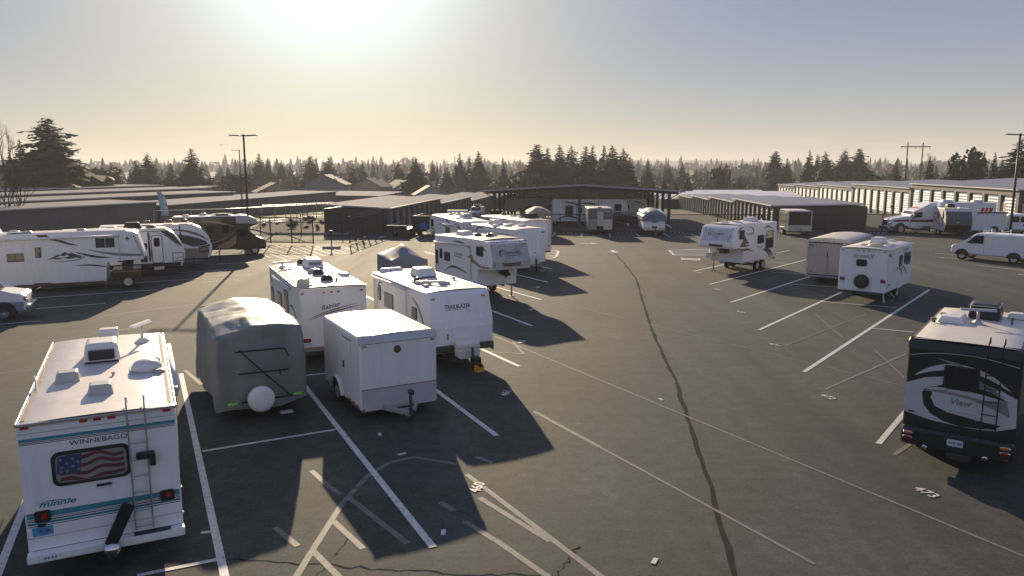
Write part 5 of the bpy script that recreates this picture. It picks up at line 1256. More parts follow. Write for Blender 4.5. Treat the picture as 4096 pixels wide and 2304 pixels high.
rivets(v, 'F', [((x, 1.0), (x, 2.2), 16) for x in (-1.06, -.53, 0, .53, 1.06)] + [((-1.1, 2.24), (1.1, 2.24), 34), ((-1.1, 1.0), (1.1, 1.0), 34)], .010)
rivets(v, 'R', [((y, .45), (y, 2.25), 20) for y in (-1.7, -1.15, -.6, .2, 1.25, 1.75)] + [((-1.8, 2.32), (1.8, 2.32), 44)], .009)
v.panel('side_door', WHITE2, 'R', rrect(.30, .50, 1.10, 2.20, .04), .004, .014); v.box('door_trim', BRONZE, (1.165, .7, 2.23), (.03, .86, .03), .004)
v.box('door_latch', CHASS, (1.19, .42, 1.40), (.04, .06, .22), .01); v.box('door_handle', CHROME, (1.19, .46, 1.52), (.03, .14, .05), .01)
v.panel('wheel_well', CHASS, 'R', [(-.4 + .58 * math.cos(R(a)), .36 + .50 * math.sin(R(a))) for a in range(0, 181, 12)], .003); v.panel('wheel_well', CHASS, 'L', [(.4 + .58 * math.cos(R(a)), .36 + .50 * math.sin(R(a))) for a in range(0, 181, 12)], .003)
for sx in (-1, 1):
    v.add('fender', mesh('fender', [(sx * xx, -.4 + q * math.cos(R(a)), .36 + (q - .08) * math.sin(R(a))) for a in range(0, 181, 10) for xx, q in ((1.15, .58), (1.24, .58), (1.24, .52))], [(3 * i + k, 3 * i + k + 1, 3 * i + 4 + k, 3 * i + 3 + k) for i in range(18) for k in range(2)]), WHITE2)
    v.wheel(sx * 1.09, -.4, .34, .2)
v.box('rust_strip', MATS['rusty_seam'], (1.16, 1.2, .40), (.012, 1.2, .05), 0); v.box('rust_strip', MATS['rusty_seam'], (1.10, 1.888, .36), (.1, .01, .06), 0)
for y in (.9, 1.25, 1.6): v.box('marker_light', RED, (1.165, y, .44), (.02, .1, .045), .006)
v.box('frame_rail', CHASS, (0, 0, .30), (2.2, 3.7, .08), .01)
TNG = mat('painted_tongue', (.42, .42, .41), .5, var=.12, dirt=(.16, .10, .06), dscale=5, damt=.9)
for sx in (-1, 1):
    tb = v.add('tongue_bar', prof_me([(0, -.07), (1.3, -.07), (1.3, .07), (0, .07)], .035, .008), TNG)
    tb.matrix_local = Matrix.Translation((sx * .64, 1.6, .38)) @ Matrix.Rotation(sx * R(27), 4, 'Z')
v.box('tongue_plate', TNG, (0, 2.45, .39), (.42, .05, .13), .01)
v.tube('jack', mat('green_jack', (.03, .06, .05), .5), [(-.06, 2.55, .1), (-.06, 2.55, .98)], .045, 10); v.box('jack_head', MATS['green_jack'], (-.06, 2.58, .93), (.14, .2, .14), .03); v.tube('safety_chain', CHASS, [(.1, 2.5, .4), (.2, 2.65, .3), (.1, 2.75, .22), (-.05, 2.8, .3)], .03, 6); v.box('coupler', CHASS, (0, 2.82, .42), (.12, .26, .12), .02)

# ---- Trailblazer
v = Veh('travel_trailer', 'white travel trailer with a bulged front, white gas bottle cover and a yellow hitch lock', 'travel trailer', -3.22, 28.76, -61.8, 6.43, 2.38, .60, 2.79, 'parked travel trailers')
FR = [(2.74, 2.76), (2.86, 2.66), (3.12, 1.80), (3.17, 1.55), (3.17, .95), (3.02, .72), (2.85, .60)]
shell(v, WHITE, ROOF, FR, (GREYSK, .92), bev=.09)
SL = ('F', 3.12, 1.80, 2.86, 2.66)
v.panel('front_guard', GREYSK, ('F', 2.87, .62, 3.02, .72), [(-1.1, 0), (1.1, 0), (1.1, .17), (-1.1, .17)], .004); v.panel('front_guard', GREYSK, ('F', 3.02, .72, 3.17, .95), [(-1.1, 0), (1.1, 0), (1.1, .27), (-1.1, .27)], .004)
tl = mat('dark_green_letter', (.02, .06, .05), .4)
v.text('TRAILBLAZER', tl, SL, -.60, .42, .98, .14, 0, .02); v.panel('underline', tl, SL, [(-.55, .375), (.3, .375), (.3, .387), (-.55, .387)], .005)
v.text('LE', GREYG, SL, .26, .27, .11, .07, 0, .01)
for u in (-1.0, .92): v.light(SL, u, .80, AMBER, .13, .05, .03)
v.panel('sticker', GREYG, ('F', 3.17, .95, 3.17, 1.55), rrect(-.62, .20, -.55, .42, .01), .004)
pc = v.prof('gas_bottle_cover', WPLAST, [(3.3, .56), (3.72, .56), (3.74, 1.05), (3.68, 1.14), (3.32, 1.14), (3.28, 1.05)], .42, .11)
for z in (.78, .95): v.box('groove', GREYP, (0, 3.52, z), (.86, .47, .014), .005, pc)
v.tongue(2.9, 1.45, .46); v.tube('tongue_jack', BLACK, [(0, 3.95, .2), (0, 3.95, .98)], .045, 10); v.box('coupler_gear', BLACK, (0, 4.2, .55), (.30, .34, .34), .05); v.box('hitch_lock', YELLOW, (0, 4.46, .36), (.30, .2, .22), .02)
v.ac(-.12, -.85, 2.82, .80, 1.05, .30, None, 0, False); v.vent(.60, .55, 2.82, .42, .14, SMOKE, True); v.vent(.55, 1.0, 2.82, .44, .12, YDOME); v.vent(-.02, 1.5, 2.82, .40, .11, GREYP)
bt = v.box('folded_antenna', WPLAST, (.42, 1.25, 2.93), (.12, 1.25, .09), .02, None, (R(4), 0, R(40))); v.frus('antenna_mount', GREYP, (.75, 1.65, 2.81), (.22, .22), (.16, .16), .1, .02)
v.pipe(-.85, .5, 2.82, .07, .1); v.pipe(-.6, -2.9, 2.82, .05, .1); v.frus('front_fairing', WPLAST, (.45, -3.0, 2.82), (1.0, .36), (.9, .22), .14, .05); v.tube('radio_mast', BLACK, [(.85, -1.9, 2.82), (.85, -1.9, 3.2)], .008, 5)
v.win('R', -2.46, 1.75, -2.16, 2.38, .12); v.win('R', -1.75, 1.60, -.70, 2.20, .06, .03, BRONZE if False else GLASSB, None, 1); v.win('R', 1.33, 1.68, 1.83, 2.10, .05)
v.tube('awning', WPLAST, [(1.28, -3.0, 2.66), (1.28, .9, 2.66)], .055, 10); v.tube('awning_arm', ALU, [(1.25, .85, 2.6), (1.23, .85, 1.0)], .018, 6); v.tube('awning_arm', ALU, [(1.25, -2.9, 2.6), (1.23, -2.9, 1.0)], .018, 6)
v.panel('swoosh', BROWN, 'R', swoosh([(-2.6, 1.2), (-2.65, 1.9), (-2.4, 2.45), (-1.9, 2.5)], .0, .08, 0), .004); v.panel('swoosh', GREYG, 'R', swoosh([(1.3, 2.45), (1.9, 2.2), (2.4, 1.7), (2.7, 1.2)], .0, .16, 0), .004); v.text('TRAILBLAZER', GREYG, 'R', 1.7, 1.42, 1.0, .11, 0, .01)

# ---- dark and white rear of the Sprinter-based motorhome
DKM = mat('graphite_paint', (.014, .019, .019), .38, var=.15, coat=.08)
v = Veh('class_b_motorhome', 'dark motorhome with a white swirl graphic, black ladder and rear window', 'motorhome', 12.13, 19.26, 53.2, 5.4, 2.33, .48, 3.02)
v.prof('body', DKM, [(-2.70, .75), (-2.70, 2.86), (-2.62, 2.98), (-2.5, 3.02), (2.4, 3.02), (2.9, 2.85), (3.3, 2.2), (2.3, 1.95), (2.3, .5), (-2.45, .5)][::-1], 1.165, .09)
v.roof(CREAM, -2.60, 2.4, 3.022, .035, -.03)
v.prof('roof_cap', DKM, [(-2.72, 2.80), (-2.66, 2.98), (-2.52, 3.045), (-2.45, 3.03), (-2.45, 2.8)], 1.18, .05)
simple_cab(v, 2.3, 1.6, .95, DKM)
v.prof('bumper', DKM, [(-2.86, .46), (-2.86, .80), (-2.80, .88), (-2.4, .88), (-2.4, .44)], 1.16, .08)
GW = mat('silver_white_graphic', (.56, .58, .60), .35, var=.05)
v.panel('white_panel', GW, 'B', [(-1.15, 1.22), (-1.15, 1.93), (-.75, 2.12), (-.39, 2.20), (.14, 2.22), (.43, 2.15), (.8, 2.06), (1.12, 1.90), (1.15, 1.24), (.8, 1.10), (.45, 1.06), (.0, 1.06), (-.6, 1.10)], .004)
v.panel('white_arc', GW, 'B', swoosh([(-.99, 2.14), (-.6, 2.36), (-.1, 2.46), (.5, 2.36), (1.0, 2.05)], .0, .16, 0), .0046)
v.panel('thin_line', GW, 'B', swoosh([(-1.1, 2.63), (-.5, 2.75), (.3, 2.77), (1.1, 2.64)], .014, .0, .014), .0046)
v.panel('dark_swirl', DKM, 'B', [(-.79, 1.74), (-.74, 1.84), (-.56, 1.84), (-.60, 1.66), (-.50, 1.46), (-.21, 1.35), (.2, 1.30), (.5, 1.26), (.86, 1.24), (.75, 1.14), (.45, 1.08), (.05, 1.06), (-.3, 1.12), (-.58, 1.26), (-.74, 1.46)], .0055)
v.panel('dark_blade', DKM, 'B', [(-.80, 1.82), (-.5, 1.93), (.0, 1.95), (.45, 1.90), (.8, 1.84), (.99, 1.80), (.62, 1.99), (.2, 2.06), (-.3, 2.04)], .0062)
v.panel('grey_blade', GREYG, 'B', [(-.82, 1.80), (-.4, 1.88), (.1, 1.83), (.5, 1.76), (.92, 1.84), (1.02, 1.46), (.62, 1.62), (.2, 1.74), (-.4, 1.80)], .0068)
v.panel('grey_blade', GREYG, 'B', [(.36, 2.22), (.6, 2.10), (.9, 1.88), (.62, 1.98), (.36, 2.04)], .0068)
v.panel('dark_band', DKM, 'B', swoosh([(-.95, 2.11), (-.5, 2.25), (.0, 2.28), (.4, 2.22)], .0, .07, 0), .0068)
v.panel('grey_blade', GREYG, 'B', [(-.56, 2.63), (-.1, 2.57), (.06, 2.49), (-.2, 2.52)], .0068)
v.win('B', -.37, 1.93, .36, 2.50, .07, .04, off=.01); v.box('camera', BLACK, (.02, -2.72, 2.72), (.16, .08, .06), .02)
v.text('View', GREYG, 'B', -.18, 1.56, .44, .16, .2, .03, .010)
v.panel('hatch_seam', GREYG, 'B', swoosh([(-.2, 1.40), (.3, 1.38), (.36, 1.30), (.36, 1.2)], .01, .0, .01), .0075)
for u, z, m in ((-1.0, .80, AMBER), (-1.0, .68, RED), (1.0, .82, AMBER), (1.0, .70, RED)):
    t = v.add('tail_light', lathe_me([(.01, -.02), (.09, -.02), (.1, 0)], 'y', 20), CHROME, None, (u, -2.865, z - .05)); t.scale = (1.15, 1, .52); v.add('lens', lathe_me([(.01, -.035), (.07, -.03), (.08, -.015)], 'y', 18), m, t)
for u in (-1.07, 1.05): v.box('reflector', RED, (u, -2.87, .50), (.08, .02, .04), .006)
for u in (-.62, .62): v.add('exhaust_tip', lathe_me([(.03, -.03), (.06, -.03), (.06, .05)], 'y', 14), CHROME, None, (u, -2.84, .44))
v.panel('emblem', DKRED, 'B', circ(-.98, 1.24, .075, 18, .35), .006, .004)
pl = v.panel('number_plate', PLATE, ('B', -2.862, .5, -2.862, .8), rrect(-.16, .10, .17, .26, .015), .004, .006); [v.panel('plate_stroke', TEAL, ('B', -2.862, .5, -2.862, .8), rrect(u, .15, u + .03, .21, .006), .0115, 0, pl) for u in (-.12, -.08, -.045, .05, .085, .12)]; v.panel('plate_emblem', ORANGE, ('B', -2.862, .5, -2.862, .8), circ(.0, .18, .028, 12), .0125, 0, pl)
v.ladder('B', .48, .77, .80, 3.02, (2.09, 1.78, 1.47, 1.16, 2.4), BLACK)
v.ac(.05, 1.25, 3.04, .78, 1.0, .34, BLACK, 0, False); v.box('shroud_rim', GREYP, (.05, 1.25, 3.40), (.70, .76, .03), .01)
v.batwing(-.02, .05, 3.04, R(20), .34, GREYP); v.vent(-.6, .0, 3.04, .62, .16, WPLAST); v.vent(-.55, .62, 3.04, .46, .12, WPLAST); v.pipe(-.98, -.3, 3.03, .06, .12, BROWN); v.pipe(-.88, .6, 3.03, .06, .12, BROWN); v.pipe(.71, .43, 3.03, .025, .2, BROWN); v.vent(.75, 1.6, 3.04, .42, .14, WPLAST)
for sx in (-1, 1): v.wheel(sx * .98, -1.3, .37, .26)
v.box('underbody', CHASS, (0, 0, .46), (1.6, 5, .16), .02); v.box('hitch', CHASS, (.1, -2.75, .36), (.5, .3, .16), .03)
# ================================================================ fifth wheels and other stored trailers
def fifth(v, wm=None, rm=None, nose=1.9, zn=1.78, arc=.5, skirt=None, wheels=(-1.4, -.55), bev=.07, drop=.12):
    """gooseneck trailer: raised nose over a lower front wall, roof line bending down at the nose"""
    L2 = v.L / 2; yl = L2 - nose
    pts = [(-L2, v.z0), (-L2, v.H - drop), (-L2 + .05, v.H - drop + .04), (L2 - 2.6, v.H), (L2 - 1.1, v.H), (L2 - .55, v.H - .06), (L2 - .34, v.H - .16), (L2, zn + .42), (L2, zn + .16), (L2 - .1, zn), (yl, zn), (yl, v.z0)]
    v.prof('body', wm or WHITE, pts[::-1], v.W / 2, bev)
    v.roof(rm or ROOF, -L2 + .02, L2 - .95, v.H + .006, .06, .012, .05, None, lambda y: -drop * max(0, min(1, (L2 - 2.6 - y) / (v.L - 2.6))))
    v.chassis(-L2 + .1, yl - .2, v.z0, wheels)
    for sx in (-1, 1): v.tube('landing_leg', GALV, [(sx * (v.W / 2 - .25), yl - .12, 0.03), (sx * (v.W / 2 - .25), yl - .12, v.z0 + .05)], .045, 8); v.box('leg_foot', GALV, (sx * (v.W / 2 - .25), yl - .12, .02), (.22, .22, .03), .005)
    v.tube('king_pin', CHASS, [(0, L2 - .95, zn - .35), (0, L2 - .95, zn + .02)], .08, 10); v.box('pin_box', CHASS, (0, L2 - 1.1, zn - .10), (.5, .9, .2), .03)
    v.box('rear_bumper', CHASS, (0, -L2 - .1, v.z0 - .05), (v.W * .9, .1, .12), .015)
    return ('F', L2, zn + .42, L2 - .34, v.H - .16)
MOSS = mat('roof_moss', (.10, .085, .045), .95, var=.5, scale=8, bump=.05, bscale=14)
GRIME = mat('grimy_cap', (.50, .50, .49), .6, var=.12, scale=2, dirt=(.11, .105, .10), dscale=1.9, damt=.95, stretch=(1, 1, .45))
# dirty fifth wheel
v = Veh('fifth_wheel_trailer', 'weathered white fifth wheel with a grime streaked nose and mossy roof edge', 'fifth wheel', -1.75, 42.2, -57, 6.4, 2.5, .75, 3.28, 'fifth wheel trailers')
SL = fifth(v, WHITE2, ROOFB, 1.45, 1.76)
SLn = math.hypot(.34, 3.28 - .16 - 1.76 - .42)
v.panel('front_cap', GRIME, SL, [(-1.18, .01), (1.18, .01), (1.14, SLn - .02), (-1.14, SLn - .02)], .004, .012); v.panel('front_cap', GRIME, ('F', 3.2, 1.92, 3.2, 2.18), [(-1.18, 0), (1.18, 0), (1.18, .26), (-1.18, .26)], .004, .012)
v.panel('nose_vent', BROWN, ('F', 3.2, 1.92, 3.2, 2.18), [(-.50, .02), (.50, .02), (.58, .2), (-.58, .2)], .018, .006)
v.text('COUGAR', CHAR, SL, -.52, .40, 1.1, .17, .3, .02, .02); v.panel('cat_arc', CHAR, SL, swoosh([(-.30, .66), (-.6, .58), (-.66, .40), (-.5, .30)], .0, .1, .02), .019); v.panel('underline', CHAR, SL, swoosh([(-.5, .33), (.1, .30), (.55, .34)], .0, .04, 0), .019)
for u in (-1.08, .98): v.light(SL, u, SLn - .08, AMBER, .13, .06, .04)
v.light(('F', 1.75, .75, 1.75, 1.7), .95, .78, AMBER, .14, .08, .03); v.light(('F', 1.75, .75, 1.75, 1.7), -1.12, .82, RED, .06, .06, .03)
v.panel('torn_flap', BLACKG, ('F', 1.75, .75, 1.75, 1.7), [(.0, .93), (.62, .95), (.66, .7), (.86, .48), (.62, .44), (.55, .36), (.45, .44), (.2, .55), (.06, .62)], .05, .02)
rnd = random.Random(8)
for i in range(7):
    o = v.add('moss_patch', bush_me(60 + i, 70, .5, .5, .09), MOSS, None, (-1.0 + .33 * i + rnd.uniform(-.1, .1), 2.72 + rnd.uniform(-.06, .05), 3.17)); o.scale = (.42, .16, .12)
o = v.add('moss_patch', bush_me(77, 60, .5, .5, .09), MOSS, None, (.4, 1.3, 3.30)); o.scale = (.5, .35, .08)
o = v.add('moss_patch', bush_me(78, 60, .5, .5, .09), MOSS, None, (-.5, 1.7, 3.31)); o.scale = (.6, .35, .09)
for a in ((1.65, 2.42, 2.36, 2.93), (-2.0, 1.80, -1.31, 2.30)): v.win('R', *a, .08, .04, GLASSB)
d = v.panel('entry_door', WHITE, 'R', rrect(-2.66, .95, -2.08, 2.62, .06), .003, .014); v.win('R', -2.53, 1.87, -2.23, 2.45, .1, .03, GLASSB, off=.017)
v.win('R', -3.06, 1.50, -2.78, 2.33, .04, .03); v.tube('grab_handle', CHROME, [(1.3, -2.72, 1.35), (1.33, -2.72, 1.75)], .015, 6)
v.tube('awning', WPLAST, [(1.34, -3.1, 2.78), (1.34, 1.05, 2.92)], .065, 10); v.tube('awning_arm', ALU, [(1.30, 1.05, 2.9), (1.28, 1.1, 1.05)], .02, 6); v.tube('awning_arm', ALU, [(1.30, -3.05, 2.75), (1.28, -3.05, 1.05)], .02, 6)
v.text('COUGAR', BROWN, 'R', -.84, 2.25, .88, .14, .25, .015); v.panel('underline', BROWN, 'R', swoosh([(-.9, 2.2), (-.3, 2.15), (.1, 2.2)], 0, .05, 0), .004)
v.panel('swoosh', BROWN, 'R', swoosh([(-2.0, 1.15), (-1.4, 1.48), (-.7, 1.55), (.05, 1.45), (.78, 1.32)], .0, .13, 0), .004); v.panel('swoosh', BROWN, 'R', swoosh([(.1, 1.2), (.8, 1.13), (1.4, .9), (1.74, .78)], .0, .14, .05), .004)
v.panel('swoosh', BRONZE, 'R', [(.29, 2.34), (.8, 2.28), (1.01, 2.48), (1.2, 2.38), (1.36, 2.18), (2.1, 1.92), (3.0, 1.93), (2.98, 1.83), (2.05, 1.79), (1.36, 1.98), (1.0, 2.05), (1.05, 2.18)], .004)
v.panel('swoosh', BROWN, 'R', swoosh([(-1.2, 2.98), (-.2, 3.0), (.6, 2.86), (1.1, 2.7)], .0, .14, 0), .004); v.panel('cat_mark', CHAR, 'R', [(2.05, 3.02), (2.25, 2.98), (2.5, 2.84), (2.75, 2.7), (2.45, 2.78), (2.2, 2.84)], .004)
v.panel('access_hatch', WHITE2, 'R', rrect(.2, .85, 1.5, 1.25, .04), .003, .008)
v.ac(.35, -1.2, 3.20, .7, 1.0, .25); v.vent(.3, .2, 3.27, .42, .14, SMOKE, True); v.vent(-.35, .75, 3.3, .42, .14, YDOME, True); v.vent(.1, 1.1, 3.3, .42, .14, SMOKE, True)
# trailer with a blue heart mark
v = Veh('travel_trailer', 'boxy white travel trailer with a small blue heart mark high on its flat front', 'travel trailer', -.54, 54.0, -59.2, 6.96, 2.5, .68, 2.96, 'parked travel trailers')
shell(v, WHITE, ROOF, [(3.44, 2.92), (3.48, 2.86), (3.48, .68)])
v.panel('heart_mark', BLUEP, 'F', [(.98 + .11 * math.sin(t) ** 3, 2.70 + .085 * (.8 * math.cos(t) - .35 * math.cos(2 * t) - .15 * math.cos(3 * t))) for t in [6.283 * k / 28 for k in range(28)]], .004, .003)
v.light('F', 1.15, 2.72, RED, .06, .05); v.light('F', -1.1, 2.72, AMBER, .08, .05)
gb = v.prof('gas_bottle_cover', WPLAST, [(3.55, .62), (3.95, .62), (3.95, 1.2), (3.9, 1.26), (3.6, 1.26), (3.55, 1.2)], .40, .05); gb.location = (-.1, 0, 0)
v.tongue(); v.tube('jack_post', BLACK, [(0, 4.2, .15), (0, 4.2, 1.05)], .045, 8); v.panel('access_hatch', GREYP, 'F', rrect(.3, 1.3, .5, 1.36, .02), .003, .004)
v.ac(.15, -1.0, 2.98, .75, 1.0, .30, None, 0, False)
for x, y, m in ((.95, .45, WPLAST), (.4, 1.2, YDOME), (-.35, .35, WPLAST), (-.4, 1.75, GREYP)): v.vent(x, y, 2.98, .46, .13, m)
v.panel('wheel_arch', CHAR, 'R', [(-2.1, 2.3), (-1.9, 2.75), (-1.4, 2.86), (-.8, 2.8), (-.9, 2.72), (-1.5, 2.76), (-1.85, 2.6), (-2.0, 2.3)], .004); v.panel('stripe', GREYG, 'R', [(-3.4, 2.55), (3.4, 2.55), (3.4, 2.6), (-3.4, 2.6)], .003); v.win('R', -3.0, 1.8, -2.2, 2.4)
# rear of a white trailer with a ladder
v = Veh('travel_trailer', 'white travel trailer seen from its ladder end, black air conditioner on the roof', 'travel trailer', .06, 61.87, 119.2, 7.88, 2.44, .63, 3.03, 'parked travel trailers')
shell(v, WHITE, ROOF, [(3.3, 2.98), (3.7, 2.7), (3.94, 2.1), (3.94, .63)], bev=.06)
for u in (-1.11, -.26, -.02, .27, 1.08): v.light('B', u, 2.93, RED, .1, .05)
v.light('B', 1.02, 1.05, RED, .12, .1); v.light('B', -1.02, 1.05, RED, .12, .1)
v.ladder('B', .92, 1.18, .68, 3.05, (2.7, 2.35, 2.0, 1.65, 1.3, .95), ALU)
v.ac(.55, -2.0, 3.06, .95, .9, .34, BLACK, 0, False); v.box('roof_box', BLACK, (.1, -1.2, 3.13), (.3, .4, .14), .03); v.vent(.3, .4, 3.05, .42, .12, GREYP); v.vent(.6, 2.6, 3.05, .46, .16, SMOKE, True); v.pipe(.9, -2.9, 3.05)
v.win('L', -3.4, 2.3, -1.8, 2.9, .06); v.win('L', .4, 1.9, 2.9, 2.72, .05, .04, CHAR)
v.panel('swoosh', CHAR, 'L', swoosh([(-3.7, 2.4), (-3.0, 2.97), (-1.5, 2.97), (.5, 2.75)], .0, .06, 0), .004); v.panel('swoosh', BROWN, 'L', swoosh([(-1.5, 2.45), (-.8, 2.75), (0, 2.9), (1.2, 2.95)], .0, .16, 0), .004); v.panel('swoosh', CHAR, 'L', swoosh([(-.4, 2.6), (1.0, 2.8), (3.4, 2.86)], .02, .03, .02), .004)
# fifth wheel with grey arrow graphics, nose away
v = Veh('fifth_wheel_trailer', 'white fifth wheel with dark arrow graphics, its rounded nose pointing to the sliding gate', 'fifth wheel', -4.33, 60.91, 110, 10.0, 2.35, .61, 3.1, 'fifth wheel trailers')
SL = fifth(v, WHITE, ROOF, 1.9, 1.5, drop=.05)
v.win('L', -4.3, 2.1, -3.5, 2.72, .06); v.panel('entry_door', CHAR, 'L', rrect(.45, .95, 1.75, 2.45, .05), .003, .016); v.tube('awning', WPLAST, [(-1.27, .2, 2.62), (-1.27, -4.4, 2.75)], .06, 8)
[v.panel('name_stroke', CHAR, 'L', rrect(-4.5 + .2 * k, 1.88, -4.36 + .2 * k, 2.04, .02), .004) for k in range(7)]
v.panel('arrow_graphic', GREYG, 'L', [(-4.6, 1.42), (-3.7, 1.72), (-2.6, 1.95), (-3.2, 1.7), (-2.8, 1.3), (-3.6, 1.45)], .004); v.panel('swoosh', CHAR, 'L', swoosh([(-3.4, 1.7), (-2.6, 1.35), (-1.6, 1.1), (-.5, .95)], .0, .2, 0), .0046); v.panel('swoosh', CHAR, 'L', swoosh([(-2.0, 2.35), (-1.0, 2.55), (0, 2.45), (.6, 2.25)], .0, .08, 0), .004); v.panel('swoosh', CHAR, 'L', swoosh([(.2, 3.0), (1.2, 2.9), (2.2, 2.6)], .0, .16, 0), .004); v.panel('swoosh', BROWN, 'L', swoosh([(2.6, 2.7), (3.6, 2.75), (4.4, 2.6), (4.9, 2.3)], .0, .2, .1), .004)
v.ac(.2, -1.5, 3.08, .8, 1.1, .36); v.box('roof_box', BLACK, (.6, 3.2, 3.2), (.36, .4, .16), .03); v.box('roof_box', BLACK, (.1, 2.6, 3.2), (.36, .4, .16), .03); v.vent(.7, 2.4, 3.1, .5, .14, YDOME, True); v.vent(-.6, -1.9, 3.06, .46, .12, WPLAST); v.pipe(.4, .8, 3.1)
v.ladder('B', -1.05, -.75, .7, 3.02, (2.6, 2.2, 1.8, 1.4), ALU)
v.light('B', -.55, 2.9, RED, .08, .05)
# clean fifth wheel in the other row
v = Veh('fifth_wheel_trailer', 'clean white fifth wheel with brown cat graphics standing alone on landing legs', 'fifth wheel', 15.8, 52.45, 226, 6.4, 2.5, .71, 3.28, 'fifth wheel trailers')
SL = fifth(v, WHITE, ROOF, 1.5, 1.75, bev=.13, drop=.05)
v.panel('front_cap', mat('grey_white_cap', (.60, .62, .65), .35, var=.04), SL, [(-1.1, .05), (1.1, .05), (1.05, .92), (-1.05, .92)], .003, .006)
v.text('Cougar', CHAR, SL, -.55, .45, 1.1, .24, .35, .012, .012); v.panel('underline', CHAR, SL, swoosh([(-.6, .5), (-.1, .37), (.05, .30), (-.25, .20)], .0, .05, 0), .011); v.panel('cat_arc', CHAR, SL, swoosh([(-.5, .74), (-.66, .62), (-.62, .46), (-.45, .42)], .0, .06, 0), .011)
v.panel('nose_vent', CHAR, ('F', 3.2, 1.85, 3.2, 2.17), [(-.46, .0), (.46, .0), (.54, .17), (-.54, .17)], .004, .008)
for u in (-.9, 1.05): v.light(SL, u, .95, RED, .1, .05, .03)
v.win('L', -2.42, 2.34, -1.70, 2.95, .1); v.win('L', .22, 1.88, 1.20, 2.46, .06); v.win('L', 1.46, 1.45, 2.66, 2.68, .05)
v.text('Cougar', CHAR, 'L', .2, 1.54, .95, .20, .35, .01)
v.panel('slide_out', WHITE2, 'L', rrect(-.1, .85, 2.95, 2.86, .03), .002, .004)
v.panel('cat_shape', BROWN, 'L', [(-2.35, 1.84), (-2.1, 2.0), (-1.9, 2.2), (-1.7, 2.5), (-1.55, 2.62), (-1.5, 2.42), (-1.25, 2.2), (-.95, 2.0), (-1.2, 1.98), (-1.5, 2.05), (-1.35, 1.92), (-.75, 1.88), (-1.4, 1.80)], .004); v.panel('swoosh', BROWN, 'L', swoosh([(-2.6, 1.80), (-1.9, 1.62), (-1.1, 1.6), (-.3, 1.42)], .0, .16, 0), .0045)
v.panel('swoosh', CHAR, 'L', swoosh([(-1.55, 2.76), (-1.1, 2.62), (-.5, 2.66), (-.42, 2.9), (-.7, 3.06), (-1.1, 3.08)], .0, .11, 0), .004); v.panel('swoosh', CHAR, 'L', swoosh([(-2.7, 2.7), (-2.4, 3.0), (-1.9, 3.15)], .0, .1, 0), .004)
for a in (0, .28, .55): v.panel('swoosh', CHAR, 'L', swoosh([(1.05 + a, 1.5), (1.7 + a, 1.25), (2.3 + a * .9, .8)], .0, .14, .02), .0076)
v.panel('swoosh', BROWN, 'L', swoosh([(1.1, 2.9), (1.8, 3.0), (2.5, 2.78)], .0, .13, 0), .008); v.panel('front_mark', CHAR, SL, swoosh([(.8, .1), (.92, .35), (.98, .55)], .0, .05, 0), .011)
v.light('L', 3.1, .95, RED, .1, .08)
v.ac(.1, -1.8, 3.27, .75, 1.0, .26, None, 0, False); v.vent(.2, .2, 3.30, .46, .12, YDOME); v.vent(-.4, .9, 3.31, .42, .1, WPLAST); v.vent(.5, 1.2, 3.32, .42, .1, WPLAST); v.vent(.2, 1.7, 3.3, .4, .1, WPLAST)
v.box('pin_lock_box', BLACKG, (0, 2.0, 1.45), (.5, .5, .28), .04); v.box('pin_sign', GREYP, (0, 2.28, 1.48), (.22, .02, .08), .01); v.box('battery_box', WPLAST, (1.05, 1.95, 1.1), (.5, .45, .4), .03)
# grey cargo trailer, sloped nose away
v = Veh('cargo_trailer', 'grey cargo trailer with double rear doors and a small road shield logo', 'cargo trailer', 20.99, 48.01, 53.1, 6.0, 2.49, .51, 2.75)
CG = mat('grey_cargo_paint', (.40, .39, .38), .45, var=.06, dirt=(.28, .26, .24))
v.prof('body', CG, [(-3, .51), (-3, 2.66), (-2.94, 2.72), (2.3, 2.72), (2.75, 2.6), (3, 2.2), (3, .51)][::-1], 1.245, .06)
v.roof(mat('cream_cargo_roof', (.66, .62, .54), .5, var=.06, dirt=(.45, .4, .33)), -2.98, 2.75, 2.725, .12, .0)
v.add('door_header', mesh('hd', [(x * 1.22, -3.004 - q, z) for q in (0, .02) for x, z in ((-1, 2.60), (1, 2.60), (1, 2.72), (.5, 2.81), (0, 2.84), (-.5, 2.81), (-1, 2.72))], [tuple(range(7)), tuple(range(13, 6, -1))] + [(i, 7 + i, 7 + (i + 1) % 7, (i + 1) % 7) for i in range(7)]), CREAM)
for u in (-1.2, 1.2): v.panel('door_post', ALU, 'B', rrect(u - .04, .52, u + .04, 2.66, .01), .002, .02)
v.panel('door_rail', BLACK, 'B', rrect(-1.18, 2.52, 1.18, 2.58, .01), .002, .012); v.panel('door_rail', BLACK, 'B', rrect(-1.18, .54, 1.18, .60, .01), .002, .012)
for u0, u1 in ((-1.15, -.01), (.01, 1.15)): v.panel('rear_door', CG, 'B', rrect(u0, .62, u1, 2.50, .02), .002, .014)
for u in (-.06, .06): v.tube('lock_rod', ALU, [(u, -3.03, .65), (u, -3.03, 2.5)], .012, 6)
v.box('door_handle', BLACK, (-.03, -3.05, 1.82), (.04, .04, .3), .01)
for z in (.85, 1.65, 2.35):
    for u in (-1.17, 1.17): v.box('hinge', CHROME, (u, -3.03, z), (.10, .03, .05), .006)
for u in (-.55, -.3, .0, .3, .7): v.light('B', u, 2.66, RED, .09, .04, .03)
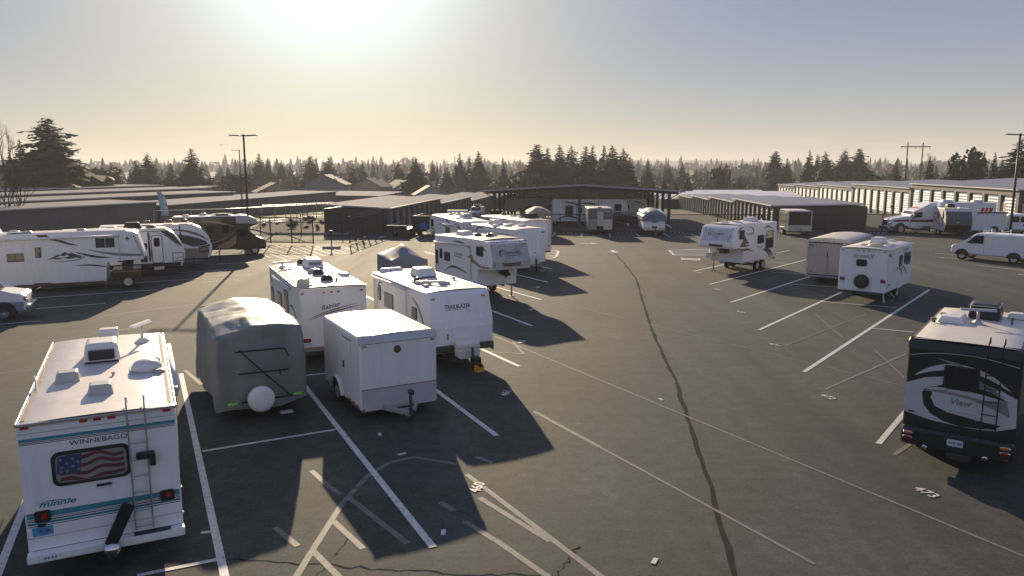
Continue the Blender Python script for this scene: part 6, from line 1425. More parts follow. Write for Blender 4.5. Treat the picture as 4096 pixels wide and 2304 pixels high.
lg = v.panel('shield_logo', BLUEP, 'B', [(-1.10, 2.44), (-1.14, 2.30), (-1.0, 2.14), (-.86, 2.30), (-.90, 2.44)], .018, .003); v.panel('shield_top', REDP, 'B', [(-1.10, 2.37), (-1.11, 2.45), (-1.0, 2.43), (-.89, 2.45), (-.90, 2.37)], .0225, .001, lg); v.text('1', TRIM, 'B', -1.03, 2.18, .05, .16, 0, .01, .0245, 0, lg)
v.text('INTERSTATE', CHAR, 'B', .55, 2.38, .52, .07, .2, .01, .02); v.panel('corner_mark', BLACK, 'B', [(-1.05, .78), (-.9, .78), (-.97, .70)], .018)
v.chassis(-2.9, 2.8, .5, (-.6, .25)); v.box('rear_sill', CHROME, (0, -3.05, .48), (2.45, .1, .1), .01)
# small white trailer with a spare wheel
v = Veh('travel_trailer', 'short white travel trailer with a black spare wheel and red script on its back', 'travel trailer', 20.13, 41.38, 49.5, 5.2, 2.37, .62, 2.87, 'parked travel trailers')
shell(v, WHITE, ROOF, wheels=(.1,))
v.text('FUN FINDER', DKRED, 'B', -.49, 2.42, .80, .12, .25, .008); v.text('X', DKRED, 'B', .30, 2.36, .26, .24, .3, .004); v.panel('underline', DKRED, 'B', swoosh([(-.4, 2.38), (0, 2.40), (.4, 2.37)], 0, .015, 0), .004)
v.win('B', -.33, 1.94, .20, 2.31, .1); sw = v.add('spare_wheel', lathe_me([(.12, -.20), (.3, -.20), (.37, -.15), (.37, -.02)], 'y', 32), RUBBER, None, (.02, -2.62, 1.15)); v.add('spare_disc', lathe_me([(.02, -.01), (.22, -.01), (.24, .01)], 'y', 24), BLACK, sw, (0, -.20, 0))
for u in (-.98, 1.05): t = v.panel('tail_light', BLACK, 'B', rrect(u - .12, 1.14, u + .12, 1.30, .02), .002, .03); v.panel('lens', RED, 'B', rrect(u - .10, 1.16, u + .10, 1.24, .02), .033, .004, t)
for u in (-1.04, -.24, .02, .28, 1.04): v.light('B', u, 2.75, RED, .09, .05)
v.panel('number_plate', PLATE, 'B', rrect(-1.12, .98, -.84, 1.12, .01), .004, .006); v.box('door_stop', ALU, (1.0, -2.62, 1.36), (.14, .04, .03), .005)
v.win('R', -.26, 1.78, .38, 2.38, .05); v.win('R', .78, 1.84, 1.20, 2.48, .04); v.win('R', 1.30, 1.75, 2.1, 2.42, .05)
v.panel('kangaroo_swirl', DKRED, 'R', swoosh([(-.9, 1.5), (-.4, 1.75), (.2, 1.6), (.5, 1.35), (.2, 1.25)], .0, .12, 0), .004); v.panel('swirl', CHAR, 'R', swoosh([(.2, 1.5), (.7, 1.7), (1.2, 1.45), (1.6, 1.2)], .0, .1, 0), .004); v.panel('swirl', DKRED, 'R', swoosh([(-2.5, 2.5), (-2.1, 2.6), (-1.8, 2.4)], .0, .16, 0), .004); v.panel('swirl', DKRED, 'R', swoosh([(-2.5, .8), (-2.0, 1.0), (-1.6, .9)], .0, .1, 0), .004); v.text('Fun Finder', DKRED, 'R', .4, 2.58, 1.2, .12, .2, .01)
v.panel('fender', WHITE2, 'R', [(.1 + .5 * math.cos(R(a)), .62 + .42 * math.sin(R(a))) for a in range(0, 181, 15)], .02, .02); v.tube('stabiliser', GALV, [(1.0, -2.2, .55), (1.1, -2.3, .05)], .04, 6); v.tube('folded_step', GALV, [(1.22, -1.6, .5), (1.4, -1.6, .3), (1.3, -1.6, .05)], .04, 5)
v.ac(-.15, .7, 2.89, .72, 1.0, .28, None, 0, False); v.vent(-.55, 1.9, 2.89, .5, .1, WPLAST); v.frus('dish_base', WPLAST, (.15, 2.1, 2.89), (.4, .4), (.3, .3), .15, .04); v.vent(.3, -1.6, 2.89, .75, .16, YDOME, True); v.frus('fridge_vent', WPLAST, (.85, -.9, 2.89), (.4, .5), (.3, .4), .16, .03); v.vent(-.35, -1.1, 2.89, .42, .08, GREYP); v.pipe(-1.05, -2.4, 2.88); v.tube('drip_rail', ALU, [(1.22, -2.5, 2.85), (1.22, 2.5, 2.85)], .025, 6)
# small covered trailer
v = Veh('covered_trailer', 'low trailer under a blue grey peaked cover behind the bulged white trailer', 'covered trailer', -7.3, 49.6, 112, 4.0, 2.3, .2, 2.05)
drape(v, 'cover', CLOTHB, 4.0, 2.4, 2.12, .15, 1.28, 7.7, 30, 18, .05, top=lambda x, y: max(0, (1 - abs(x) ** 1.15) * (.72 + .28 * math.cos(min(1, abs(y + .15)) * 2.6)) - .18 * max(0, -y - .4)), taper=.22)
v.wheel(-.95, 0, .3); v.wheel(.95, 0, .3); v.tongue(2.0, .9, .4)
# tan covered trailer
v = Veh('covered_trailer', 'tan covered trailer with a hipped fabric top by the far fence', 'covered trailer', 2.75, 79.3, 92, 5.0, 2.55, .3, 3.0)
drape(v, 'cover', CLOTHT, 5.0, 2.55, 3.0, .3, 2.5, 1.7, 26, 16, .04, top=lambda x, y: max(0, min(1, 1.35 * (1 - max(abs(x), abs(y) ** 1.6)))), taper=.05)
v.wheel(-1.0, 0, .33); v.wheel(1.0, 0, .33)
# silver and grey box trailer at the far fence
SILV = mat('brushed_sheet', (.50, .50, .50), .35, metal=.8, var=.1, scale=1.2)
v = Veh('box_trailer', 'flat fronted grey and silver box trailer with a pale centre strip at the far fence', 'trailer', 9.4, 82.4, -91, 4.2, 2.6, .5, 2.78)
v.prof('body', mat('slate_panel', (.15, .155, .17), .5, var=.06), [(-2.1, .5), (2.1, .5), (2.1, 2.7), (2.02, 2.78), (-2.1, 2.78)], 1.3, .05)
v.roof(ROOF, -2.1, 2.05, 2.785, .03)
for a, b, m in (((-1.28, .52), (-.36, 1.62), mat('grey_panel', (.34, .34, .33), .5, var=.06)), ((.36, .52), (1.28, 1.58), SILV), ((-.32, .9), (.32, 2.45), mat('pale_panel', (.52, .52, .49), .35, metal=.4, var=.1)), ((-.42, .52), (.36, .92), BLACK)):
    v.panel('front_panel', m, 'F', rrect(a[0], a[1], b[0], b[1], .02), .003, .012)
v.box('roof_edge', ALU, (0, 2.13, 2.73), (2.6, .06, .07), .01); v.box('roof_pod', GREYP, (.05, 1.6, 2.86), (.45, .5, .12), .03); v.box('awning_edge', WPLAST, (-.75, 2.14, 2.44), (.8, .05, .05), .01)
v.chassis(-2, 2, .5, (-.4, .4)); v.tongue(2.1, 1.0, .45)
# rounded trailer under a torn blue grey tarp
v = Veh('covered_trailer', 'rounded white trailer half wrapped in a blue grey tarp at the far fence', 'covered trailer', 15.0, 81.5, -93, 5.4, 2.45, .5, 2.75)
v.prof('body', WHITE, [(-2.7, .55), (2.6, .55), (2.7, .7), (2.7, 1.5), (2.55, 2.1), (2.1, 2.5), (-2.2, 2.55), (-2.6, 2.2), (-2.7, 1.5)], 1.12, .3)
drape(v, 'tarp', CLOTHB, 5.5, 2.52, 2.78, 1.55, 2.0, 5.5, 26, 18, .09, top=lambda x, y: max(0, (1 - abs(x) ** 2.2) * (1 - .35 * abs(y) ** 4)), taper=.16, hemfn=lambda x, y: -.2 * (1 - abs(x)) * (y > 0) + .06 * math.sin(7 * x + 5 * y))
v.box('bottom_shield', SILV, (0, 2.72, .72), (2.2, .05, .3), .01); v.chassis(-2.4, 2.4, .55, (-.4, .45)); v.tongue(2.7, 1.1, .42); v.box('spare_well', BLACK, (0, 2.76, .9), (.55, .04, .2), .06); v.box('red_reflector', ORANGE, (0, 4.05, .3), (.24, .1, .16), .03)
v.box('side_marker_lamp', AMBER, (1.28, 2.3, 1.62), (.14, .12, .2), .04); v.tube('loose_tie', WHITE, [(-1.25, 1.5, 1.1), (-1.5, 1.7, 1.05), (-1.75, 1.6, .9), (-1.9, 1.6, .75)], .06, 6)
# black and silver enclosed trailer
v = Veh('enclosed_trailer', 'black and silver enclosed trailer parked before the dark end wall', 'cargo trailer', 30.1, 80.4, -97, 3.9, 2.42, .5, 2.6)
v.prof('body', BLACKG, [(-1.95, .5), (1.95, .5), (1.95, 2.55), (1.9, 2.6), (-1.95, 2.6)], 1.21, .03)
v.roof(ROOF, -1.93, 1.9, 2.605, .03)
v.panel('stone_guard', SILV, 'F', [(-1.19, .52), (1.19, .52), (1.19, 1.12), (-1.19, 1.12)], .003, .006)
for u in (-1.17, 1.17): v.panel('corner_trim', WHITE2, 'F', rrect(u - .04, .5, u + .04, 2.56, .01), .004, .01)
v.panel('top_trim', WHITE2, 'F', rrect(-1.2, 2.52, 1.2, 2.58, .01), .005, .01); v.panel('corner_trim', WHITE2, 'R', rrect(-1.92, .5, -1.86, 2.56, .01), .004, .01); v.panel('door_frame', WHITE2, 'R', rrect(.55, .6, 1.6, 2.45, .03), .003, .006); v.panel('side_door', BLACKG, 'R', rrect(.6, .65, 1.55, 2.4, .02), .010, .006)
v.box('fender', WHITE2, (1.27, -.2, .78), (.14, 1.6, .08), .02); v.chassis(-1.9, 1.8, .5, (-.6, .2)); v.tongue(1.95, 1.0, .45)
for sx in (-1, 1):
    for y in (-.6, .2): v.wheel(sx * 1.26, y, .33, .2)
# ================================================================ the row across the aisle
# big white fifth wheel, broadside
v = Veh('fifth_wheel_trailer', 'long white fifth wheel with a mountain graphic, broadside beside the van front', 'fifth wheel', -26.9, 44.2, 24, 9.6, 2.44, .43, 3.36, 'fifth wheel trailers')
OY = .78       # features measured from the middle of the visible part
SL = fifth(v, WHITE, ROOF, 2.1, 1.62, wheels=(-2.2, -1.3), bev=.12, drop=.08)
v.panel('underbelly', mat('maroon_skirt', (.09, .05, .045), .5, var=.1), 'R', [(-4.7, .30), (2.6, .30), (2.6, .46), (-4.7, .46)], .002, .004)
d = v.panel('entry_door', WHITE2, 'R', rrect(-1.82 + OY, .62, -1.12 + OY, 2.78, .08), .003, .016); v.win('R', -1.58 + OY, 1.99, -1.29 + OY, 2.58, .04, .03, off=.02); v.box('door_lock', CHROME, (1.25, -1.75 + OY, 1.55), (.04, .1, .2), .02); v.box('step', MATS['maroon_skirt'], (1.26, -1.4 + OY, .42), (.12, .8, .22), .02)
v.win('R', 1.44 + OY, 2.40, 2.49 + OY, 3.02, .02, .03, GLASSB, WHITE2, 1); v.win('R', -2.97 + OY, 1.80, -2.15 + OY, 2.28, .04, .03, None, None, 1)
po = v.add('porthole', lathe_me([(.1, .02), (.13, .02), (.14, 0)], 'x', 18), CHROME, None, (1.225, 3.15 + OY, 2.95)); v.add('lens', lathe_me([(.01, .026), (.1, .026), (.1, .0)], 'x', 18), GREYG, po)
v.panel('mountain', CHAR, 'R', [(x + OY, z) for x, z in ((-1.15, 1.80), (-.75, 1.98), (-.5, 2.12), (-.38, 2.10), (-.13, 2.26), (.08, 2.15), (.2, 2.2), (.45, 2.08), (.75, 1.98), (.62, 1.86), (.4, 1.92), (.1, 1.84), (-.2, 1.9), (-.5, 1.84), (-.8, 1.88))], .004)
v.panel('snow_streak', WHITE, 'R', [(x + OY, z) for x, z in ((-.62, 1.93), (-.35, 2.06), (-.2, 2.0), (-.05, 2.1), (.1, 2.0), (-.2, 1.93))], .0048)
v.panel('swoosh', GREYG, 'R', swoosh([(-.9 + OY, 1.76), (-.1 + OY, 1.72), (.65 + OY, 1.82), (.85 + OY, 2.05), (.55 + OY, 2.2)], .0, .07, 0), .0044); v.panel('swoosh', CHAR, 'R', swoosh([(.32 + OY, 2.25), (.9 + OY, 2.05), (1.6 + OY, 1.88), (2.31 + OY, 1.82)], .0, .13, 0), .004); v.panel('swoosh', GREYG, 'R', swoosh([(1.0 + OY, 2.34), (2.0 + OY, 2.1), (3.0 + OY, 1.95), (3.9 + OY, 1.9)], .0, .10, .12), .004); v.panel('swoosh', CHAR, 'R', swoosh([(.3 + OY, 1.45), (1.0 + OY, 1.44), (1.6 + OY, 1.36), (2.0 + OY, 1.27)], .0, .08, .03), .004); v.panel('swoosh', CHAR, 'R', swoosh([(-1.0 + OY, 3.03), (-.4 + OY, 2.92), (.1 + OY, 2.72), (.6 + OY, 2.6)], .03, .12, 0), .004); v.panel('roof_vent_grille', CHAR, 'R', [(x + OY, z) for x, z in ((-1.5, 3.28), (-.95, 3.28), (-.83, 3.15), (-1.35, 3.15))], .004, .01)
v.tube('awning', WPLAST, [(1.31, -4.4, 3.02), (1.31, 2.7 + OY, 3.10)], .06, 10); v.tube('awning_arm', ALU, [(1.27, 2.68 + OY, 3.05), (1.25, 2.70 + OY, 1.0)], .02, 6)
v.panel('storage_hatch', WHITE2, 'R', rrect(-.1 + OY, .55, 1.35 + OY, 1.25, .03), .003, .008); v.panel('edge_trim', GREYP, 'R', [(3.62 + OY - .2, 3.1), (3.72 + OY - .2, 3.1), (3.98 + OY, 1.9), (3.92 + OY, 1.75), (3.84 + OY, 1.95)], .004, .006)
v.ac(-.1, -3.2, 3.32, .8, 1.3, .34); v.vent(.1, -1.9, 3.34, .55, .12, YDOME, True); v.vent(.5, -1.2, 3.36, .5, .1, GREYP); v.box('solar_edge', WPLAST, (.6, -1.7, 3.42), (.5, .7, .05), .01); v.vent(.2, 1.5, 3.38, .5, .1, GREYP); v.vent(0, -4.3, 3.3, .5, .14, WPLAST)
# tow truck wheels and dark pickup bed under the nose
v = Veh('pickup_truck', 'dark pickup truck tucked under the nose of the long white fifth wheel', 'truck', -21.4, 45.9, 24, 5.4, 1.95, .5, 1.8)
MAR = mat('maroon_truck_paint', (.05, .022, .02), .3, var=.1, coat=.4)
v.prof('body', MAR, [(-2.7, .5), (-1.2, .42), (-1.2, 1.12), (-2.7, 1.12)], .95, .08); v.box('bed_rail', BRONZE, (.96, -1.9, 1.0), (.03, 1.5, .05), .01); v.wheel(.84, -1.9, .38, .25); v.wheel(-.84, -1.9, .38, .25); v.light('R', -1.5, .95, RED, .2, .08)
v.box('hitch_plate', CHASS, (0, -1.9, 1.3), (.8, .6, .25), .03)
v.root.scale = (1, 1, 1)
# two tilted-nose travel trailers
v = Veh('travel_trailer', 'white travel trailer with a slanted dark nose graphic, second in the broadside row', 'travel trailer', -25.49, 49.62, 25.9, 7.06, 2.44, .6, 3.08, 'parked travel trailers')
FR = [(2.5, 3.02), (2.9, 2.8), (3.35, 2.15), (3.53, 1.6), (3.53, 1.2), (3.3, .6)]
shell(v, WHITE, ROOF, FR, (BLACKG, .86), bev=.06)
d = v.panel('entry_door', WHITE, 'R', rrect(1.57, .9, 2.17, 2.67, .12), .012, .02); v.panel('door_surround', BLACK, 'R', rrect(1.53, .86, 2.21, 2.71, .14), .004, .007); v.win('R', 1.69, 1.95, 2.03, 2.52, .06, .03, off=.033); v.tube('grab_handle', BLACK, [(1.26, 1.5, 1.3), (1.3, 1.5, 1.75)], .018, 6)
v.panel('awning_channel', BLACK, 'R', [(1.35, 1.0), (1.45, 1.0), (1.45, 2.9), (1.35, 2.9)], .004, .03); v.win('R', .8, 1.8, 1.28, 2.2, .06); v.panel('fridge_grille', BLACK, 'R', rrect(.85, .95, 1.25, 1.35, .02), .003, .01); v.panel('hatch', BLACK, 'R', rrect(2.75, .92, 3.42, 1.5, .06), .003, .006); v.panel('hatch_door', WHITE, 'R', rrect(2.79, .96, 3.38, 1.46, .05), .010, .006)
v.panel('nose_graphic', CHAR, 'R', [(2.1, 2.95), (2.5, 2.95), (2.88, 2.72), (3.2, 2.25), (3.4, 1.85), (3.0, 2.15), (2.6, 2.55)], .004); v.panel('swoosh', CHAR, 'R', swoosh([(1.6, 2.92), (2.3, 2.72), (2.9, 2.2), (3.3, 1.75)], .0, .05, 0), .0044); v.panel('top_band', BLACK, 'R', [(-3.5, 2.93), (2.6, 2.93), (2.6, 2.97), (-3.5, 2.97)], .003)
v.panel('swoosh', GREYG, 'R', swoosh([(2.9, 1.1), (3.2, 1.16), (3.45, 1.22)], .0, .05, 0), .018)
v.box('step_case', WPLAST, (1.2, 1.9, .52), (.1, .6, .2), .02); v.ac(.1, .5, 3.1, .75, 1.1, .34, BLACK, 0, False); v.vent(.2, 1.6, 3.08, .6, .14, SMOKE, True); v.vent(.3, -1.6, 3.08, .6, .1, WPLAST); v.vent(.3, -.7, 3.08, .6, .14, WPLAST, True); v.vent(.4, -2.6, 3.08, .46, .1, GREYP); v.tongue(3.3, 1.1, .5)
v = Veh('travel_trailer', 'white and tan travel trailer with dark swirls on a rounded nose, third in the row', 'travel trailer', -25.3, 53.77, 25.9, 7.04, 2.44, .65, 3.04, 'parked travel trailers')
shell(v, WHITE, ROOF, FR := [(2.4, 2.98), (2.85, 2.8), (3.3, 2.2), (3.52, 1.5), (3.52, 1.1), (3.3, .65)], (TAUPE, 1.38), bev=.08)
v.panel('swirl', CHAR, 'R', [(1.3, 2.4), (1.9, 2.3), (2.6, 2.1), (3.1, 1.85), (3.4, 1.5), (3.0, 1.42), (2.2, 1.5), (1.5, 1.8)], .004); v.panel('swoosh', BROWN, 'R', swoosh([(.8, 2.75), (1.8, 2.62), (2.7, 2.3), (3.3, 1.9)], .0, .16, 0), .0046); v.panel('swoosh', WHITE, 'R', swoosh([(2.2, 1.5), (3.0, 1.55), (3.3, 1.75), (3.1, 2.0)], .0, .04, 0), .0050)
v.panel('hatch', BROWN, 'R', rrect(2.6, 1.0, 3.3, 1.44, .06), .004, .01); v.panel('hatch_stripe', TRIM, 'R', [(2.75, 1.24), (3.2, 1.28), (3.2, 1.31), (2.75, 1.27)], .016)
v.panel('corner_post', BLACK, 'R', [(1.42, 1.4), (1.5, 1.4), (1.5, 3.0), (1.42, 3.0)], .004, .02)
for y in (-.2, 1.2, 2.2): v.vent(.3, y - .4, 3.16, .5, .2, BROWN, y > 0)
v.tongue(3.3, 1.1, .5)
# dark luxury motorhome
v = Veh('class_b_plus_motorhome', 'dark brown and gold motorhome with a raised silver nose at the striped island', 'motorhome', -24.05, 61.6, 25, 6.9, 2.35, .5, 3.2)
DB = mat('dark_brown_paint', (.030, .024, .022), .28, var=.15, coat=.5)
GOLD = mat('gold_paint', (.30, .215, .12), .32, var=.1, coat=.4)
v.prof('body', DB, [(-3.15, .55), (-3.15, 2.75), (-3.3, 3.12), (-3.1, 3.2), (1.4, 3.16), (1.4, .5), (-1.5, .5)][::-1], 1.175, .09)
v.prof('nose_cap', mat('silver_cap', (.42, .43, .45), .3, metal=.2, var=.05, coat=.4), [(1.2, 2.25), (1.2, 3.15), (1.8, 3.24), (2.4, 3.18), (2.9, 2.95), (3.15, 2.62), (3.1, 2.5), (2.5, 2.35), (1.9, 2.2)][::-1], 1.15, .16)
v.prof('cap_chin', DB, [(1.2, 2.0), (1.2, 2.62), (2.6, 2.56), (3.1, 2.50), (2.5, 2.3), (1.9, 2.05)][::-1], 1.165, .06)
v.prof('cab', DB, [(1.3, .42), (3.62, .42), (3.66, .8), (3.62, 1.12), (3.42, 1.26), (2.7, 1.48), (2.25, 2.28), (1.3, 2.3)], 1.0, .12)
WS = mat('light_windscreen', (.10, .12, .13), .05, var=.1, spec=.8)
v.panel('windscreen', WS, ('F', 2.72, 1.47, 2.27, 2.25), rrect(-.84, .04, .84, .84, .1), .006, .01); v.win('R', 1.35, 1.5, 2.25, 2.1, .1, .03, off=-.17)
v.box('grille', BLACK, (0, 3.66, .92), (.9, .08, .3), .05)
for z in (.82, .92, 1.02): v.box('grille_bar', CHROME, (0, 3.70, z), (.84, .03, .035), .01)
v.add('round_emblem', lathe_me([(.09, .012), (.115, .012), (.115, 0)], 'y', 20), CHROME, None, (0, 3.71, .93))
for sx in (-1, 1): v.box('headlight', CHROME, (sx * .74, 3.56, 1.02), (.34, .16, .2), .05); v.box('mirror', BLACK, (sx * 1.15, 2.45, 1.75), (.16, .12, .36), .04); v.wheel(sx * .86, 2.75, .36, .24); v.wheel(sx * .95, -1.6, .36, .3)
v.panel('gold_swirl', GOLD, 'R', [(-3.0, 2.6), (-2.2, 2.75), (-1.4, 2.55), (-.9, 2.0), (-.6, 1.3), (-1.2, 1.0), (-2.0, 1.15), (-2.9, 1.5)], .004); v.panel('gold_blade', GOLD, 'R', [(-.4, .62), (.8, .62), (1.3, 1.0), (1.35, 1.7), (.8, 1.25), (.1, .9)], .004); v.panel('gold_blade', GOLD, 'R', [(-1.3, 2.9), (0, 2.62), (1.2, 2.3), (1.2, 2.42), (0, 2.78)], .0044)
for a in ((.0, 2.9), (.25, 2.75), (-.4, 2.6)): v.panel('swoosh', CHAR, 'R', swoosh([(-1.6 + a[0], a[1] - .2), (-.4 + a[0], 2.1), (.7 + a[0], 1.3)], .0, .1, 0), .0052)
v.panel('swoosh', TAUPE, 'R', swoosh([(-2.4, 1.0), (-1.2, .95), (.2, 1.3), (1.3, 2.0)], .0, .06, 0), .0058); v.win('R', -.9, 1.9, -.2, 2.45, .08); v.win('R', .25, 1.85, .85, 2.5, .1)
v.roof(ROOF, -3.15, 1.3, 3.2, .03); v.vent(.2, -2.3, 3.22, .55, .1, ROOF); v.vent(-.2, -1.0, 3.22, .55, .14, WPLAST, True); v.box('solar_panel', BLACKG, (.1, .4, 3.34), (.8, 1.5, .05), .01); v.ac(.1, .4, 3.2, .7, 1.0, .1, BLACK, 0, False)
# front of a class C at the picture edge
v = Veh('class_c_motorhome', 'white and blue van-nosed motorhome entering at the picture edge', 'motorhome', -26.4, 34.4, 24, 7.0, 2.35, .45, 3.0)
SILB = mat('lavender_lower_paint', (.26, .26, .34), .4, var=.1)
v.prof('cab', WHITE, [(-.2, .42), (3.45, .42), (3.5, .75), (3.46, 1.12), (3.3, 1.22), (2.35, 1.38), (1.75, 2.02), (-.2, 2.05)], .98, .12)
v.panel('lower_band', SILB, 'R', [(.1, .45), (3.35, .45), (3.4, .85), (.1, .98)], -.19)
v.prof('house', WHITE, [(-3.6, .5), (-3.6, 2.95), (-3.5, 3.0), (1.0, 3.0), (1.8, 2.82), (2.2, 2.3), (2.1, 2.02), (-.1, 2.0), (-.1, .5)][::-1], 1.175, .08)
v.panel('windscreen', GLASS, ('F', 2.36, 1.37, 1.77, 2.0), rrect(-.8, .03, .8, .8, .08), .008, .006); v.win('R', .95, 1.35, 1.75, 1.9, .08, .03, off=-.19); v.win('R', .8, 2.3, 1.55, 2.6, .1)
v.panel('wheel_well', BLACK, 'R', [(2.55 + .52 * math.cos(R(a)), .42 + .48 * math.sin(R(a))) for a in range(0, 181, 12)], -.188)
for sx in (-1, 1): v.wheel(sx * .88, 2.55, .37, .22, CHROME); v.box('headlight', CHROME, (sx * .68, 3.48, .85), (.34, .06, .2), .02); v.box('turn_lamp', AMBER, (sx * .88, 3.42, .98), (.18, .14, .17), .03); v.box('mirror', BLACK, (sx * 1.2, 2.0, 1.5), (.14, .1, .3), .03)
v.box('bumper', CHROME, (0, 3.56, .58), (1.95, .16, .22), .05); v.box('wiper_cowl', BLACK, (0, 2.4, 1.39), (1.5, .12, .03), .01); v.panel('badge', GREYG, 'R', rrect(2.1, 1.1, 2.4, 1.14, .015), -.185)
for sx in (-1, 1): v.wheel(sx * .95, -2.2, .37, .3)
# ================================================================ far side of the lot
def cargo_van(v, m, rack=True, glass_rear=True, L2=2.8):
    W = v.W / 2
    v.prof('body', m, [(-L2, .42), (-L2, 1.0), (-L2 + .06, 2.0), (-L2 + .16, 2.12), (1.0, 2.12), (1.22, 2.02), (1.95, 1.32), (2.75, 1.12), (2.84, .95), (2.84, .45)][::-1], W, .13)
    v.panel('windscreen', GLASS, ('F', 1.96, 1.33, 1.24, 2.01), rrect(-W * .8, .04, W * .8, .92, .1), .006, .006)
    for f, s in (('L', -1), ('R', 1)):
        v.panel('side_window', GLASS, f, [(s * .55, 1.33), (s * 1.72, 1.33), (s * 1.14, 1.93), (s * .55, 1.95)], .003, .004)
        v.panel('wheel_well', BLACK, f, [(s * 2.0 + .5 * math.cos(R(a)), .38 + .48 * math.sin(R(a))) for a in range(0, 181, 12)], .003); v.panel('wheel_well', BLACK, f, [(s * -1.55 + .5 * math.cos(R(a)), .38 + .48 * math.sin(R(a))) for a in range(0, 181, 12)], .003)
        v.panel('tail_light', RED, f, rrect(s * -2.74, 1.0, s * -2.58, 1.35, .02), .003, .01)
        v.box('mirror', BLACK, (s * (W + .1), 1.35, 1.42), (.14, .12, .24), .03); v.box('headlight', CHROME, (s * W * .7, 2.82, .88), (.36, .08, .2), .03)
        v.panel('door_seam', GREYG, f, [(s * .48, .55), (s * .495, .55), (s * .495, 2.0), (s * .48, 2.0)], .003); v.box('door_handle', CHROME, (s * W, .7, 1.12), (.03, .16, .04), .01)
        v.wheel(s * (W - .12), 2.0, .37, .24); v.wheel(s * (W - .12), -1.55, .37, .24)
        if glass_rear: v.win('B', min(s * .08, s * .72), 1.3, max(s * .08, s * .72), 1.9, .06, .03)
    v.box('bumper', CHROME, (0, 2.9, .55), (v.W * .96, .12, .18), .04); v.box('rear_bumper', GREYP, (0, -L2 - .06, .5), (v.W * .94, .12, .16), .03); v.box('number_plate', BLACK, (.5, -L2 - .02, 1.0), (.34, .03, .18), .02)
    if rack:
        for y in (-2.0, -.6, .7):
            for sx in (-1, 1): v.tube('rack_leg', WHITE, [(sx * W * .8, y, 2.08), (sx * W * .8, y, 2.42)], .025, 6)
            v.tube('rack_bar', WHITE, [(-W * .85, y, 2.30), (W * .85, y, 2.30)], .03, 6)
v = Veh('cargo_van', 'white cargo van with a roof rack, angled near the lamp post', 'van', 36.9, 57.3, 128, 5.6, 2.0, 0, 2.1)
cargo_van(v, WHITE)
v = Veh('passenger_van', 'white van showing its windowed rear doors at the picture edge', 'van', 54.4, 83.2, 82, 5.6, 2.1, 0, 2.1)
cargo_van(v, WHITE2, False)
v = Veh('box_truck', 'cream high roofed truck cut off by the picture edge behind the vans', 'truck', 60.5, 90, 85, 6, 2.3, .5, 3.0)
v.prof('body', CREAM, [(-3, .5), (-3, 2.9), (2, 3.0), (2.6, 2.6), (3, 1.4), (3, .5)][::-1], 1.15, .15); v.win('B', -.9, 1.4, .9, 2.3); v.wheel(-1, -1.8, .4); v.wheel(1, -1.8, .4); v.wheel(-1, 1.9, .4); v.wheel(1, 1.9, .4)
# big truck with a living box
v = Veh('toter_truck', 'white and red long nosed truck carrying a tall white living box', 'truck', 46.2, 82.4, 180, 11.4, 2.4, .55, 3.35)
v.prof('hood', WHITE, [(2.9, .75), (5.35, .75), (5.5, 1.0), (5.45, 1.5), (5.2, 1.62), (3.6, 1.86), (2.9, 1.9)], .95, .12)
v.prof('cab', WHITE, [(.6, .6), (3.4, .6), (3.5, 1.82), (2.95, 2.45), (2.5, 2.62), (1.3, 3.28), (.6, 3.32)], 1.12, .1)
v.panel('windscreen', GLASS, ('F', 3.46, 1.84, 2.97, 2.42), rrect(-.95, .04, .95, .70, .06), .006, .006); v.win('L', -3.2, 1.75, -2.2, 2.3, .08)
v.panel('red_band', DKRED, 'L', [(-5.2, 1.28), (-.7, 1.28), (-.7, 1.55), (-5.1, 1.50)], .003) if False else v.panel('red_band', DKRED, 'L', [(-3.4, 1.25), (-.7, 1.25), (-.7, 1.52), (-3.4, 1.50)], -.07)
v.panel('hood_band', DKRED, 'L', [(-5.2, 1.28), (-3.3, 1.28), (-3.3, 1.50), (-5.1, 1.46)], -.246); v.panel('roof_stripe', REDP, ('F', 2.48, 2.64, 1.32, 3.27), [(-1.0, .1), (1.0, .1), (1.0, .3), (-1.0, .3)], .006)
v.box('grille', CHROME, (0, 5.5, 1.15), (1.1, .12, .75), .06); v.box('bumper', CHROME, (0, 5.6, .62), (2.2, .2, .34), .06)
for sx in (-1, 1): v.box('headlight', CHROME, (sx * .86, 5.38, 1.12), (.22, .2, .2), .04); v.wheel(sx * 1.0, 4.35, .50, .28, CHROME); v.wheel(sx * .98, -3.0, .5, .5, CHROME); v.wheel(sx * .98, -4.1, .5, .5, CHROME); v.tube('mirror', CHROME, [(sx * 1.3, 3.15, 1.6), (sx * 1.3, 3.15, 2.2)], .09, 8); v.tube('fuel_tank', GALV, [(sx * .9, 1.2, .62), (sx * .9, 3.0, .62)], .3, 14)
v.panel('wheel_arch', CHAR, 'L', [(-4.35 + .68 * math.cos(R(a)), .5 + .66 * math.sin(R(a))) for a in range(0, 181, 12)], -.248)
v.prof('living_box', WHITE, [(-5.7, .75), (-5.7, 3.28), (.35, 3.30), (.35, .75)][::-1], 1.2, .05); v.roof(ROOF, -5.68, .3, 3.29, .04); v.ac(0, -.9, 3.3, .8, 1.2, .26); v.ac(0, -4.2, 3.3, .8, 1.1, .2)
v.box('side_window', CHAR, (-1.21, -.3, 2.85), (.03, .45, .3), .05); [v.panel('red_logo_bar', REDP, 'L', [(u, z), (u + w, z), (u + w + .16, z + .42), (u + .10, z + .42)], .004) for u, z, w in ((.8, 2.5, .5), (1.5, 2.5, .25), (4.0, 2.35, .28), (4.42, 2.35, .3), (4.86, 2.35, .34))]
v.chassis(-5.5, 3.2, .62, ())
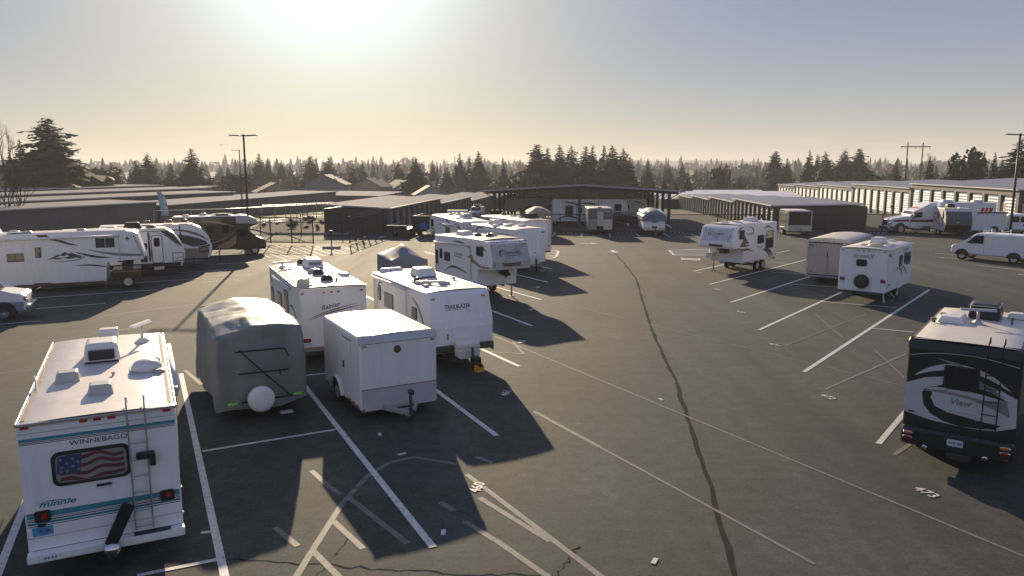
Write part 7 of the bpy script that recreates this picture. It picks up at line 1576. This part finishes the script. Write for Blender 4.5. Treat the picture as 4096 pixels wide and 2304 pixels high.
# travel trailer with a dark nose cover facing us
v = Veh('travel_trailer', 'cream sided travel trailer with a dark nose before the big truck', 'travel trailer', 46.2, 79.8, -103, 5.8, 2.44, .6, 2.85, 'parked travel trailers')
shell(v, CREAM, ROOF, [(2.2, 2.8), (2.45, 2.6), (2.75, 1.9), (2.75, 1.25), (2.4, .6)], None, bev=.05)
DN = mat('dark_nose_cap', (.10, .115, .13), .4, var=.08)
v.panel('nose_cap', DN, ('F', 2.75, 1.9, 2.45, 2.6), [(-1.2, 0), (1.2, 0), (1.2, .75), (-1.2, .75)], .004, .006); v.panel('nose_cap', DN, ('F', 2.75, 1.25, 2.75, 1.9), [(-1.2, 0), (1.2, 0), (1.2, .65), (-1.2, .65)], .004, .006); v.panel('nose_guard', BLACK, ('F', 2.42, .62, 2.75, 1.25), [(-1.2, 0), (1.2, 0), (1.2, .7), (-1.2, .7)], .004, .006); v.light(('F', 2.75, 1.25, 2.75, 1.9), -.1, .25, WPLAST, .14, .08)
v.panel('swoosh', BROWN, 'R', swoosh([(1.6, 1.0), (.3, 1.3), (-.9, 1.7), (-.9, 2.2), (.6, 2.4)], .0, .16, .05), .004); v.win('R', -.1, 1.75, .6, 2.3, .06); v.panel('entry_door', CREAM, 'R', rrect(1.0, .8, 1.6, 2.4, .06), .003, .014); v.win('R', 1.9, 1.8, 2.1, 2.3, .03); v.panel('awning_channel', BROWN, 'R', [(1.75, 1.0), (1.88, 1.0), (1.88, 2.6), (1.75, 2.6)], .004, .05); v.box('roof_edge', CREAM, (0, -.3, 2.88), (2.5, 5.0, .04), .01); v.ac(.0, -.4, 2.88, .8, 1.0, .3, BLACK, 0, False); v.vent(-.6, 1.2, 2.88, .6, .1, WPLAST)
v.tongue(2.6, 1.0, .45)
# white box trailer beside it
v = Veh('cargo_trailer', 'low white cargo trailer with a black roof edge between dark nosed trailer and van', 'cargo trailer', 51.0, 81.8, 183, 3.9, 2.1, .4, 2.35)
v.prof('body', WHITE2, [(-1.8, .4), (-1.8, 2.3), (1.5, 2.3), (1.95, 1.9), (1.95, .4)][::-1], 1.05, .05); v.box('roof_rim', BLACK, (-1.06, -.2, 2.28), (.06, 3.4, .14), .01); v.roof(CREAM, -1.78, 1.5, 2.31, .05); v.panel('wheel_well', BLACK, 'L', [(.55 + .5 * math.cos(R(a)), .4 + .48 * math.sin(R(a))) for a in range(0, 181, 12)], .003); v.wheel(-.98, -.55, .35, .2); v.wheel(.98, -.55, .35, .2); v.tongue(1.95, .9, .42); v.box('side_lamp', GREYP, (-1.06, .4, 2.08), (.03, .2, .1), .02)
# ================================================================ under and behind the canopy
g0 = gz(97)
v = Veh('fifth_wheel_trailer', 'shaded grey fifth wheel with a rounded pale nose under the canopy edge', 'fifth wheel', 4.3, 100.5, 180, 10.5, 2.44, .6, 3.5, 'fifth wheel trailers', gz(100.5))
SL = fifth(v, mat('taupe_grey_side', (.30, .29, .28), .45, var=.06), ROOF, 2.0, 1.8, drop=.02)
v.panel('nose_cap', WHITE, SL, [(-1.2, 0), (1.2, 0), (1.18, .92), (-1.18, .92)], .004, .008); v.panel('mountain', CHAR, 'L', [(-3.4, 1.9), (-2.6, 2.15), (-1.8, 2.6), (-1.5, 2.2), (-1.0, 2.1), (-1.3, 1.9), (-2.2, 1.95)], .004); v.panel('swoosh', CHAR, 'L', swoosh([(-3.8, 2.3), (-2.8, 1.85), (-1.2, 1.75)], 0, .16, 0), .0046); v.panel('swoosh', CHAR, 'L', swoosh([(-.4, 2.0), (1.0, 2.6), (3.0, 3.0)], 0, .1, 0), .004)
v = Veh('fifth_wheel_trailer', 'long white fifth wheel broadside under the canopy with several dark windows', 'fifth wheel', 9.9, 96.9, 0, 9.6, 2.44, .6, 3.42, 'fifth wheel trailers', gz(97))
SL = fifth(v, WHITE, ROOF, 2.0, 1.8, drop=.02)
v.win('R', -3.2, 1.3, -2.2, 2.6, .04, .05, GLASSB); d = v.panel('entry_door', WHITE2, 'R', rrect(-1.7, .85, -.85, 2.55, .1), .003, .02); v.panel('door_surround', BLACK, 'R', rrect(-1.76, .8, -.79, 2.62, .12), .002, .003); v.win('R', -1.5, 1.7, -1.05, 2.4, .06, .03, off=.024); v.win('R', .0, 1.75, .75, 2.35, .1); v.win('R', 3.0, 1.9, 3.9, 2.8, .05)
v.panel('swoosh', CHAR, 'R', swoosh([(-3.6, 3.1), (-2.2, 2.9), (-.8, 2.5)], 0, .22, 0), .004); v.panel('swoosh', BROWN, 'R', swoosh([(-1.4, 2.9), (0, 2.85), (1.4, 2.5)], 0, .28, 0), .004); v.panel('swoosh', CHAR, 'R', swoosh([(-4.4, .8), (-3.0, 1.25), (-1.4, 1.0), (.6, .85)], 0, .2, 0), .004); v.panel('swoosh', BROWN, 'R', swoosh([(1.6, 1.3), (3.0, 1.5), (4.2, 1.9)], 0, .1, 0), .004)
for y in (1.0, 1.3): v.panel('seam', CHAR, 'R', [(y, .7), (y + .06, .7), (y + .06, 3.2), (y, 3.2)], .004)
v.panel('leaf_graphic', CHAR, 'B', [(-.9, 1.6), (-.3, 1.5), (0, 1.9), (.3, 1.5), (.9, 1.6), (.5, 1.2), (0, 1.0), (-.5, 1.2)], .004); [v.panel('name_stroke', GREYG, 'B', rrect(-.4 + .17 * k, 2.4, -.28 + .17 * k, 2.56, .02), .004) for k in range(5)]
[v.panel('name_stroke', TAUPE, 'R', rrect(1.7 + .14 * k, 1.75, 1.8 + .14 * k, 1.9, .02), .004) for k in range(8)]
v = Veh('fifth_wheel_trailer', 'white fifth wheel with a dark rounded nose, deepest of those under the canopy', 'fifth wheel', 13.9, 101.2, 2, 8.0, 2.44, .6, 3.4, 'fifth wheel trailers', gz(101))
SL = fifth(v, WHITE, ROOF, 1.8, 1.8, drop=.02); v.win('R', .6, 1.8, 1.5, 2.5, .05); v.panel('entry_door', WHITE2, 'R', rrect(1.7, .85, 2.5, 2.6, .06), .003, .02); v.panel('swoosh', CHAR, 'R', swoosh([(2.0, 3.1), (3.1, 2.8), (3.8, 2.2)], 0, .16, 0), .004)
v = Veh('utility_trailer', 'black low equipment trailer parked under the canopy before the white fifth wheel', 'trailer', 14.6, 94.4, 2, 4.4, 1.9, .4, 1.2, None, gz(94))
v.box('deck', BLACK, (0, 0, .62), (1.8, 4.4, .12), .02); v.prof('cargo', BLACKG, [(-2.0, .68), (2.0, .68), (1.6, 1.15), (.4, 1.3), (-.8, 1.5), (-1.9, 1.2)], .85, .1); v.wheel(-.98, -.3, .33); v.wheel(.98, -.3, .33); v.tongue(2.2, .9, .5)
v = Veh('suv', 'silver white sport utility vehicle with a roof box in the storage lane', 'car', -5.6, 121, -97, 4.6, 1.9, .4, 1.75, None, gz(121))
v.prof('body', WHITE2, [(-2.3, .45), (-2.3, 1.05), (-2.1, 1.65), (-1.8, 1.74), (.4, 1.72), (1.1, 1.12), (2.15, 1.0), (2.3, .8), (2.3, .42)][::-1], .94, .12)
v.panel('windscreen', GLASS, ('F', 1.09, 1.13, .42, 1.7), rrect(-.74, .04, .74, .82, .08), .006, .006)
for f, s in (('L', -1), ('R', 1)): v.panel('side_window', GLASS, f, [(s * .9, 1.15), (s * .35, 1.62), (s * -1.9, 1.62), (s * -2.1, 1.15)], .003, .004); v.wheel(s * .84, 1.45, .36, .22); v.wheel(s * .84, -1.45, .36, .22); v.box('headlight', CHROME, (s * .7, 2.28, .86), (.36, .06, .16), .03)
v.box('roof_box', BLACKG, (.0, -.7, 1.95), (1.0, 1.9, .28), .1); v.box('grille', BLACK, (0, 2.3, .75), (.8, .05, .2), .03)
v = Veh('pickup_truck', 'dark green pickup truck half hidden behind the white trailers near the canopy', 'truck', -2.0, 102, -95, 5.0, 1.9, .5, 1.75, None, gz(102))
v.prof('body', mat('dark_green_paint', (.02, .035, .03), .3, coat=.4), [(-2.5, .5), (-2.5, 1.1), (-.5, 1.1), (-.4, 1.7), (.5, 1.74), (1.0, 1.15), (2.4, 1.0), (2.5, .5)][::-1], .93, .1); v.panel('windscreen', GLASS, ('F', .99, 1.16, .52, 1.72), rrect(-.72, .04, .72, .66, .06), .006, .006)
for s in (-1, 1): v.wheel(s * .82, 1.6, .38, .24); v.wheel(s * .82, -1.5, .38, .24)
v.box('roof_rack', YELLOW if False else CREAM, (0, 0, 1.80), (1.5, .9, .05), .01)
v = Veh('box_trailer', 'low white box trailer standing in the lane beyond the arrow marked fifth wheel', 'trailer', -6.9, 96, 0, 2.6, 1.6, .4, 2.0, None, gz(96))
v.prof('body', WHITE2, [(-1.3, .4), (1.3, .4), (1.3, 1.98), (-1.3, 1.98)], .8, .04); v.roof(CREAM, -1.28, 1.28, 1.985, .03); v.wheel(-.75, 0, .3); v.wheel(.75, 0, .3); v.tongue(1.3, .8, .4); v.panel('lettering_strip', GREYG, 'R', [(-.2, 1.6), (.7, 1.6), (.7, 1.72), (-.2, 1.72)], .004)
# equipment trailers by the shaded row
v = Veh('flatbed_trailer', 'rusty black flatbed trailer with stake rails by the shaded storage row', 'trailer', -11.4, 79.4, -98, 5.2, 2.2, .6, 1.2)
v.box('deck', CHASS, (0, 0, .72), (2.1, 5.0, .12), .01)
for sx in (-1, 1):
    v.tube('side_rail', GALV, [(sx * 1.06, -2.5, 1.18), (sx * 1.06, 2.5, 1.18)], .03, 6)
    for k in range(8): v.tube('stake', CHASS, [(sx * 1.06, -2.4 + k * .68, .7), (sx * 1.06, -2.4 + k * .68, 1.2)], .025, 5)
    for y in (-.7, .15): v.wheel(sx * .95, y, .36, .24)
v.box('headboard', CHASS, (0, 2.45, .95), (2.1, .06, .45), .01); v.tube('head_rail', GALV, [(-1.05, 2.48, 1.2), (1.05, 2.48, 1.2)], .035, 6); v.tongue(2.5, 1.0, .55)
v.add('ramp', box_me(.5, 1.8, .05, .01), GALV, None, (1.5, 2.9, .06))
v = Veh('dump_trailer', 'tall black dump trailer with a blue tarp bundled at its end', 'trailer', -9.0, 80.6, -98, 4.6, 2.2, .6, 2.0)
v.box('floor_pan', BLACK, (0, 0, .8), (2.0, 4.4, .12), .01)
for sx in (-1, 1):
    v.box('side_wall', BLACK, (sx * 1.02, 0, 1.45), (.08, 4.4, 1.25), .01)
    for k in range(6): v.box('rib', BLACK, (sx * 1.09, -2.0 + k * .8, 1.45), (.06, .08, 1.2), .005)
    for y in (-.6, .3): v.wheel(sx * .9, y, .38, .25)
v.box('front_wall', BLACK, (0, 2.16, 1.45), (2.0, .08, 1.25), .01); v.box('top_rail', GALV, (0, 2.16, 2.08), (2.1, .1, .05), .01); v.tongue(2.3, 1.1, .55)
tp = v.add('blue_tarp', bush_me(91, 10), None)
bpy.data.objects.remove(tp)
bm = bmesh.new(); bmesh.ops.create_icosphere(bm, subdivisions=3, radius=1)
for q in bm.verts: q.co *= 1 + .22 * noise.noise(q.co * 2.3); q.co.x *= .5; q.co.y *= .4; q.co.z *= .45
v.add('blue_tarp', bmesh_to('tarp', bm, True), mat('blue_tarp', (.03, .07, .30), .5, var=.2), None, (-.2, 2.6, .95))
# ---------------------------------------------------------------- the hazy air
hz = bpy.data.materials.new('haze'); hz.use_nodes = True
n, l = hz.node_tree.nodes, hz.node_tree.links
n.remove(n['Principled BSDF'])
pv = n.new('ShaderNodeVolumePrincipled'); pv.inputs['Color'].default_value = (.93, .95, 1.0, 1); pv.inputs['Density'].default_value = HAZE; pv.inputs['Anisotropy'].default_value = .25
l.new(pv.outputs[0], n['Material Output'].inputs['Volume'])
h_ = obj('haze', mesh('haze', [(x, y, z) for x in (-2400, 2400) for y in (-120, 3300) for z in (-6, 44)], [(0, 1, 3, 2), (4, 6, 7, 5), (0, 4, 5, 1), (2, 3, 7, 6), (0, 2, 6, 4), (1, 5, 7, 3)]), hz)
tag(h_, 'thin pale haze filling the air over the yard', 'haze', kind='stuff')
